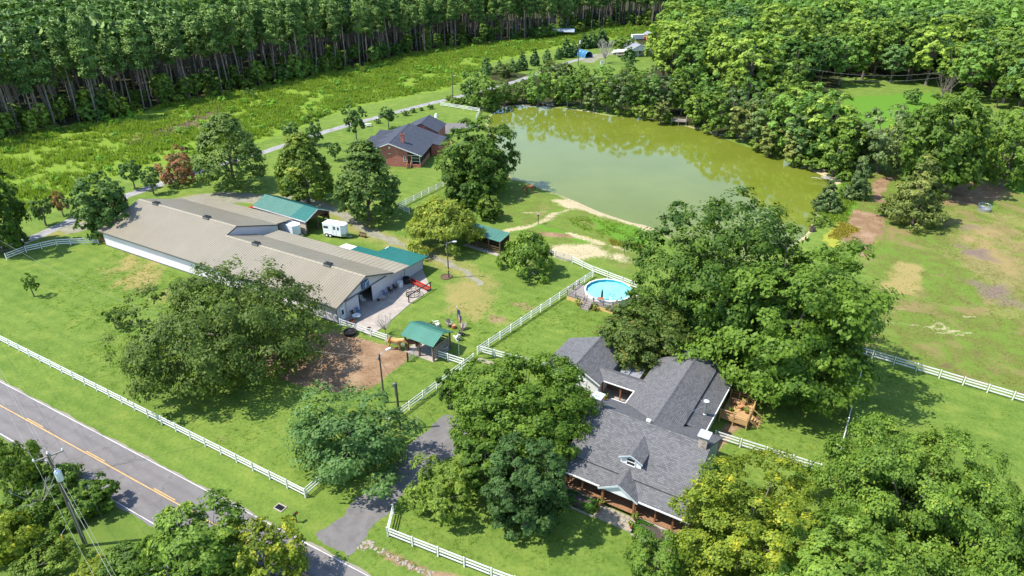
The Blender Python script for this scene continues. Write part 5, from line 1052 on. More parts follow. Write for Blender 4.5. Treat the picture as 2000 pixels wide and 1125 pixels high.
# sun deck behind the wing
dk = thing('sun_deck', 'fresh yellow timber deck with railings and steps behind the farmhouse', 'deck', fw(10.45, 18.6), FR)
pl = MB(); pl.box(0, 1, -.06, .06, -.03, 0); dpm = pl.mesh('plank', M['deck_new'])
for k in range(31):
    y = .08 + .138 * k; x1 = 3.0 if y < 3.3 else 3.0 - (y - 3.3) * 1.0
    ob('plank', dpm, dk, (0, y, .85), (0, 0, 0), (x1, 1, 1))
def rail(root, a, b, z0, z1, mat='deck_new', nb=2, name='railing'):
    a, b = Vector(a), Vector(b); mb = MB(); mb.bar((a.x, a.y, z1), (b.x, b.y, z1), .13, .05); 
    for i in range(nb): z = z0 + (z1 - z0) * (i + .6) / (nb + .6); mb.bar((a.x, a.y, z), (b.x, b.y, z), .04, .09)
    return mb.build(name, M[mat], root)
cor = [(0, 0), (3.0, 0), (3.0, 3.3), (2.0, 4.3), (0, 4.3)]
for a, b in ((cor[0], cor[1]), (cor[1], (3.0, 1.0)), ((3.0, 2.1), cor[2]), (cor[2], cor[3]), (cor[3], cor[4])):
    rail(dk, a, b, .85, 1.75, 'deck_new' if a[1] == b[1] else 'deck_newY')
for x, y in cor + [(1.5, 0), (3.0, 1.05), (3.0, 2.1), (1.0, 4.3)]: mb = MB(); mb.box(x - .06, x + .06, y - .06, y + .06, 0, 1.78); mb.build('post', M['deck_newY'], dk)
mb = MB(); mb.box(0, 2.98, -.03, .0, .55, .84); mb.box(2.97, 3.0, .0, 3.3, .55, .84); mb.build('rim_joist', M['deck_new'], dk)
sp_ = MB(); [sp_.box(3.05 + .27 * k, 3.32 + .27 * k, 1.05, 2.05, .58 - .2 * k, .63 - .2 * k) for k in range(4)]; st = sp_.build('stair', M['deck_newY'], dk)
for y in (1.05, 2.05): mb = MB(); mb.bar((3.0, y, 1.6), (4.1, y, .95), .09, .05); mb.bar((4.1, y, 0), (4.1, y, .98), .09); mb.bar((3.0, y, .75), (4.15, y, .05), .05, .2); mb.build('stair_rail', M['deck_newY'], st)

# ------------------------------------------------------------------ pool and its weathered deck
PC = Vector((14.56, 90.75, 0)); PRD = 3.55
pool = thing('swimming_pool', 'round above-ground pool of pale turquoise water with white rim', 'pool', PC)
mb = MB(); mb.lathe([(PRD, 0), (PRD, 1.2)], 40); mb.f.pop(); mb.build('pool_wall', M['white_metal'], pool, smooth=False)
MP = plain('pool_liner', (.30, .74, .78), .5, .05)
def pool_mat():
    m, t, b, o = newmat('pool_water'); co = objco(t); n1 = noise(t, co, .8, 3)
    t.links.new(mixc(t, rng_(t, n1, .3, .7), (.17, .55, .60), (.23, .62, .66)), b.inputs['Base Color']); b.inputs['Roughness'].default_value = .03; b.inputs['IOR'].default_value = 1.33
    bump(t, b, noise(t, co, 5, 3), .01, .25); return m
li = MB(); n_ = 40
vs, fs = [], []
for r_, z in ((PRD - .02, 1.2), (PRD - .02, .5)):
    for k in range(n_): a = 2 * math.pi * k / n_; vs.append((r_ * math.cos(a), r_ * math.sin(a), z))
fs = [(k, k + n_, (k + 1) % n_ + n_, (k + 1) % n_) for k in range(n_)]; li.add(vs, fs); ML = plain('pool_liner_wall', (.06, .55, .66), .5, .06); li.build('pool_liner', ML, pool)
mb = MB(); mb.lathe([(PRD - .03, .80), (PRD - .03, .82)], 40); mb.build('pool_surface', pool_mat(), pool)
for k in range(16):
    a0, a1 = 2 * math.pi * k / 16, 2 * math.pi * (k + 1) / 16; r0, r1 = PRD - .10, PRD + .12
    mb = MB(); mb.ext([(r0 * math.cos(a0), r0 * math.sin(a0), 1.2), (r1 * math.cos(a0), r1 * math.sin(a0), 1.2), (r1 * math.cos(a1), r1 * math.sin(a1), 1.2), (r0 * math.cos(a1), r0 * math.sin(a1), 1.2)], (0, 0, .06)); mb.build('rim_segment', M['white'], pool)
    mb = MB(); mb.bar(((PRD + .05) * math.cos(a0), (PRD + .05) * math.sin(a0), 0), ((PRD + .05) * math.cos(a0), (PRD + .05) * math.sin(a0), 1.2), .12); mb.build('pool_post', M['white'], pool)
a_, b_ = Vector((8.25, 90.0, 0)), Vector((14.6, 85.6, 0)); DA = math.atan2((b_ - a_).y, (b_ - a_).x); DL = (b_ - a_).length
pdk = thing('pool_deck', 'weathered grey deck with railings wrapped round the front of the pool', 'deck', a_, DA)
PM = Matrix.Translation(a_) @ Matrix.Rotation(DA, 4, 'Z'); pci = PM.inverted() @ PC
pl = MB(); pl.box(0, 1, -.065, .065, -.04, 0); ppm = pl.mesh('plank', M['deck_old'])
for k in range(28):
    y = .09 + .142 * k; x0, x1 = .0, DL + .0
    if y > 2.4: x1 = min(x1, 3.2)
    dy = y - pci.y; segs = [(x0, x1)]
    if abs(dy) < PRD + .15:
        hx = math.sqrt((PRD + .15) ** 2 - dy * dy); segs = [(x0, min(x1, pci.x - hx)), (max(x0, pci.x + hx), x1)]
    for s0, s1 in segs:
        if s1 - s0 > .15: ob('plank', ppm, pdk, (s0, y, .9), (0, 0, 0), (s1 - s0, 1, 1))
mb = MB(); mb.box(0, 2.9, -.05, -.0, .0, .62); mb.box(4.5, DL, -.05, 0, .0, .62); mb.build('skirt', M['skirt'], pdk)
mb = MB(); mb.box(0, DL, -.06, -.0, .64, .88); mb.build('rim_joist', M['deck_old'], pdk)
mb = MB(); mb.box(DL, DL + .05, 0, 2.6, 0, .88); mb.build('side_skirt', M['deck_old'], pdk)
for a, b in (((.05, .0), (2.9, .0)), ((4.5, 0), (DL - .05, 0)), ((DL - .05, 0), (DL - .05, 2.6)), ((.05, .0), (.05, 3.6))): rail(pdk, a, b, .9, 1.75, 'deck_old', 1)
for x, y in ((.05, .02), (1.5, .02), (2.9, .02), (4.5, .02), (6.1, .02), (DL - .05, .02), (DL - .05, 1.3), (DL - .05, 2.6), (.05, 1.8), (.05, 3.6)): mb = MB(); mb.box(x - .05, x + .05, y - .05, y + .05, .5, 1.74); mb.build('post', M['brown_wood'], pdk)
sp_ = MB(); [sp_.box(3.05, 4.35, -.34 - .30 * k, -.06 - .30 * k, .0, .72 - .19 * k) for k in range(4)]; st = sp_.build('stair', M['deck_old'], pdk)
for x in (3.0, 4.42): mb = MB(); mb.bar((x, 0, 1.7), (x, -1.25, .95), .10, .05); mb.bar((x, -1.25, 0), (x, -1.25, 1.0), .09); mb.build('stair_rail', M['deck_old'], st)
def pw(x, y, z=0): return PM @ Vector((x, y, z))
um = thing('parasol', 'closed dark parasol standing on the pool deck', 'parasol', pw(5.1, 1.45, .9)); mb = MB(); mb.lathe([(.05, .35), (.17, .5), (.13, 1.4), (.03, 1.75)], 10); mb.build('folded_canopy', M['black_metal'], um); mb = MB(); mb.tube([(0, 0, 0), (0, 0, 1.85)], .03, 6); mb.build('pole', M['galv'], um); mb = MB(); mb.lathe([(.3, 0), (.3, .08), (.06, .14)], 12); mb.build('base', M['rubber'], um)
tb = thing('patio_table', 'dark round table under the closed parasol on the pool deck', 'table', pw(5.15, .95, .9)); mb = MB(); mb.lathe([(.5, .42), (.5, .46)], 14); mb.build('tabletop', M['terracotta'], tb)
for k in range(4): mb = MB(); mb.bar((.3 * math.cos(k * 1.57), .3 * math.sin(k * 1.57), 0), (.38 * math.cos(k * 1.57), .38 * math.sin(k * 1.57), .42), .04); mb.build('leg', M['black_metal'], tb)
ld = thing('pool_ladder', 'dark pool ladder with a handrail at the corner of the pool deck', 'ladder', pw(6.35, 1.9, .9), DA)
mb = MB(); mb.tube([(-.3, -.1, -.1), (-.3, -.1, .95), (-.3, .55, .95), (-.3, .75, .3)], .035, 6); mb.build('side_rail', M['black_metal'], ld); mb = MB(); mb.tube([(.3, -.1, -.1), (.3, -.1, .95), (.3, .55, .95), (.3, .75, .3)], .035, 6); mb.build('side_rail', M['black_metal'], ld)
for k in range(3): mb = MB(); mb.box(-.3, .3, -.14, -.06, .1 + .25 * k, .14 + .25 * k); mb.build('tread', M['white'], ld)
pf = thing('pool_pump', 'white pool filter tank beside the far rim of the pool', 'pump', (18.9, 89.8, 0)); mb = MB(); mb.lathe([(.28, 0), (.32, .1), (.32, .75), (.2, .95), (.05, 1.0)], 14); mb.build('tank', M['white'], pf, smooth=True); mb = MB(); mb.tube([(.3, 0, .3), (.7, .1, .3), (.7, .1, .05)], .05, 6); mb.build('hose', M['black_metal'], pf); mb = MB(); mb.box(-.2, .3, -.75, -.4, 0, .35); mb.build('motor', M['black_metal'], pf)

# ------------------------------------------------------------------ lamp posts, poles, wires
def lamp_post(label, base, hd, h, wood_=True, ring=False):
    t = thing('lamp_post', label, 'lamp post', base); mb = MB(); mb.tube([(0, 0, -.3), (0, 0, h)], [.12, .09], 8); mb.build('pole', M['pole_wood'], t)
    d = Vector(hd).normalized()
    ar = MB(); ar.tube([(0, 0, h - .25), tuple(d * .5 + Vector((0, 0, h + .05))), tuple(d * .95 + Vector((0, 0, h + .15)))], .035, 6); arm = ar.build('arm', M['galv'], t)
    hb_ = MB(); e = d * .9; hb_.bar(tuple(e + Vector((0, 0, h + .15))), tuple(e + d * .6 + Vector((0, 0, h + .2))), .26, .12); hb_.build('lamp_head', M['white_metal'], arm)
    mb = MB(); mb.box(-.16, -.06, -.16, .02, h - .75, h - .3); mb.build('meter_box', M['galv'], t)
    if ring: mb = MB(); mb.lathe([(.125, 1.35), (.125, 1.6)], 8); mb.build('marker_band', M['yellow'], t)
    return t
lamp_post('black lamp post beside the farm track with a yellow band and round kerb', g(876.4, 542.4), (.9, -.1, 0), 6.2, ring=True)
kr = MB(); kr.lathe([(1.0, 0), (1.0, .12), (.85, .14), (.82, .06)], 16); tag(kr.build('planter_ring', M['brown_wood'], None, tuple(g(872, 541))), 'dark round bed edging at the foot of the lamp post', 'flower bed')
lamp_post('lamp post with curved white arm at the edge of the dirt paddock', g(751, 787), (.75, .65, 0), 6.9)
pr = thing('utility_pole', 'bare dark pole beside the fence near the bluish tree', 'pole', g(782, 839)); mb = MB(); mb.tube([(0, 0, -.3), (0, 0, 6.4)], [.15, .11], 8); mb.build('pole', M['pole_wood'], pr)
mb = MB(); mb.box(-.34, -.12, -.1, .1, 5.9, 6.3); mb.box(-.2, -.1, -.05, .05, 4.6, 5.9); mb.build('service_box', M['galv'], pr)
UB = g(168, 1066); ud = Vector((math.cos(R(40)), math.sin(R(40)), 0)); UH = 10.9; WD = Vector((math.cos(R(-45.5)), math.sin(R(-45.5)), 0))
up_ = thing('utility_pole', 'tall utility pole with crossarm and grey transformer beside the road', 'utility pole', UB)
mb = MB(); mb.tube([(0, 0, -.3), (-.05, .05, UH)], [.19, .13], 10); mb.build('pole', M['pole_wood'], up_)
ca = MB(); ca.bar(tuple(ud * -1.1 + Vector((0, 0, UH - .25))), tuple(ud * 1.1 + Vector((0, 0, UH - .25))), .10, .12); ca.bar(tuple(ud * -.7 + Vector((0, 0, UH - .25))), (0, 0, UH - .9), .05); ca.bar(tuple(ud * .7 + Vector((0, 0, UH - .25))), (0, 0, UH - .9), .05); car_ = ca.build('crossarm', M['grey_wood'], up_)
for k in (-1.05, 0, 1.05): mb = MB(); p = ud * k; zz = UH - .2 if k else UH; mb.lathe([(.05, zz), (.09, zz + .06), (.05, zz + .12), (.08, zz + .18), (.03, zz + .24)], 10, (p.x, p.y)); mb.build('insulator', M['white'], car_)
tp = ud * .0 + Vector((rdir.x, rdir.y, 0)) * .42; mb = MB(); mb.lathe([(.24, UH - 2.75), (.27, UH - 2.7), (.27, UH - 1.8), (.22, UH - 1.7), (.08, UH - 1.62)], 14, (tp.x, tp.y)); tr_ = mb.build('transformer', M['lead'], up_, smooth=True); mb = MB(); [mb.tube([(tp.x + .12 * s, tp.y, UH - 1.7), (tp.x + .12 * s, tp.y, UH - 1.4)], .04, 6) for s in (-1, 1)]; mb.build('bushing', M['white'], tr_)
mb = MB(); mb.tube([(.14, -.1, .2), (.13, -.1, 5.5)], .05, 6); mb.build('cable_guard', M['galv'], up_)
gw = thing('guy_marker', 'thin yellow guy wire marker in the dark gap under the roadside bushes', 'marker', g(134, 1078)); mb = MB(); mb.tube([(0, 0, 0), (.05, -.05, 2.2)], .05, 6); mb.build('marker_tube', M['yellow'], gw); mb = MB(); mb.tube([(0, 0, 2.19), (.3, .3, 2.6)], .02, 4); mb.build('wire_end', M['galv'], gw)
def wire(label, a, b, sag, r_=.018, mat='galv', n=14):
    a, b = Vector(a), Vector(b); pts = [a.lerp(b, i / n) - Vector((0, 0, sag * 4 * (i / n) * (1 - i / n))) for i in range(n + 1)]
    mb = MB(); mb.tube([tuple(p - a) for p in pts], r_, 4); return tag(mb.build('power_line', M[mat], None, tuple(a)), label, 'wire')
r3 = WD
M['wire_dark'] = M['black_metal']
for k, lb, m_ in ((-1.05, 'outer overhead wire from the crossarm end over the bushes', 'wire'), (0, 'overhead wire from the top of the utility pole', 'wire'), (1.05, 'dark overhead wire from the crossarm end above the road', 'wire_dark')):
    p = UB + ud * k + Vector((0, 0, UH + (.02 if k else .22)))
    wire(lb + ', running up the road', p, p - r3 * 42 + Vector((0, 0, .3)), .5, .008, m_); wire(lb + ', running down the road', p, p + r3 * 42 + Vector((0, 0, .3)), .5, .008, m_)
p = UB + Vector((0, 0, UH - 2.9)); wire('thick pale cable below the transformer, running down the road', p, p + r3 * 42, .4, .014, 'wire'); wire('thick pale cable below the transformer, running up the road', p, p - r3 * 42, .4, .009, 'wire')
wire('service line from the transformer pole across the lawn to the bare dark pole', UB + Vector((0, 0, UH - 2.6)), g(782, 839) + Vector((0, 0, 6.1)), .9, .009, 'wire_dark')
p2 = g(782, 839) + Vector((0, 0, 6.2)); p3_ = g(751, 787) + Vector((0, 0, 6.4)); wire('short wire between the bare pole and the paddock lamp post', p2, p3_, .15, .015, 'wire_dark')
lp = g(10, 530) + Vector((0, 0, 6.5)); wire('pale twin line over the left field from the dark tree to the paddock lamp post', lp, p3_, 4.6, .010, 'wire', 24)
fpz = g(885, 200); fpt = thing('utility_pole', 'slim pole between the tall grass and the lane near the brick house', 'pole', fpz); mb = MB(); mb.tube([(0, 0, -.2), (0, 0, 9.6)], [.16, .11], 8); mb.build('pole', M['pole_wood'], fpt); mb = MB(); mb.tube([(0, 0, 8), (1.2, 0, 8.4)], .05, 5); mb.build('arm', M['galv'], fpt)
fq = g(1129, 128); fpt2 = thing('utility_pole', 'distant pole with a white transformer above the dark evergreens', 'pole', fq); mb = MB(); mb.tube([(0, 0, -.2), (0, 0, 10)], [.17, .12], 8); mb.build('pole', M['pole_wood'], fpt2); mb = MB(); mb.lathe([(.3, 8.2), (.3, 9.3), (.1, 9.5)], 10, (.4, 0)); mb.build('transformer', M['white'], fpt2)
q1, q2, q3 = g(1330, 190) + Vector((0, 0, 14)), g(1640, 230) + Vector((0, 0, 15)), g(1990, 235) + Vector((0, 0, 15))
wire('pale overhead line above the shore trees', g(1380, 240) + Vector((0, 0, 22)), g(1600, 240) + Vector((0, 0, 14)), 1.0, .018, 'wire'); wire('pale overhead line above the small far lawn', g(1600, 240) + Vector((0, 0, 14)), g(1810, 240) + Vector((0, 0, 14)), 1.0, .018, 'wire'); wire('second overhead line above the small far lawn', g(1600, 244) + Vector((0, 0, 13)), g(1810, 244) + Vector((0, 0, 13)), 1.0, .018, 'wire')

# ------------------------------------------------------------------ flag
fl = thing('flagpole', 'grey flagpole with a limp striped flag beside the horse shelter', 'flagpole', g(897, 702)); mb = MB(); mb.tube([(0, 0, -.1), (0, 0, 7.75)], [.06, .035], 8); mb.build('pole', M['galv'], fl); mb = MB(); mb.lathe([(.02, 7.75), (.07, 7.8), (.07, 7.86), (.01, 7.92)], 10); mb.build('finial', M['lead'], fl)
M['flag_red'] = plain('flag_red', (.50, .02, .03), .8, .08); M['flag_blue'] = plain('flag_blue', (.02, .03, .14), .8, .08); M['flag_white'] = plain('flag_white', (.75, .74, .72), .8, .05)
vs, fs, ms = [], [], []; NU, NV = 26, 26
for i in range(NU + 1):
    for j in range(NV + 1):
        u, v_ = i / NU * 2.3, j / NV * 1.5     # u along the fly, v down the hoist; hangs limp: the fly droops down the pole
        fold = .20 * math.sin(u * 7 + v_ * 1.2) * min(1, u * 2); drop = u * .93
        vs.append(((.05 + .62 * (1 - math.exp(-u * 1.2)) + .12 * math.sin(u * 5)), fold, 7.55 - v_ * .92 - drop))
for i in range(NU):
    for j in range(NV):
        fs.append((i * (NV + 1) + j, (i + 1) * (NV + 1) + j, (i + 1) * (NV + 1) + j + 1, i * (NV + 1) + j + 1))
        ms.append(2 if (i < NU * .4 and j < 14) else (0 if (j // 2) % 2 == 0 else 1))
me_ = bpy.data.meshes.new('flag'); me_.from_pydata(vs, [], fs)
for k in ('flag_red', 'flag_white', 'flag_blue'): me_.materials.append(M[k])
me_.polygons.foreach_set('material_index', ms); me_.polygons.foreach_set('use_smooth', [True] * len(fs)); me_.update()
fo = ob('flag', me_, fl); fo.rotation_euler = (0, 0, R(-20))
stars = MB()
for r_ in range(9):
    for c_ in range(6 if r_ % 2 == 0 else 5):
        i = (c_ + (.5 if r_ % 2 else 0) + .5) / 6 * NU * .4; j = (r_ + .5) / 9 * 14
        i0, j0 = int(i), int(j); a = Vector(vs[i0 * (NV + 1) + j0]); b = Vector(vs[(i0 + 1) * (NV + 1) + j0]); c__ = Vector(vs[i0 * (NV + 1) + j0 + 1])
        p = a + (b - a) * (i - i0) + (c__ - a) * (j - j0); ex = (b - a).normalized(); ey = (c__ - a).normalized(); nn = ex.cross(ey).normalized()
        for sg in (-1, 1):
            pts = [p + nn * .006 * sg + (ex * math.sin(q * math.pi / 5) + ey * -math.cos(q * math.pi / 5)) * (.032 if q % 2 == 0 else .013) for q in range(10)]
            stars.add(pts, [tuple(range(10))])
stars.build('star_field', M['flag_white'], fo)

# ------------------------------------------------------------------ horses
def horse(label, loc, rz, coat, mane, headdown=.5, sc=1.0):
    t = thing('horse', label, 'horse', loc, rz); t.scale = (sc,) * 3
    hd = headdown; nk = Vector((.62, 0, 1.32)); poll = Vector((1.15, 0, 1.75 - .75 * hd)); muz = poll + Vector((.38, 0, -.38 - .05 * hd))
    V = [(-.28, 0, 1.22), (-.62, 0, 1.27), (-.80, 0, 1.20), (.10, 0, 1.18), (.45, 0, 1.20), tuple(nk), tuple(nk.lerp(poll, .5)), tuple(poll), tuple(poll.lerp(muz, .5)), tuple(muz)]
    Rd = [.33, .33, .20, .34, .30, .24, .17, .145, .12, .075]; E_ = [(0, 1), (1, 2), (0, 3), (3, 4), (4, 5), (5, 6), (6, 7), (7, 8), (8, 9)]
    for s in (-1, 1):
        b0 = len(V); V += [(.46, s * .15, .95), (.50, s * .16, .55), (.48, s * .16, .12), (.54, s * .16, .03)]; Rd += [.13, .065, .05, .065]; E_ += [(4, b0), (b0, b0 + 1), (b0 + 1, b0 + 2), (b0 + 2, b0 + 3)]
        b0 = len(V); V += [(-.62, s * .17, .95), (-.52, s * .17, .78), (-.76, s * .17, .50), (-.72, s * .17, .12), (-.66, s * .17, .03)]; Rd += [.19, .12, .065, .05, .065]; E_ += [(1, b0), (b0, b0 + 1), (b0 + 1, b0 + 2), (b0 + 2, b0 + 3), (b0 + 3, b0 + 4)]
        b0 = len(V); V += [tuple(poll + Vector((0, s * .07, .12))), tuple(poll + Vector((.02, s * .09, .22)))]; Rd += [.045, .012]; E_ += [(7, b0), (b0, b0 + 1)]
    me_ = bpy.data.meshes.new('body'); me_.from_pydata(V, E_, []); o_ = ob('body', me_, t)
    sk = o_.modifiers.new('skin', 'SKIN'); sk.use_smooth_shade = True
    for i, r_ in enumerate(Rd): me_.skin_vertices[0].data[i].radius = (r_, r_ * (.85 if i < 4 else 1))
    me_.skin_vertices[0].data[0].use_root = True; sb = o_.modifiers.new('sub', 'SUBSURF'); sb.levels = 1; sb.render_levels = 1
    me_.materials.append(M[coat])
    mb = MB(); mb.tube([(-.98, 0, 1.22), (-1.10, 0, .95), (-1.06, 0, .5)], [.07, .10, .03], 7); mb.build('tail', M[mane], t)
    mb = MB(); ax = (poll - nk).normalized(); upv = Vector((-ax.z, 0, ax.x))
    for i in range(7): q = nk.lerp(poll, i / 6) + upv * .17; mb.tube([tuple(q + upv * .04), tuple(q + Vector((0, .1, -.05))), tuple(q + Vector((0, .15, -.22)))], [.05, .045, .015], 5)
    mb.build('mane', M[mane], t); return t
M['palomino'] = plain('palomino_coat', (.50, .27, .09), .6, .15); M['cream'] = plain('cream_mane', (.62, .50, .34), .8, .1); M['bay'] = plain('bay_coat', (.13, .05, .025), .55, .2); M['dark_mane'] = plain('dark_mane', (.02, .015, .012), .8, .1); M['chestnut'] = plain('chestnut_coat', (.26, .10, .04), .55, .15)
horse('golden palomino horse standing on the dirt beside the tube gate', g(773, 683), R(-14), 'palomino', 'cream', .55, 1.22)
horse('dark bay horse in the shade at the end of the green horse shelter', fw(0, 0) * 0 + (g(806, 684)), R(172), 'bay', 'dark_mane', .6, 1.1)
horse('chestnut horse grazing on the bank by the pond', g(1034, 377), R(200), 'chestnut', 'dark_mane', 1.0, 1.15)

# ------------------------------------------------------------------ seats and yard things
def adirondack(label, loc, rz, mat):
    t = thing('lawn_chair', label, 'chair', loc, rz)
    for k in range(5): mb = MB(); y = -.24 + .12 * k; mb.slab([(-.22, y - .05, .30), (.32, y - .05, .42), (.32, y + .05, .42), (-.22, y + .05, .30)], .03); mb.build('seat_slat', M[mat], t)
    for k in range(5): mb = MB(); y = -.26 + .13 * k; mb.slab([(-.2, y - .055, .28), (-.2, y + .055, .28), (-.52, y + .06, 1.0 - .05 * abs(k - 2)), (-.52, y - .06, 1.0 - .05 * abs(k - 2))], .025); mb.build('back_slat', M[mat], t)
    for s in (-1, 1):
        mb = MB(); mb.box(-.32, .36, s * .36 - .08, s * .36 + .08, .60, .63); mb.build('arm', M[mat], t)
        mb = MB(); mb.box(.24, .32, s * .34 - .03, s * .34 + .03, 0, .6); mb.build('leg', M[mat], t); mb = MB(); mb.bar((.3, s * .3, .36), (-.5, s * .3, .05), .04, .12); mb.build('leg', M[mat], t)
    return t
CH = [((853, 637), 20, 'white', 'white slatted lawn chair nearest the green shelter roof'), ((878, 637), -60, 'grey_wood', 'bare grey slatted lawn chair next to the log stool'), ((904, 643), -150, 'grey_wood', 'grey slatted lawn chair just behind the flagpole, farther of two'), ((901, 655), 170, 'black_metal', 'dark slatted lawn chair just behind the flagpole, nearer of two'), ((893, 663), 130, 'white', 'white slatted lawn chair at the foot of the flagpole'), ((843, 640), 40, 'black_metal', 'dark slatted lawn chair half hidden by the shelter roof'), ((868, 686), 60, 'lead', 'pale blue slatted chair in the shade at the end of the horse shelter')]
for p, a, m_, lb in CH: adirondack(lb, g(*p), R(a), m_)
ls = thing('log_stool', 'round reddish log stool beside the bare grey lawn chair', 'stool', g(887, 641)); mb = MB(); mb.lathe([(.30, 0), (.34, .1), (.32, .5), (.28, .52)], 14); mb.build('log', M['terracotta'], ls); mb = MB(); mb.lathe([(.27, .521), (.26, .54)], 14); mb.build('cut_top', M['tan_wood'], ls)
def rocker(label, loc, rz, mat='white'):
    t = thing('rocking_chair', label, 'chair', loc, rz)
    mb = MB(); mb.box(-.25, .28, -.26, .26, .42, .46); mb.build('seat', M[mat], t)
    for k in range(5): mb = MB(); mb.bar((-.24, -.22 + .11 * k, .46), (-.42, -.22 + .11 * k, 1.15), .05, .02); mb.build('back_slat', M[mat], t)
    mb = MB(); mb.bar((-.42, -.28, 1.15), (-.42, .28, 1.15), .1, .03); mb.build('top_rail', M[mat], t)
    for s in (-1, 1):
        mb = MB(); mb.tube([(-.62, s * .26, .14), (-.2, s * .26, .03), (.2, s * .26, .03), (.5, s * .26, .1)], .025, 5); mb.build('rocker', M[mat], t); mb = MB(); mb.box(-.3, .28, s * .29 - .035, s * .29 + .035, .66, .69); mb.build('arm', M[mat], t)
        for x in (-.2, .22): mb = MB(); mb.box(x - .02, x + .02, s * .27 - .02, s * .27 + .02, .05, .66); mb.build('leg', M[mat], t)
    return t
def bw(s, t, z=0): return barn.matrix_basis @ Vector((s, -t, z)) if False else Matrix.Translation(BO) @ Matrix.Rotation(BA, 4, 'Z') @ Vector((s, -t, z))
rocker('white rocking chair at the mouth of the dark barn doorway', bw(.9, 6.4, .06), R(-40)); rocker('white rocking chair deeper in the barn doorway behind the other', bw(3.0, 5.4, .06), R(-20))
def rtable(label, loc, top, leg, r_=.5, h=.74):
    t = thing('round_table', label, 'table', loc); mb = MB(); mb.lathe([(r_, h - .04), (r_, h)], 18); mb.build('tabletop', M[top], t); mb = MB(); mb.tube([(0, 0, 0), (0, 0, h - .04)], .05, 8); mb.build('pedestal', M[leg], t); mb = MB(); mb.lathe([(.28, 0), (.1, .06)], 12); mb.build('foot', M[leg], t); return t
rtable('small round white table on the patio by the barn corner', g(697, 624), 'white', 'black_metal', .62)
rtable('round table inside the barn doorway beside the rocking chairs', bw(2.4, 6.9, .06), 'white', 'white', .4)
def tub(label, loc, mat, r_=.45, h=.55, inner='dark', name='tub', cat='tub'):
    t = thing(name, label, cat, loc); mb = MB(); mb.lathe([(r_ * .82, 0), (r_, h), (r_ * 1.06, h), (r_ * 1.06, h + .04), (r_ * .94, h + .04), (r_ * .9, h * .75)], 18); mb.build('shell', M[mat], t); mb = MB(); mb.lathe([(r_ * .89, h * .70), (r_ * .89, h * .74)], 18); mb.build('contents', M[inner], t); return t
tub('black rubber water trough on the dirt by the white fence', g(684, 653), 'rubber', .85, .5, 'glass', 'water_trough', 'trough'); tub('black barrel against the barn wall next to the red bench', bw(-.9, 14.6, .07), 'rubber', .55, .95, name='barrel', cat='barrel'); tub('white barrel against the barn wall left of the black barrel', bw(-.8, 13.2, .07), 'white', .45, .85, name='barrel', cat='barrel')
tub('rust red flower pot behind the round patio table', g(688, 632), 'terracotta', .38, .5, 'brown_wood', 'flower_pot', 'pot'); tub('dark pot on the patio corner by the bare shrub', g(721, 647), 'brown_wood', .3, .5, 'dark', 'flower_pot', 'pot')
for k, (s, tt, lb) in enumerate(((-.8, 11.9, 'dark garden chair against the barn wall beside the white barrel'), (-.75, 10.8, 'dark garden chair against the sliding barn door'), (-.75, 9.6, 'blue garden chair against the sliding barn door'), (-.7, 2.6, 'dark garden chair left of the barn doorway'), (-.7, 3.6, 'blue garden chair at the left edge of the barn doorway'))):
    t = thing('garden_chair', lb, 'chair', bw(s, tt, .07), BA + R(180)); m_ = 'blue' if 'blue' in lb else 'black_metal'
    mb = MB(); mb.box(-.25, .25, -.25, .25, .42, .46); mb.build('seat', M[m_], t); mb = MB(); mb.ext([(-.25, -.25, .46), (-.25, .25, .46), (-.36, .25, .95), (-.36, -.25, .95)], (.03, 0, 0)); mb.build('backrest', M[m_], t)
    for x in (-.22, .22):
        for y in (-.22, .22): mb = MB(); mb.box(x - .02, x + .02, y - .02, y + .02, 0, .42); mb.build('leg', M[m_], t)
wb = thing('wheelbarrow', 'grey wheelbarrow leaning by the barn doors on the patio', 'wheelbarrow', bw(-1.1, 8.4, .07), BA + R(60)); mb = MB(); mb.ext([(-.45, -.3, .35), (.45, -.2, .35), (.45, .2, .35), (-.45, .3, .35)], (0, 0, .3)); mb.build('tray', M['galv'], wb); mb = MB(); mb.bar((-1.0, -.25, .6), (.6, -.05, .2), .04); mb.bar((-1.0, .25, .6), (.6, .05, .2), .04); mb.build('handle', M['tan_wood'], wb); mb = MB(); mb.lathe([(.1, -.04), (.2, -.03), (.2, .03), (.1, .04)], 12); mb.build('wheel', M['rubber'], wb, (.6, 0, .2), (R(90), 0, 0))
rb_a, rb_b = g(799, 551), g(838, 569); d = rb_b - rb_a; rb = thing('feed_bunk', 'long red feed bunk at the far edge of the patio', 'trough', rb_a, math.atan2(d.y, d.x)); Lr = d.length
mb = MB(); mb.ext([(0, -.30, .30), (Lr, -.30, .30), (Lr, -.28, .55), (0, -.28, .55)], (0, .06, 0)); mb.build('front_board', M['red'], rb); mb = MB(); mb.ext([(0, .32, .30), (Lr, .32, .30), (Lr, .34, .62), (0, .34, .62)], (0, .06, 0)); mb.build('back_board', M['red'], rb); mb = MB(); mb.box(0, Lr, -.29, .32, .26, .34); mb.build('trough_floor', M['brown_wood'], rb)
for x in (.1, Lr / 2, Lr - .1):
    for y in (-.3, .3): mb = MB(); mb.box(x - .05, x + .05, y - .05, y + .05, 0, .3); mb.build('leg', M['black_metal'], rb)
hr_a, hr_b = g(799, 592), g(841, 566); d = hr_b - hr_a; hr = thing('hitching_rail', 'black hitching rail along the grass edge of the patio', 'rail', hr_a, math.atan2(d.y, d.x)); Lr = d.length
mb = MB(); mb.tube([(-.4, 0, 1.25), (Lr + .3, 0, 1.25)], .08, 8); mb.build('bar', M['black_metal'], hr)
for x in (0, Lr): mb = MB(); mb.tube([(x, 0, 0), (x, 0, 1.3)], .09, 8); mb.build('post', M['black_metal'], hr)
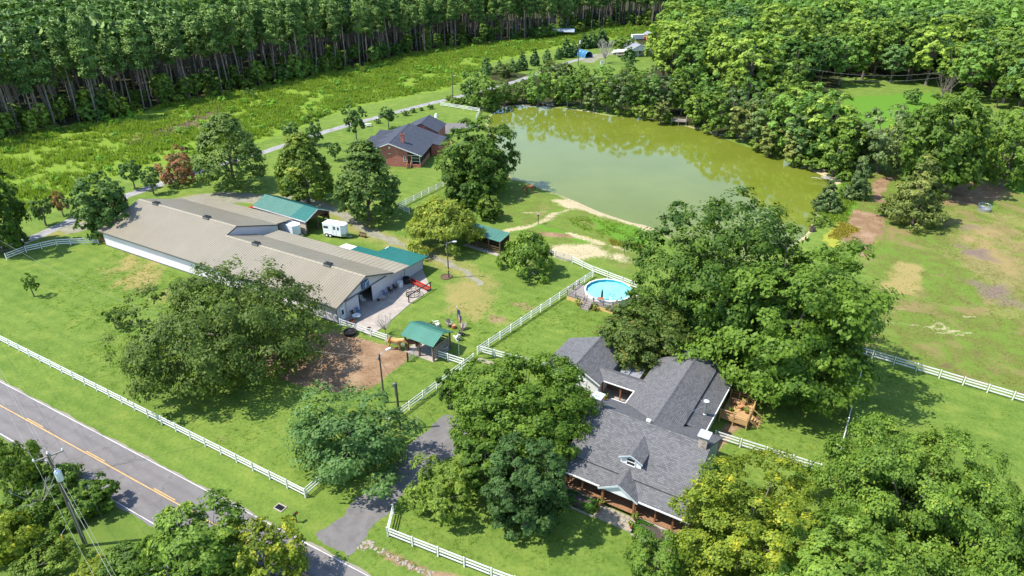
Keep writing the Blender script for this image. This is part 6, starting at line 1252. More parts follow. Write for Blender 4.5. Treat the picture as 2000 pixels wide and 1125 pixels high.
fr_ = thing('fire_ring', 'round black metal ring stand on the patio behind the hitching rail', 'hay ring', g(807, 576))
for z in (.15, .5, .85):
    mb = MB(); mb.tube([(1.05 * math.cos(k * math.pi / 12), 1.05 * math.sin(k * math.pi / 12), z) for k in range(25)], .035, 6, cap=False); mb.build('hoop', M['black_metal'], fr_)
for k in range(10): a = k * math.pi / 5; mb = MB(); mb.tube([(1.05 * math.cos(a), 1.05 * math.sin(a), 0), (1.05 * math.cos(a), 1.05 * math.sin(a), .95)], .03, 5); mb.build('upright', M['black_metal'], fr_)
hf = thing('hay_feeder', 'round galvanised hay ring standing in the worn pasture', 'hay feeder', g(1921, 411)); mb = MB(); mb.lathe([(1.15, 0), (1.15, .55), (1.12, .55), (1.12, .02)], 24); mb.build('skirt', M['galv'], hf); mb = MB(); mb.tube([(1.15 * math.cos(k * math.pi / 12), 1.15 * math.sin(k * math.pi / 12), 1.15) for k in range(25)], .04, 6, cap=False); mb.build('top_hoop', M['galv'], hf)
for k in range(14): a = k * math.pi / 7; mb = MB(); mb.tube([(1.13 * math.cos(a), 1.13 * math.sin(a), .5), (1.15 * math.cos(a + .12), 1.15 * math.sin(a + .12), 1.15)], .035, 5); mb.build('upright', M['galv'], hf)
mbx = thing('mailbox', 'black mailbox on a leaning post by the road', 'mailbox', g(580, 1020), R(60)); mb = MB(); mb.ext([(-.25, -.1, 1.0), (-.25, .1, 1.0), (-.25, .1, 1.13), (-.25, .06, 1.21), (-.25, -.06, 1.21), (-.25, -.1, 1.13)], (.5, 0, 0)); mb.build('box', M['black_metal'], mbx); mb = MB(); mb.bar((0, 0, -.1), (-.05, 0, 1.0), .1); mb.build('post', M['brown_wood'], mbx); mb = MB(); mb.box(.0, .12, -.125, -.105, 1.12, 1.28); mb.build('flag', M['red'], mbx)
dg = thing('storm_drain', 'square storm drain grate in the grass verge', 'drain', g(547, 992), math.atan2(rdir.y, rdir.x)); mb = MB(); mb.box(-.55, .55, -.4, -.28, 0, .08); mb.box(-.55, .55, .28, .4, 0, .08); mb.box(-.55, -.45, -.28, .28, 0, .08); mb.box(.45, .55, -.28, .28, 0, .08); mb.build('kerb', M['concrete'], dg)
for k in range(7): mb = MB(); mb.box(-.40 + .12 * k, -.34 + .12 * k, -.28, .28, .02, .06); mb.build('bar', M['black_metal'], dg)
mb = MB(); mb.box(-.45, .45, -.28, .28, .005, .015); mb.build('sump', M['dark'], dg)
bhp = thing('birdhouse_post', 'brown post with a birdhouse on the sandy track by the pond', 'birdhouse', g(1051, 438)); mb = MB(); mb.box(-.07, .07, -.07, .07, 0, 1.7); mb.build('post', M['brown_wood'], bhp); mb = MB(); mb.box(-.16, .16, -.16, .16, 1.7, 2.05); mb.build('box', M['brown_wood'], bhp); mb = MB(); mb.slab([(-.22, -.22, 2.03), (.22, -.22, 2.03), (.22, .24, 2.18), (-.22, .24, 2.18)], .03); mb.build('roof', M['grey_wood'], bhp)
bn = thing('bench', 'dark wooden bench on the grass by the farm track', 'bench', g(708, 463), R(-30)); mb = MB(); mb.box(-.8, .8, -.2, .2, .40, .45); mb.build('seat', M['brown_wood'], bn); mb = MB(); mb.box(-.8, .8, .2, .24, .5, .85); mb.build('backrest', M['brown_wood'], bn)
for x in (-.7, .7): mb = MB(); mb.box(x - .05, x + .05, -.18, .22, 0, .4); mb.build('leg', M['brown_wood'], bn)
wh_ = thing('well_house', 'small whitish well cover on the lawn behind the brick house', 'well cover', g(852, 229)); mb = MB(); mb.lathe([(.62, 0), (.5, .5), (.28, 1.05), (.1, 1.2)], 10); mb.build('shell', M['white_wall'], wh_); mb = MB(); mb.box(.38, .56, -.15, .15, .05, .5); mb.build('hatch', M['galv'], wh_)
ptb = thing('picnic_table', 'small white picnic table on the lawn near the lane', 'table', g(719, 247), R(20)); mb = MB(); mb.box(-.9, .9, -.4, .4, .70, .75); mb.build('tabletop', M['white'], ptb)
for s in (-1, 1): mb = MB(); mb.box(-.9, .9, s * .72 - .14, s * .72 + .14, .42, .46); mb.build('seat', M['white'], ptb); mb = MB(); mb.bar((s * .7, -.65, 0), (s * .7, .2, .7), .07); mb.bar((s * .7, .65, 0), (s * .7, -.2, .7), .07); mb.build('leg', M['white'], ptb)
acu = thing('air_conditioner', 'grey air conditioner unit at the foot of the brick gable', 'air conditioner', g(764, 322)); mb = MB(); mb.box(-.45, .45, -.45, .45, .05, .9); mb.build('case', M['galv'], acu, bevel=.04); mb = MB(); mb.lathe([(.36, .901), (.34, .93)], 16); mb.build('fan_grille', M['black_metal'], acu)
# flower pots on the steps and the decks
for k, (p, lb) in enumerate(((fw(4.5, -.55, .55), 'potted plant on the stone pier left of the porch steps, upper'), (fw(4.5, -1.25, .3), 'potted plant on the stone pier left of the porch steps, lower'), (fw(8.05, -.55, .55), 'potted plant on the stone pier right of the porch steps, upper'), (fw(8.05, -1.4, .3), 'potted plant on the stone pier right of the porch steps, lower'), (fw(11.4, 19.6, .86), 'potted plant on the yellow deck near the wing wall'), (fw(12.9, 20.5, .86), 'potted plant on the yellow deck by the stair gap'), (fw(12.2, 22.0, .86), 'potted plant in the far corner of the yellow deck'), (pw(2.3, -.6, 0), 'bushy potted plant left of the pool deck stairs'), (pw(5.0, -.6, 0), 'bushy potted plant in the curved bed right of the pool deck stairs'), (fw(-2.2, 15.3, .0), 'potted shrub by the white garage corner'))):
    t = thing('potted_plant', lb, 'plant', p); mb = MB(); mb.lathe([(.13, 0), (.19, .28), (.2, .3), (.15, .27)], 12); mb.build('pot', M['terracotta'], t)
    v, tt, B, RB = crown_np(300 + k, .34 if k < 7 else .55, .28, .85 if k < 7 else 1.2, 12, 8, 6, (.14, .09)); ob('foliage', quadmesh('foliage', v, tt, L['shrub'] if k % 3 else L['locust2']), t)
# two reclining chairs and a table on the yellow deck, chairs in the courtyard
for k, (p, rz_, lb, m_) in enumerate(((fw(11.2, 21.3, .86), 1.2, 'dark chair on the yellow deck near the wing wall', 'brown_wood'), (fw(12.1, 20.9, .86), 3.6, 'brown chair on the yellow deck near the railing', 'tan_wood'), (fw(-1.8, 13.3, .12), 1.0, 'brown chair in the shaded farmhouse courtyard, nearer the garage', 'tan_wood'), (fw(.1, 13.4, .12), 2.2, 'brown chair in the shaded farmhouse courtyard, nearer the wing', 'tan_wood'))): rocker(lb, p, rz_, m_)
# driftwood, rocks
def logs(label, c, n, spread, lmax, seed, name='driftwood_pile'):
    t = thing(name, label, 'driftwood', c); rnd = random.Random(seed)
    for k in range(n):
        x, y = rnd.gauss(0, spread), rnd.gauss(0, spread * .5); a = rnd.gauss(-.5, .5); l = rnd.uniform(.4, 1) * lmax; z = rnd.uniform(.05, .5)
        mb = MB(); mb.tube([(x - math.cos(a) * l / 2, y - math.sin(a) * l / 2, z), (x, y, z + rnd.uniform(0, .15)), (x + math.cos(a) * l / 2, y + math.sin(a) * l / 2, z + rnd.uniform(-.1, .5))], [.10, .08, .03], 5); mb.build('branch', M['bark_pale'], t)
    return t
logs('pile of grey driftwood at the pond edge right of the dock', g(1440, 266), 26, 1.6, 3.4, 1); logs('grey fallen branches on the pond bank below the shore trees', g(1075, 203), 16, 2.6, 3.2, 2); logs('bleached fallen trunk at the far right pond bank', g(1615, 350), 8, 1.2, 3.0, 3)
# rough stone lining of the ditch
dt = thing('ditch_stones', 'line of rough stones edging the ditch by the driveway mouth', 'stones', g(760, 1085)); o0 = g(760, 1085); rnd = random.Random(5); rocks = []
for v_ in range(4):
    bm = bmesh.new(); bmesh.ops.create_icosphere(bm, subdivisions=1, radius=.2)
    for q in bm.verts: q.co *= rnd.uniform(.7, 1.25)
    me_ = bpy.data.meshes.new('stone'); bm.to_mesh(me_); bm.free(); me_.materials.append(M['step_stone']); rocks.append(me_)
line_ = smooth(PW([(706, 1072), (720, 1060), (732, 1072), (770, 1090), (810, 1108), (850, 1124), (900, 1140)]), 12, False)
for k, p in enumerate(line_):
    for q in range(1 + k % 2): o_ = ob('stone', rocks[(k + q) % 4], dt, (p[0] - o0.x + rnd.uniform(-.3, .3), p[1] - o0.y + rnd.uniform(-.25, .25), rnd.uniform(-.02, .03)), (0, 0, rnd.uniform(0, 6))); s_ = rnd.uniform(.35, .8); o_.scale = (s_ * 1.3, s_, s_ * .6)
for k, p in enumerate(((938, 703), (948, 706), (958, 709))):
    mb = MB(); mb.lathe([(.45, 0), (.42, .05)], 7); tag(mb.build('stepping_stone', M['step_stone'], None, tuple(g(*p))), ('pale flat stepping stone in the fence gap, nearest the flagpole', 'pale flat stepping stone in the fence gap, middle of three', 'pale flat stepping stone in the fence gap, nearest the walnut tree')[k], 'stone')
cs = thing('culvert_stump', 'hollow brown stump at the pond edge beside the yellow flowers', 'stump', g(1587, 449)); mb = MB(); mb.lathe([(.55, -.3), (.5, .5), (.38, .5), (.36, .1)], 10); mb.build('bark', M['bark_dark'], cs); mb = MB(); mb.lathe([(.36, .08), (.35, .1)], 10); mb.build('hollow', M['dark'], cs)

# ------------------------------------------------------------------ dock, far yard
dkp = g(1310, 241); dc = thing('fishing_dock', 'small weathered fishing dock on posts at the far bank of the pond', 'dock', (dkp.x, dkp.y, 0), R(-12))
for k in range(12): mb = MB(); mb.box(.36 * k, .36 * k + .33, -.4, 3.2, .62, .68); mb.build('plank', M['deck_old'], dc)
for x in (.1, 2.1, 4.2):
    for y in (-.3, 3.0): mb = MB(); mb.box(x - .07, x + .07, y - .07, y + .07, -1.3, 1.5 if y < 0 or x != 2.1 else 1.4); mb.build('post', M['grey_wood'], dc)
for a, b in (((.1, -.3), (4.2, -.3)), ((4.2, -.3), (4.2, 3.0)), ((.1, 3.0), (.1, -.3))): rail(dc, a, b, .68, 1.5, 'grey_wood', 1)
rtable('small round table at the back of the fishing dock', Matrix.Translation((dkp.x, dkp.y, .68)) @ Vector((1.4, 1.6, 0)), 'brown_wood', 'black_metal', .4)
far_h = thing('far_house', 'distant low white house with a grey roof and carport', 'house', g(1232, 112), R(12))
gable_roof(far_h, 4.0, -.6, 11.0, 2.7, 2.5, 4.9, .0, 15, M['grey_roof'], .2)
hpart(far_h, 'wall', 'white_wall', lambda mb: (mb.ext([(0, 3, 0), (9.8, 3, 0), (9.8, 3, 2.5), (4, 3, 4.6), (0, 3, 2.6)], (0, .2, 0)), mb.box(0, .2, 3.2, 14.6, 0, 2.6), mb.box(9.6, 9.8, 3.2, 14.6, 0, 2.5)))
hpart(far_h, 'porch_post', 'white', lambda mb: [mb.box(x - .1, x + .1, .2, .4, 0, 2.55) for x in (.2, 3.3, 6.6, 9.7)]); hpart(far_h, 'porch_gable', 'white_wall', lambda mb: mb.ext([(-.3, .1, 2.5), (10.6, .1, 2.4), (4, .1, 4.75)], (0, .1, 0)))
for x in (1.8, 5.0, 8.0): window(far_h, 'window', (x, 3.0, 1.5), 1.0, 1.2, 'y-')
awn = hpart(far_h, 'carport_roof', 'white', lambda mb: mb.slab([(-6.2, .5, 2.3), (-.4, .5, 2.5), (-.4, 6, 2.5), (-6.2, 6, 2.3)], .1)); hpart(far_h, 'carport_post', 'white', lambda mb: [mb.box(-6.1, -5.95, y, y + .12, 0, 2.2) for y in (.7, 5.6)], parent=awn)
ts = thing('tarp_shelter', 'rounded blue tarp shelter beside the dark evergreens', 'shelter', g(1150, 113), R(28)); Lt = 8.0
arc = [(2.0 * math.cos(a), 2.6 * math.sin(a)) for a in np.linspace(0, math.pi, 9)]
mb = MB()
for i in range(8): (x0, z0_), (x1, z1_) = arc[i], arc[i + 1]; mb.ext([(x0, 0, z0_), (x1, 0, z1_), (x1 * .97, 0, z1_ * .97), (x0 * .97, 0, z0_ * .97)], (0, Lt, 0))
mb.build('cover', M['tarp'], ts)
for y in (0, 2.6, 5.2, 7.95): mb = MB(); mb.tube([(x * 1.02, y, z * 1.02) for x, z in arc], .06, 5); mb.build('hoop', M['lead'], ts)
sb_ = thing('metal_barn', 'low silver roofed shed at the edge of the pine wood', 'shed', g(1073, 71), R(-6)); gable_roof(sb_, 3, -.3, 6.3, 2.2, 2.2, 3.4, -.4, 12.4, M['silver'], .1, axis='x'); hpart(sb_, 'post', 'brown_wood', lambda mb: [mb.box(x - .1, x + .1, .3, .5, 0, 2.3) for x in (.3, 4, 8, 12)])
bs = thing('garden_shed', 'small tan garden shed with a dark roof behind the far white house', 'shed', g(1264, 79), R(15)); gable_roof(bs, 2, -.3, 4.3, 2.4, 2.4, 3.6, -.3, 5.3, M['grey_roof'], .12); hpart(bs, 'wall', 'tan_wood', lambda mb: (mb.ext([(0, 0, 0), (4, 0, 0), (4, 0, 2.4), (2, 0, 3.4), (0, 0, 2.4)], (0, .1, 0)), mb.box(0, .1, .1, 5, 0, 2.4), mb.box(3.9, 4, .1, 5, 0, 2.4))); hpart(bs, 'door', 'brown_wood', lambda mb: mb.box(1.4, 2.6, -.03, -.002, 0, 2.0))
trailer('distant white camper parked behind the far white house', g(1235, 79), R(10), 5.5, 2.3, 2.0, .5, True, 'white_metal', .5, False)
wbx = thing('letter_box', 'white cabinet on the far lawn beside a dead tree', 'cabinet', g(1175, 126)); mb = MB(); mb.box(-.5, .5, -.4, .4, 0, 1.5); mb.build('body', M['white'], wbx, bevel=.04); mb = MB(); mb.slab([(-.6, -.5, 1.52), (.6, -.5, 1.52), (.6, .5, 1.6), (-.6, .5, 1.6)], .06); mb.build('lid', M['grey_roof'], wbx)

# ------------------------------------------------------------------ single trees.  px = (base x, base y, top y, crown width) in the survey photograph
tree('oak_tree', 'broad dark oak shading the dirt paddock in front of the barn', 'oak', (232, 517, 620, 762), 11, z0=0.12, nb=183, m=11, l=20, leaf=(.38, .23), rb=0.176, inner=.3, flat=.7, nl=26, cz=.40, low=-.75, lobes=.17, tr=.42)
tree('pecan_tree', 'tallest broad green pecan tree between pond and pool', 'pecan_dark', (1238, 395, 1568, 700), 12, z0=0.06, nb=167, m=13, l=20, leaf=(0.44, 0.27), rb=0.192, inner=.3, flat=.62, cz=.34, low=-.8, lobes=.16)
tree('pecan_tree', 'huge bright green pecan tree over the pasture fence corner', 'pecan', (1360, 470, 1720, 784), 13, z0=0.06, nb=185, m=14, l=20, leaf=(0.44, 0.27), rb=0.184, inner=.3, flat=.62, cz=.34, low=-.85, lobes=.18)
tree('red_tinged_tree', 'dense round olive tree with rusty tips between the pool and the farmhouse wing', 'rust', (1178, 582, 1362, 715), 14, z0=.12, nb=121, m=12, l=15, leaf=(0.32, 0.21), rb=0.200, inner=.3, flat=.75, cz=.4, low=-.85)
tree('walnut_tree', 'large glossy green walnut tree between the driveway and the farmhouse', 'pecan', (888, 697, 1150, 905), 15, z0=.14, nb=139, m=15, l=24, leaf=(0.29, 0.19), rb=0.192, inner=.3, flat=.7, nl=16, cz=.42, low=-.8, lobes=.26)
tree('walnut_tree', 'smaller walnut crown hanging over the drive beside the round maple', 'pecan', (892, 832, 1006, 962), 16, z0=.2, nb=79, m=11, l=21, leaf=(0.29, 0.19), rb=0.207, inner=.3, lobes=.25)
tree('maple_tree', 'neat round dark maple on the front lawn casting a full shadow', 'maple_deep', (954, 852, 1106, 1046), 17, z0=0.04, nb=134, m=12, l=21, leaf=(0.22, 0.15), rb=0.192, inner=.3, flat=.75, cz=.42, low=-.85, lobes=.08)
tree('young_tree', 'small loose yellow-green tree by the bend of the driveway', 'shrub', (797, 890, 922, 1016), 18, z0=.12, nb=34, m=14, l=12, leaf=(0.29, 0.18), rb=.27, inner=.25, lobes=.3)
tree('layered_tree', 'blue-green tree with flat layered boughs beside the driveway', 'blue', (568, 755, 808, 958), 19, z0=.06, nb=48, m=16, l=16, leaf=(.33, .22), rb=.27, inner=.35, flat=.16, cz=.42, low=-.8, lobes=.35, up=1.6)
tree('small_tree', 'small round tree by the end of the asphalt drive', 'pecan_dark', (853, 722, 905, 792), 20, z0=.12, nb=22, m=14, l=13, leaf=(0.32, 0.21), rb=.32)
tree('honey_locust', 'glowing yellow-green honey locust over the right end of the porch', 'locust', (1332, 885, 1620, 1180), 21, z0=0.06, nb=152, m=14, l=28, leaf=(0.22, 0.14), rb=0.192, inner=.3, flat=.55, cz=.4, low=-.8, lobes=.2)
tree('oak_tree', 'very large olive oak filling the lower right corner', 'olive', (1590, 820, 1997, 1150), 22, z0=0.06, nb=195, m=16, l=29, leaf=(0.26, 0.17), rb=0.167, inner=.3, flat=.6, cz=.36, low=-.8, lobes=.16, nl=20)
tree('oak_tree', 'olive oak running off the bottom edge beside the locust', 'olive', (1500, 1000, 1760, 1260), 23, z0=.1, nb=129, m=14, l=22, leaf=(0.27, 0.18), rb=0.200, flat=.6, cz=.4)
tree('oak_tree', 'olive oak running off the right edge of the photo at the bottom', 'olive', (1840, 990, 2180, 1260), 24, z0=.1, nb=116, m=13, l=22, leaf=(0.27, 0.18), rb=0.200, flat=.6, cz=.4)
tree('shrub_tree', 'dark fine-leaved small tree in front of the porch hedge', 'olive', (1225, 1035, 1350, 1150), 25, z0=.05, nb=36, m=16, l=20, leaf=(0.18, 0.12), rb=.27)
tree('bradford_pear', 'large dark egg-shaped pear tree behind the barn', 'pear', (380, 225, 515, 360), 26, z0=.13, prof='egg', nb=74, m=12, l=19, leaf=(.50, .33), rb=.26, flat=.85, lobes=.05)
tree('bradford_pear', 'yellow-tipped egg-shaped pear tree above the teal shed', 'pear_lime', (540, 262, 648, 387), 27, z0=.13, prof='egg', nb=74, m=12, l=19, leaf=(.50, .33), rb=.26, flat=.85, lobes=.05)
tree('bradford_pear', 'egg-shaped pear tree between the horse trailer and the brick house', 'pear', (656, 277, 775, 424), 28, z0=.13, prof='egg', nb=74, m=12, l=19, leaf=(.50, .33), rb=.26, flat=.85, lobes=.05)
tree('lane_tree', 'dark round-headed tree on a bare stem left of the brick house', 'maple', (669, 205, 714, 258), 29, z0=0.34, nb=24, m=12, l=9, leaf=(0.55, 0.36), rb=.33, tr=.16)
tree('lane_tree', 'small mop-headed tree standing between the lane and the brick roof', 'maple', (740, 209, 774, 236), 30, z0=0.42, nb=20, m=10, l=8, leaf=(0.55, 0.36), rb=.34, tr=.13)
tree('lane_tree', 'dark slim tree by the lane behind the yellow-tipped pear', 'maple', (597, 226, 630, 276), 31, z0=0.15, nb=20, m=10, l=8, leaf=(0.55, 0.36), rb=.34)
tree('lane_tree', 'dark little tree at the grass edge left of the slim lane tree', 'maple', (549, 240, 582, 264), 32, z0=.2, nb=18, m=10, l=8, leaf=(0.55, 0.36), rb=.34)
tree('young_tree', 'very small round tree alone on the lawn near the lane', 'maple', (638, 279, 666, 306), 33, z0=0.3, nb=16, m=8, l=8, leaf=(0.44, 0.29), rb=.36)
tree('water_oak', 'big dark oak on the pond bank beside the brick house', 'pecan_dark', (858, 235, 1006, 374), 34, z0=0.04, nb=134, m=11, l=14, leaf=(0.56, 0.36), rb=0.200, inner=.3, flat=.7, cz=.38, low=-.85, lobes=.15)
tree('water_oak', 'lower dark tree below the big bank oak', 'pecan_dark', (868, 336, 950, 404), 35, z0=.05, nb=34, m=14, l=12, leaf=(0.51, 0.34), rb=.28, low=-.9)
tree('round_bush', 'round light green bush on the grassy bank by the sandy track', 'shrub', (932, 383, 981, 431), 36, z0=.03, nb=30, m=14, l=12, leaf=(0.41, 0.26), rb=.3, low=-.9, cat='bush')
tree('mimosa_tree', 'wide yellow mimosa tree beside the run-in shed', 'locust2', (797, 388, 936, 492), 37, z0=.1, nb=52, m=20, l=16, leaf=(0.44, 0.23), prof='flat', rb=.26, flat=.42, nl=20, lobes=.2)
tree('mimosa_tree', 'sparse yellow-green tree in front of the run-in shed', 'olive', (974, 452, 1078, 548), 38, z0=.06, nb=40, m=16, l=13, leaf=(0.39, 0.22), prof='flat', rb=.26, flat=.45, nl=16, lobes=.3)
tree('barn_tree', 'round dark tree behind the back corner of the barn', 'maple', (135, 340, 256, 460), 39, z0=.06, nb=106, m=10, l=12, leaf=(0.49, 0.33), rb=0.207, inner=.3, low=-.9)
tree('lane_tree', 'dark leaning small tree on the lane, farther of a pair', 'maple', (231, 313, 277, 352), 40, z0=0.34, nb=20, m=10, l=9, leaf=(0.49, 0.34), rb=.34, tr=.15)
tree('lane_tree', 'dark leaning small tree on the lane, nearer of a pair', 'maple', (271, 326, 310, 364), 41, z0=0.34, nb=20, m=10, l=9, leaf=(0.49, 0.34), rb=.34, tr=.15)
tree('crape_myrtle', 'red flowering tree behind the pair of small lane trees', 'crape', (303, 302, 380, 358), 42, z0=.1, nb=32, m=12, l=11, leaf=(0.44, 0.29), rb=.28)
tree('crape_myrtle', 'pinkish tree touching the dark egg-shaped pear', 'crape', (328, 284, 378, 335), 43, z0=.1, nb=26, m=12, l=9, leaf=(0.44, 0.29), rb=.3)
tree('crape_myrtle', 'small red-tinged tree beside the left end of the lane', 'crape', (95, 374, 136, 410), 44, z0=0.3, nb=18, m=10, l=8, leaf=(0.41, 0.26), rb=.33)
tree('big_shade_tree', 'large shadowy tree at the left edge above the white fence', 'pecan_dark', (-90, 322, 50, 486), 45, z0=.05, nb=106, m=11, l=14, leaf=(0.49, 0.33), rb=0.207, low=-.9)
tree('lane_tree', 'dark leaning tree beside the large shadowy edge tree', 'maple', (56, 386, 101, 428), 46, z0=0.33, nb=20, m=10, l=9, leaf=(0.46, 0.31), rb=.34, tr=.15)
tree('young_tree', 'thin young tree alone on the left lawn near the pale wires', 'pecan', (40, 533, 77, 567), 47, z0=0.3, nb=14, m=8, l=7, leaf=(0.34, 0.22), rb=.34)
tree('young_tree', 'thin young tree at the left edge of the oak crown', 'pecan_dark', (198, 600, 237, 632), 48, z0=0.3, nb=14, m=8, l=7, leaf=(0.34, 0.22), rb=.34)
tree('cedar_tree', 'dark cone-shaped cedar at the corner of the pond', 'cedar', (1588, 352, 1644, 414), 49, z0=.03, nb=46, m=12, l=11, leaf=(0.49, 0.26), prof='cone', rb=.36, flat=.6)
tree('cedar_tree', 'pointed grey-green cedar on the pond bank', 'cedar', (1644, 306, 1702, 388), 50, z0=.03, nb=48, m=12, l=11, leaf=(0.49, 0.26), prof='cone', rb=.34, flat=.6)
tree('cedar_tree', 'large lime-tipped cedar at the corner of the worn pasture', 'cedar_lime', (1722, 296, 1852, 446), 51, z0=.03, nb=64, m=16, l=12, leaf=(0.51, 0.29), prof='cone', rb=.32, flat=.5)
tree('waterside_bush', 'low feathery bush on the bank below the corner cedar', 'shrub', (1578, 412, 1630, 444), 52, z0=.02, nb=18, m=10, l=8, leaf=(0.39, 0.18), rb=.34, cat='bush')
tree('shade_tree', 'massive dark round tree behind the worn pasture', 'pecan_dark', (1766, 180, 1930, 368), 53, z0=0.05, nb=149, m=11, l=14, leaf=(0.63, 0.42), rb=0.192, inner=.3, cz=.4, low=-.85)
tree('shade_tree', 'yellow-green tree at the right edge behind the worn pasture', 'olive', (1922, 215, 2060, 355), 54, z0=.08, nb=98, m=10, l=11, leaf=(0.61, 0.39), rb=0.207, low=-.85)
tree('shade_tree', 'dark layered tree between the far lawn and the pond bank', 'cedar', (1666, 208, 1790, 330), 55, z0=.06, nb=44, m=16, l=12, leaf=(0.61, 0.36), rb=.28, flat=.5, low=-.85)
tree('lawn_tree', 'little round tree alone on the small far lawn', 'maple', (1765, 173, 1802, 199), 56, z0=.2, nb=16, m=8, l=7, leaf=(0.67, 0.44), rb=.36)
tree('roadside_tree', 'green tree of the roadside thicket in front of the utility pole', 'olive', (300, 965, 480, 1180), 57, z0=.06, nb=74, m=16, l=17, leaf=(0.30, 0.20), rb=0.259, inner=.3, lobes=.3, nl=24, bark='bark_pale')
tree('roadside_tree', 'yellowing tree at the end of the roadside thicket', 'locust', (452, 1012, 596, 1180), 58, z0=.06, nb=54, m=14, l=15, leaf=(0.28, 0.18), rb=0.281, inner=.3, lobes=.3, nl=16, bark='bark_pale')
for k, (px_, lb, lm) in enumerate((((-38, 862, 82, 960), 'leafy bush at the left edge above the utility pole thicket', 'shrub'), ((35, 905, 155, 985), 'leafy bush left of the tall utility pole', 'olive'), ((-23, 945, 127, 1040), 'yellow-green bush in the middle of the roadside thicket', 'olive'), ((-55, 990, 75, 1100), 'bush at the left edge near the bottom of the roadside thicket', 'locust'), ((135, 925, 229, 1010), 'bush reaching over the road edge right of the utility pole', 'pecan'),
        ((20, 1050, 160, 1130), 'bright bush at the bottom edge of the roadside thicket', 'shrub'), ((195, 1060, 305, 1135), 'loose weedy bush between thicket and yellow-green roadside trees', 'olive'), ((255, 1045, 345, 1150), 'narrow bush at the left foot of the roadside trees', 'pecan'), ((-95, 850, 15, 930), 'bush just off the left edge beside the road', 'shrub'), ((140, 1085, 210, 1130), 'low weed clump in front of the utility pole foot', 'locust'), ((100, 985, 180, 1035), 'bush close against the utility pole', 'pecan'))):
    tree('roadside_bush', lb, lm, px_, 70 + k, z0=.03, nb=46, m=12, l=13, leaf=(0.29, 0.20), rb=.27, inner=.25, lobes=.3, low=-.9, cat='bush', nl=12, bark='bark_pale')
# bare shrub by the patio, dead tree, branches in the thicket
def bare(label, base, H, seed, mat='bark_pale', n=22, name='bare_tree'):
    t = thing(name, label, 'tree', base); rnd = random.Random(seed); mb = MB(); mb.tube([(0, 0, -.1), (.03, .02, H * .25)], [H * .022, H * .018], 6); mb.build('trunk', M[mat], t); mb = MB()
    for k in range(n):
        a = rnd.uniform(0, 6.28); s = rnd.uniform(.25, .55); tip = Vector((math.cos(a) * H * s * .9, math.sin(a) * H * s * .9, H * rnd.uniform(.65, 1))); st_ = Vector((.03, .02, H * rnd.uniform(.18, .28))); mid = st_.lerp(tip, .5) + Vector((math.cos(a), math.sin(a), 0)) * H * .03
        mb.tube([tuple(st_), tuple(mid), tuple(tip)], [H * .012, H * .008, H * .003], 4)
        for q in range(4): f = rnd.uniform(.4, .95); p = mid.lerp(tip, f) if f > .5 else st_.lerp(mid, f * 2); e = p + Vector((rnd.uniform(-1, 1), rnd.uniform(-1, 1), rnd.uniform(.3, 1))) * H * .14; mb.tube([tuple(p), tuple(e)], [H * .005, H * .002], 4)
    mb.build('branches', M[mat], t); return t
bare('leafless grey shrub at the edge of the patio', g(753, 652), 3.0, 3); bare('pale leafless tree standing on the far lawn by the tarp shelter', g(1181, 124), 9, 4, n=26); bare('dead branches sticking out of the bush left of the utility pole', g(85, 1000), 4.2, 5, n=9); bare('bare pale stems rising in front of the green roadside tree', g(395, 1150), 5.2, 6, n=16); bare('dead grey snag among the trees at the far lawn', g(1838, 196), 9, 7, mat='bark', n=14)
bare('thin bare sapling with a reddish foot by the driveway fence', g(812, 833), 1.6, 8, n=6)
# hedges
def hedge(label, x0, x1, y0, y1, h, seed):
    c = fw((x0 + x1) / 2, (y0 + y1) / 2); t = thing('hedge', label, 'hedge', c, FR); rng = np.random.default_rng(seed); a, b = (x1 - x0) / 2, (y1 - y0) / 2; k = 7500
    th, u = rng.uniform(0, 6.28, k), rng.normal(size=(k, 3)); u = unit(u); e = .32
    se = lambda x: np.sign(x) * np.abs(x) ** e
    p = np.stack([se(u[:, 0]) * a, se(u[:, 1]) * b, h * .5 + se(u[:, 2]) * h * .5], 1) * (1 + rng.normal(0, .03, (k, 1))); p[:, 2] = np.maximum(p[:, 2], .05)
    v, tt = leaves(p, u + rng.normal(size=(k, 3)) * .6 + np.array([0, 0, .3]), .5 + rng.normal(0, .2, k), .16, .09, rng); ob('foliage', quadmesh('foliage', v, tt, L['hedge']), t)
    mb = MB(); mb.box(-a * .9, a * .9, -b * .85, b * .85, 0, h * .9); mb.build('twigs', M['bark_dark'], t, bevel=.15)
hedge('clipped box hedge left of the porch steps', 1.0, 4.25, -1.65, -.45, .95, 1); hedge('clipped box hedge right of the porch steps', 8.4, 12.9, -1.75, -.45, .95, 2)
# small shrubs along the lane
for k, (p, s) in enumerate((((792, 226), 1.3), ((807, 220), 1.0), ((841, 213), 1.2), ((738, 241), 1.0), ((760, 232), .9), ((493, 192), 2.6), ((823, 216), .7), ((1260, 395), .8))):
    if k == 7: continue
    v, tt, B, RB = crown_np(400 + k, s * .8, .05, s * 1.3, 14, 8, 8, (.3, .2), low=-.9, rb=.4); t = thing('lane_shrub', ('small dark shrub on the lawn by the lane, nearest the far white fence', 'small dark shrub by the lane left of the white well cover', 'small dark shrub by the lane just behind the white well cover', 'small dark shrub near the picnic table', 'small dark shrub between picnic table and brick roof', 'round bush alone in the tall grass under the pines', 'tiny shrub by the lane between two larger ones', '')[k], 'shrub', g(*p)); ob('foliage', quadmesh('foliage', v, tt, L['maple']), t); mb = MB(); mb.tube([(0, 0, -.1), (0, 0, s * .6)], .05, 5); mb.build('stem', M['bark'], t)

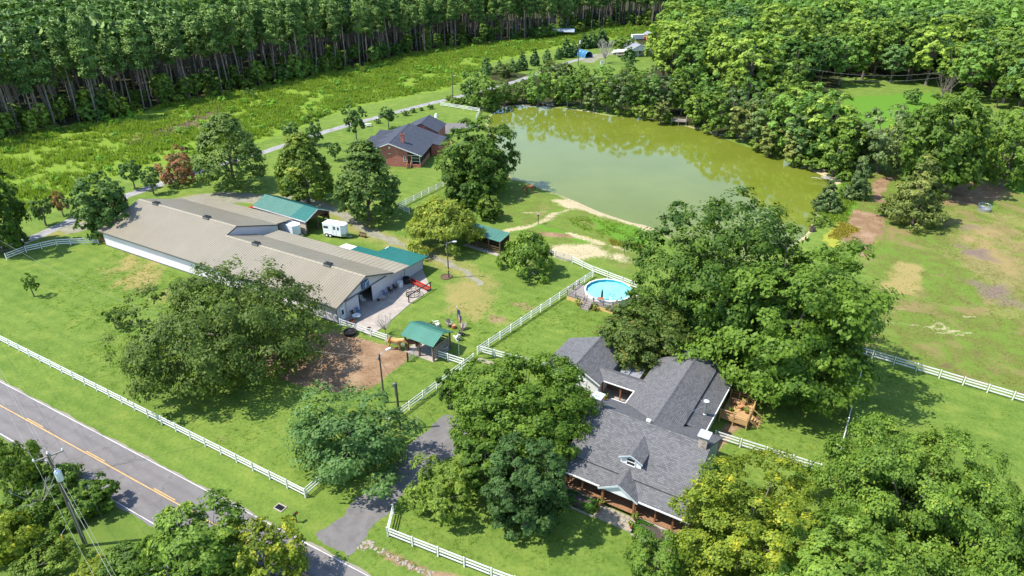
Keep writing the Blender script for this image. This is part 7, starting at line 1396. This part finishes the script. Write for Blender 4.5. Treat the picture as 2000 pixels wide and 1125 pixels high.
# ------------------------------------------------------------------ trees of the pond's far bank, copied from a few built ones
rng = np.random.default_rng(77); rnd = random.Random(77)
def protos(specs):
    out = []
    for i, (sd, Rr, H, lm, kw) in enumerate(specs): out.append((tree_meshes(sd, Rr, H, kw.pop('z0', .12) * H, lm, kw.pop('bark', 'bark'), None, 9, **kw), H))
    return out
wk = dict(nb=34, m=11, l=9, leaf=(0.92, 0.60), rb=.28, inner=.1, low=-.7, cz=.5)
P_wood = protos([(201, 4.6, 16, 'wood_a', dict(wk)), (202, 5.2, 17, 'wood_b', dict(wk)), (203, 4.3, 15, 'wood_c', dict(wk)), (204, 5.6, 16, 'wood_a', dict(wk, lobes=.3)), (205, 4.0, 18, 'wood_b', dict(wk, lobes=.25, flat=.9)), (206, 5.0, 15, 'wood_c', dict(wk, flat=.55)), (207, 3.6, 13, 'olive', dict(wk))])
sk = dict(nb=38, m=12, l=9, leaf=(0.67, 0.42), rb=.28, inner=.15, low=-.9, cz=.42, z0=.05)
P_shore = protos([(211, 4.2, 13, 'olive', dict(sk)), (212, 4.6, 14, 'wood_a', dict(sk)), (213, 4.0, 15, 'cedar', dict(sk, flat=.45)), (214, 4.4, 13, 'wood_b', dict(sk, lobes=.3)), (215, 3.9, 12, 'cedar_lime', dict(sk, flat=.45, lobes=.3))])
P_ever = protos([(221, 3.6, 12, 'wood_c', dict(nb=40, m=10, l=9, leaf=(0.85, 0.52), prof='cone', rb=.36, z0=.03)), (222, 3.9, 11, 'wood_c', dict(nb=40, m=10, l=9, leaf=(0.85, 0.52), prof='cone', rb=.38, z0=.03))])
P_bush = protos([(231, 1.9, 2.6, 'shrub', dict(nb=16, m=9, l=7, leaf=(0.51, 0.34), rb=.38, low=-.9, z0=.03)), (232, 1.7, 2.2, 'olive', dict(nb=16, m=9, l=7, leaf=(0.51, 0.34), rb=.38, low=-.9, z0=.03)), (233, 2.2, 3.0, 'rust', dict(nb=16, m=9, l=7, leaf=(0.51, 0.34), rb=.38, low=-.9, z0=.03))])
SRC = {}
def plant(P, i, name, label, cat, group, x, y, H=None, s=None):
    ms, h0 = P[i]; s = s or H / h0; key = (id(P), i)
    if key in SRC: r = copy_tree(SRC[key], (x, y, 0), rng.uniform(0, 6.28), label, group, (s * rng.uniform(.9, 1.1), s * rng.uniform(.9, 1.1), s)); r.name = name; r['category'] = cat; return r
    r = put_tree(name, label, cat, ms, (x, y, 0), rng.uniform(0, 6.28), s, group); SRC[key] = r; return r
SH = 'trees along the far bank of the pond'; SHL = {0: 'olive green bushy tree on the far bank of the pond', 1: 'mid green leafy tree on the far bank of the pond', 2: 'dark layered cedar on the far bank of the pond', 3: 'light green leafy tree on the far bank of the pond', 4: 'yellowish layered cedar on the far bank of the pond'}
for bx, by, ty, k in ((945, 215, 140, 0), (968, 212, 165, 0), (920, 200, 132, 1), (985, 205, 150, 3), (1050, 205, 128, 1), (1020, 200, 150, 3), (1085, 203, 135, 3), (1108, 208, 140, 1), (1135, 210, 128, 0), (1160, 215, 140, 2), (1185, 218, 135, 0), (1212, 222, 130, 2), (1240, 222, 140, 0), (1268, 222, 135, 1), (1296, 224, 140, 2), (1290, 240, 190, 4), (1356, 246, 172, 3), (1375, 240, 150, 1),
        (1400, 262, 165, 0), (1425, 262, 160, 2), (1452, 275, 185, 4), (1478, 285, 170, 2), (1505, 290, 180, 3), (1530, 300, 170, 1), (1556, 318, 200, 2), (1580, 318, 172, 1), (1605, 318, 165, 3), (1640, 330, 215, 0), (1625, 345, 262, 3), (1660, 322, 240, 2), (1690, 330, 255, 0), (1545, 318, 245, 4), (1500, 302, 232, 4), (1440, 268, 215, 0), (1330, 225, 140, 0), (1318, 218, 150, 1), (1345, 222, 160, 3), (1175, 196, 120, 1), (1225, 200, 118, 3), (1275, 200, 120, 2), (1325, 200, 125, 0), (1375, 215, 135, 1), (1420, 225, 140, 3), (1465, 235, 140, 1), (1510, 245, 145, 0), (1555, 260, 150, 3), (1600, 272, 158, 1), (1130, 190, 122, 0), (1090, 185, 118, 2), (1745, 300, 225, 3), (1800, 318, 240, 2), (1900, 338, 230, 0), (1945, 340, 225, 2), (1770, 335, 275, 1), (1820, 345, 290, 2)):
    rg = 'at the lane end of the pond' if bx < 1010 else 'on the far bank left of the dock' if bx < 1300 else 'on the far bank between dock and driftwood' if bx < 1460 else 'on the pond bank right of the driftwood' if bx < 1612 else 'behind the corner cedars'
    lb_ = SHL[k].split(' on ')[0] + ' ' + rg
    b = g(bx, by); plant(P_shore, k, 'bank_tree', lb_, 'tree', lb_.replace(' tree ', ' trees ').replace(' cedar ', ' cedars '), b.x, b.y, min(17.5, hgt(b, ty)))
for k, (p, h) in enumerate((((1256, 230), 3.6), ((1298, 238), 2.6), ((1205, 222), 2.2), ((1150, 212), 2.0), ((1090, 204), 2.0), ((1040, 203), 2.4), ((1000, 201), 2.8), ((962, 216), 2.6), ((1380, 258), 2.2), ((1425, 268), 2.0), ((1478, 292), 2.6), ((1515, 302), 3.0), ((1560, 322), 3.2), ((1590, 330), 2.8), ((1598, 318), 3.0), ((1645, 352), 2.4), ((1225, 225), 1.8), ((1280, 232), 2.0), ((890, 205), 2.2), ((905, 202), 2.0), ((878, 196), 1.6), ((925, 210), 3.0))):
    b = g(*p); plant(P_bush, k % 2, 'bank_bush', ('green' if k % 2 == 0 else 'olive') + ' bush on the far bank of the pond', 'bush', 'bushes on the far bank of the pond, ' + ('green' if k % 2 == 0 else 'olive'), b.x, b.y, h)
for bx, by, ty, k in ((1045, 128, 90, 0), (1020, 137, 95, 0), (1068, 122, 92, 1), (1090, 116, 88, 0), (1106, 112, 70, 1), (1120, 108, 75, 0), (1140, 95, 60, 1), (1155, 93, 52, 0), (1172, 92, 48, 1), (1180, 90, 55, 0), (950, 145, 105, 1), (975, 142, 112, 0), (1000, 140, 110, 1)):
    b = g(bx, by); plant(P_ever, k, 'evergreen_tree', 'dark evergreen in the row beside the far lane', 'tree', 'dark evergreens beside the far lane', b.x, b.y, hgt(b, ty))
for bx, by, ty in ((988, 150, 125), (1075, 150, 118), (1100, 145, 122), (1065, 160, 135)):
    b = g(bx, by); plant(P_bush, 2, 'red_bush', 'reddish bushy tree beside the far lane', 'tree', 'reddish bushy trees beside the far lane', b.x, b.y, hgt(b, ty))
tree('evergreen_tree', 'dark evergreen standing before the far white house porch', 'wood_c', (1214, 92, 1240, 119), 61, z0=.03, nb=30, m=8, l=8, leaf=(0.85, 0.52), prof='cone', rb=.38)
tree('yard_tree', 'round olive tree between the tarp shelter and the far white house', 'olive', (1193, 68, 1237, 98), 62, z0=.15, nb=26, m=8, l=8, leaf=(0.85, 0.59), rb=.32)
tree('garden_arch', 'dark clipped bush with a rounded top on the far lawn', 'wood_c', (1222, 116, 1242, 135), 63, z0=.1, nb=18, m=8, l=7, leaf=(0.61, 0.39), rb=.36, cat='bush')

# ------------------------------------------------------------------ the woods on the right and the pine wood behind the meadow
def spots(poly, sp, seed, avoid=()):
    r_ = random.Random(seed); A_ = np.array(poly); out_ = []; y = A_[:, 1].min(); row = 0
    while y < A_[:, 1].max():
        x = A_[:, 0].min() + (sp / 2 if row % 2 else 0)
        while x < A_[:, 0].max():
            p = (x + r_.uniform(-.38, .38) * sp, y + r_.uniform(-.38, .38) * sp)
            out_.append(p); x += sp
        y += sp * .87; row += 1
    X, Y = np.array(out_).T; k = inside(poly, X, Y)
    for av in avoid: k &= ~inside(av, X, Y)
    return np.stack([X[k], Y[k]], 1)
YARD = PW([(1130, 145), (1120, 100), (1195, 84), (1290, 62), (1305, 92), (1272, 112), (1278, 150)]); LAWN2 = PW([(1570, 262), (1545, 172), (1770, 160), (1850, 180), (1840, 215), (1760, 240), (1720, 262)])
WOODS = PW([(1300, 60), (1300, 90), (1285, 140), (1300, 175), (1400, 195), (1520, 215), (1640, 235), (1640, 190), (1780, 168), (1860, 190), (1950, 225), (2080, 270), (2450, 340), (2600, 40), (2200, 18), (1700, 14), (1330, 16)])
ws = spots(WOODS, 8.6, 5, (YARD, LAWN2)); ws = ws[(ws[:, 1] < 400) & (ws[:, 0] < .80 * ws[:, 1] + 22)]
dd = np.hypot(ws[:, 0], ws[:, 1]); ws = ws[np.argsort(dd)]
WL = ['mid green rounded tree in the woods right of the pond', 'light green tall tree in the woods right of the pond', 'deep green tree in the woods right of the pond', 'mid green ragged tree in the woods right of the pond', 'light green narrow tree in the woods right of the pond', 'deep green flat-boughed tree in the woods right of the pond', 'small olive tree in the woods right of the pond']
wsl = [0, 1, 2, 3, 4, 5, 6, 0, 1, 1]
for i, (x, y) in enumerate(ws[:298]):
    k = wsl[rnd.randrange(10)]; rg = 'in the woods between pond and small far lawn' if y < 225 and x < 118 else 'in the woods behind the far white house' if x < 82 and y > 262 else 'in the woods behind the small far lawn' if x > 118 else 'in the woods above the fishing dock'
    lb_ = WL[k].split(' in the ')[0] + ' ' + rg; plant(P_wood, k, 'woodland_tree', lb_, 'tree', lb_.replace(' tree ', ' trees '), x, y, None, rnd.uniform(.72, 1.32))
rest = ws[298:]
if len(rest):
    v, tt, B, RB = crown_np(240, 5.2, 3, 16, 15, 5, 4, (2.05, 1.4), rb=.34); rp = np.c_[rest, np.zeros(len(rest))]
    V, T = replicate(v, tt, rp, rng, .85, 1.2); tag(ob('distant_woodland', quadmesh('distant_woodland', V, T, L['wood_a'])), 'far green woodland crowns beyond the nearer trees', 'woodland', kind='stuff')
print('WOODS', len(ws))
PE = np.array(PINEWOOD)
PWD = [tuple(p) for p in PE] + [(118, 385), (118, 470), (20, 480), (-60, 440), (-300, 400), (-300, 215)]
ps = spots(PWD, 5.4, 9, (YARD,)); ed = ps[:, 1] - np.interp(ps[:, 0], PE[:, 0], PE[:, 1]); keep = (ed > .5) & (ed < np.where(ps[:, 0] < -20, 152, 85)) & (ps[:, 0] > -.78 * ps[:, 1] - 12)
ps, ed = ps[keep], ed[keep]; o_ = np.argsort(ed); ps, ed = ps[o_], ed[o_]
P_pine = [(pine_meshes(251, 24, lo=.46), 24), (pine_meshes(252, 25, lo=.55, Rr=2.8), 25), (pine_meshes(253, 23, lo=.5, Rr=3.3), 23), (pine_meshes(254, 24, lo=.58, Rr=2.6), 24)]
for i, (x, y) in enumerate(ps[:298]):
    pt = plant(P_pine, rnd.randrange(4), 'pine_tree', 'tall straight pine with a bare trunk in the wood behind the meadow', 'tree', 'pine trees of the wood behind the meadow', x, y, None, rnd.uniform(.80, 1.14)); pt.rotation_euler.x = rnd.gauss(0, .035); pt.rotation_euler.y = rnd.gauss(0, .035)
rest = ps[298:]; print('PINES', len(ps))
if len(rest):
    v, tt, B = pine_np(260, 24, .50, 3.3, 12, 3, 4, (2.4, 1.4)); rp = np.c_[rest, np.zeros(len(rest))]
    V, T = replicate(v, tt, rp, rng, .9, 1.12); tag(ob('distant_pine_crowns', quadmesh('distant_pine_crowns', V, T, L['pine'])), 'massed pine crowns deeper in the wood', 'woodland', kind='stuff')
    tb_ = MB(); tb_.tube([(0, 0, -.2), (0, 0, 22)], [.22, .08], 4); tv = np.array(tb_.v); nvt = len(tv); V, T = replicate(tv, np.zeros(nvt), rp, rng, .9, 1.1)
    fs = [tuple(j + nvt * i for j in f) for i in range(len(rest)) for f in tb_.f]; me_ = bpy.data.meshes.new('distant_pine_trunks'); me_.from_pydata(V.tolist(), [], fs); me_.materials.append(M['bark_pine']); tag(ob('distant_pine_trunks', me_), 'massed pine trunks deeper in the wood', 'woodland', kind='stuff')
# understorey saplings at the wood's edge
us = []
for i in range(300):
    j = rnd.randrange(len(PE) - 1); f = rnd.random(); q = PE[j] * (1 - f) + PE[j + 1] * f; us.append((q[0] + rnd.uniform(-1, 1), q[1] + rnd.uniform(-2.5, 24)))
P_under = protos([(271, 1.9, 5.5, 'wood_a', dict(nb=20, m=8, l=7, leaf=(0.67, 0.44), rb=.36, low=-.85, z0=.06)), (272, 1.6, 7.5, 'wood_b', dict(nb=24, m=8, l=6, leaf=(0.67, 0.44), rb=.36, low=-.85, z0=.06, flat=.9)), (273, 2.2, 4.0, 'shrub', dict(nb=18, m=8, l=7, leaf=(0.61, 0.39), rb=.38, low=-.9, z0=.04))])
UL = ['leafy sapling under the pines at the meadow edge', 'tall slender sapling under the pines at the meadow edge', 'spreading shrub under the pines at the meadow edge']
for i, (x, y) in enumerate(us):
    if abs(x) > .8 * y + 5: continue
    k = rnd.randrange(3); plant(P_under, k, 'sapling', UL[k], 'sapling', UL[k] + ' (all)', x, y, None, rnd.uniform(.6, 1.35))

# ------------------------------------------------------------------ tall grass of the meadow, weeds
def blades(n, Rr, h, w_, rng):
    a = rng.uniform(0, 6.28, n); r_ = Rr * np.sqrt(rng.uniform(0, 1, n)); b = np.stack([np.cos(a) * r_, np.sin(a) * r_, np.zeros(n)], 1)
    hh = h * rng.uniform(.55, 1.15, n); ln = rng.uniform(.25, .9, n) * hh; d = rng.uniform(0, 6.28, n); t = np.stack([np.cos(d) * ln, np.sin(d) * ln, hh], 1); s = np.stack([-np.sin(d), np.cos(d), d * 0], 1) * w_
    v = np.stack([b - s, b + s, b + t * .62 + s * .8 - np.array([0, 0, 0]), b + t], 1).reshape(-1, 3); tint = np.repeat(np.clip(.5 + rng.normal(0, .2, n), 0, 1), 4); tint[2::4] += .12; tint[3::4] += .2; return v, np.clip(tint, 0, 1)
def cover(name, label, poly, n, proto, mat, seed, s0, s1, density=None, avoid=(), soft_=1.2):
    r_ = np.random.default_rng(seed); A_ = np.array(poly); X = r_.uniform(A_[:, 0].min(), A_[:, 0].max(), n * 7); Y = r_.uniform(A_[:, 1].min(), A_[:, 1].max(), n * 7); k = inside(poly, X, Y) & (np.abs(X) < .82 * Y + 6)
    for av in avoid: k &= ~inside(av, X, Y)
    if soft_: k &= sdist(poly, X, Y) > r_.exponential(soft_, len(X))
    if density: k &= (vnoise(X, Y, density, seed) * .65 + vnoise(X, Y, density / 3, seed + 1) * .35) > r_.uniform(.25, .62, len(X))
    P = np.c_[X[k], Y[k]][:n]; P = np.c_[P, np.zeros(len(P))]; V, T = replicate(*proto, P, r_, s0, s1); return tag(ob(name, quadmesh(name, V, T, mat)), label, 'ground cover', kind='stuff')
gp = blades(13, .75, 1.15, .11, rng)
MED2 = PW([(-160, 330), (-20, 272), (130, 247), (280, 213), (440, 179), (600, 149), (660, 135), (800, 105), (900, 87), (1050, 74), (1120, 62), (1200, 49), (1290, 54), (1325, 62), (1270, 70), (1195, 76), (1140, 84), (1080, 92), (1010, 110), (960, 120), (930, 143), (890, 166), (860, 176), (700, 206), (640, 226), (560, 260), (520, 270), (420, 294), (330, 318), (240, 342), (190, 368), (100, 396), (0, 428), (-160, 470)])
cover('meadow_grass', 'tall bright grass of the meadow below the pines', MED2, 12000, gp, L['grass'], 31, .6, 1.25, 9.)
wv_, wt_, _, _ = crown_np(280, .9, .05, 1.3, 7, 4, 5, (.46, .28), low=-.9, rb=.45); cover('meadow_weeds', 'leafy weeds and brambles scattered through the meadow', MED2, 380, (wv_, wt_), L['weed'], 32, .5, 1.5, 14.)
dv, dt_ = blades(16, 1.0, .7, .05, rng); cover('dead_stalks', 'dead grey brush lying in the meadow', PW([(240, 285), (300, 250), (370, 232), (420, 200), (445, 205), (420, 232), (360, 262), (300, 285)]), 420, (dv, dt_), L['dry'], 33, .6, 1.1, 5.)
lp_, lt_ = blades(9, .35, .32, .05, rng)
cover('bank_weeds', 'rank bright weeds on the bank between sandy track and pond', PW([(1100, 425), (1150, 420), (1230, 440), (1275, 460), (1255, 492), (1190, 470), (1130, 450)]), 500, (lp_, lt_), L['grass'], 34, .4, .9, 4.)
cover('corner_weeds', 'rank bright weeds round the corner cedars', PW([(1665, 330), (1700, 340), (1670, 405), (1655, 440), (1625, 435), (1600, 440), (1615, 405)]), 1300, (lp_, lt_), L['grass'], 35, .8, 1.7)
cover('yellow_flowers', 'patch of yellow flowers beside the brown soil', PW([(1612, 465), (1640, 432), (1685, 448), (1642, 470)]), 500, (lp_, lt_), L['flower'], 36, .6, 1.2); cover('yellow_flowers', 'strip of yellow flowers near the pecan by the pond', PW([(1185, 466), (1255, 478), (1258, 490), (1195, 480)]), 350, (lp_, lt_), L['flower'], 37, .5, 1.0)
fp_, ft_ = blades(7, .28, .16, .028, rng)
cover('lawn_tufts', 'taller grass tufts scattered over the mown lawns', PW([(-40, 640), (220, 480), (420, 560), (700, 690), (900, 590), (1250, 560), (1700, 700), (2000, 800), (2000, 960), (1600, 930), (1300, 1120), (700, 1120), (690, 960), (560, 950), (0, 655)]), 9000, (fp_, ft_), L['grass'], 38, .5, 1.2, 6., (DRIVE, PADDOCK, PATIO, [tuple(fw(x, y)[:2]) for x, y in ((-.3, -2), (13, -2), (13, 24), (-11, 24), (-11, 13), (-.3, 12))]))
cover('pasture_weeds', 'coarse weeds scattered over the worn pasture', PASTURE, 1800, (lp_, lt_), L['grass'], 39, .2, .5, 7.)
for t_ in TREES: print('TREE', t_)
print('TRIS', sum(len(m.loop_triangles) if False else sum(p.loop_total - 2 for p in m.polygons) if len(m.polygons) < 20000 else len(m.polygons) * 2 for m in bpy.data.meshes), 'OBJ', len(bpy.data.objects))
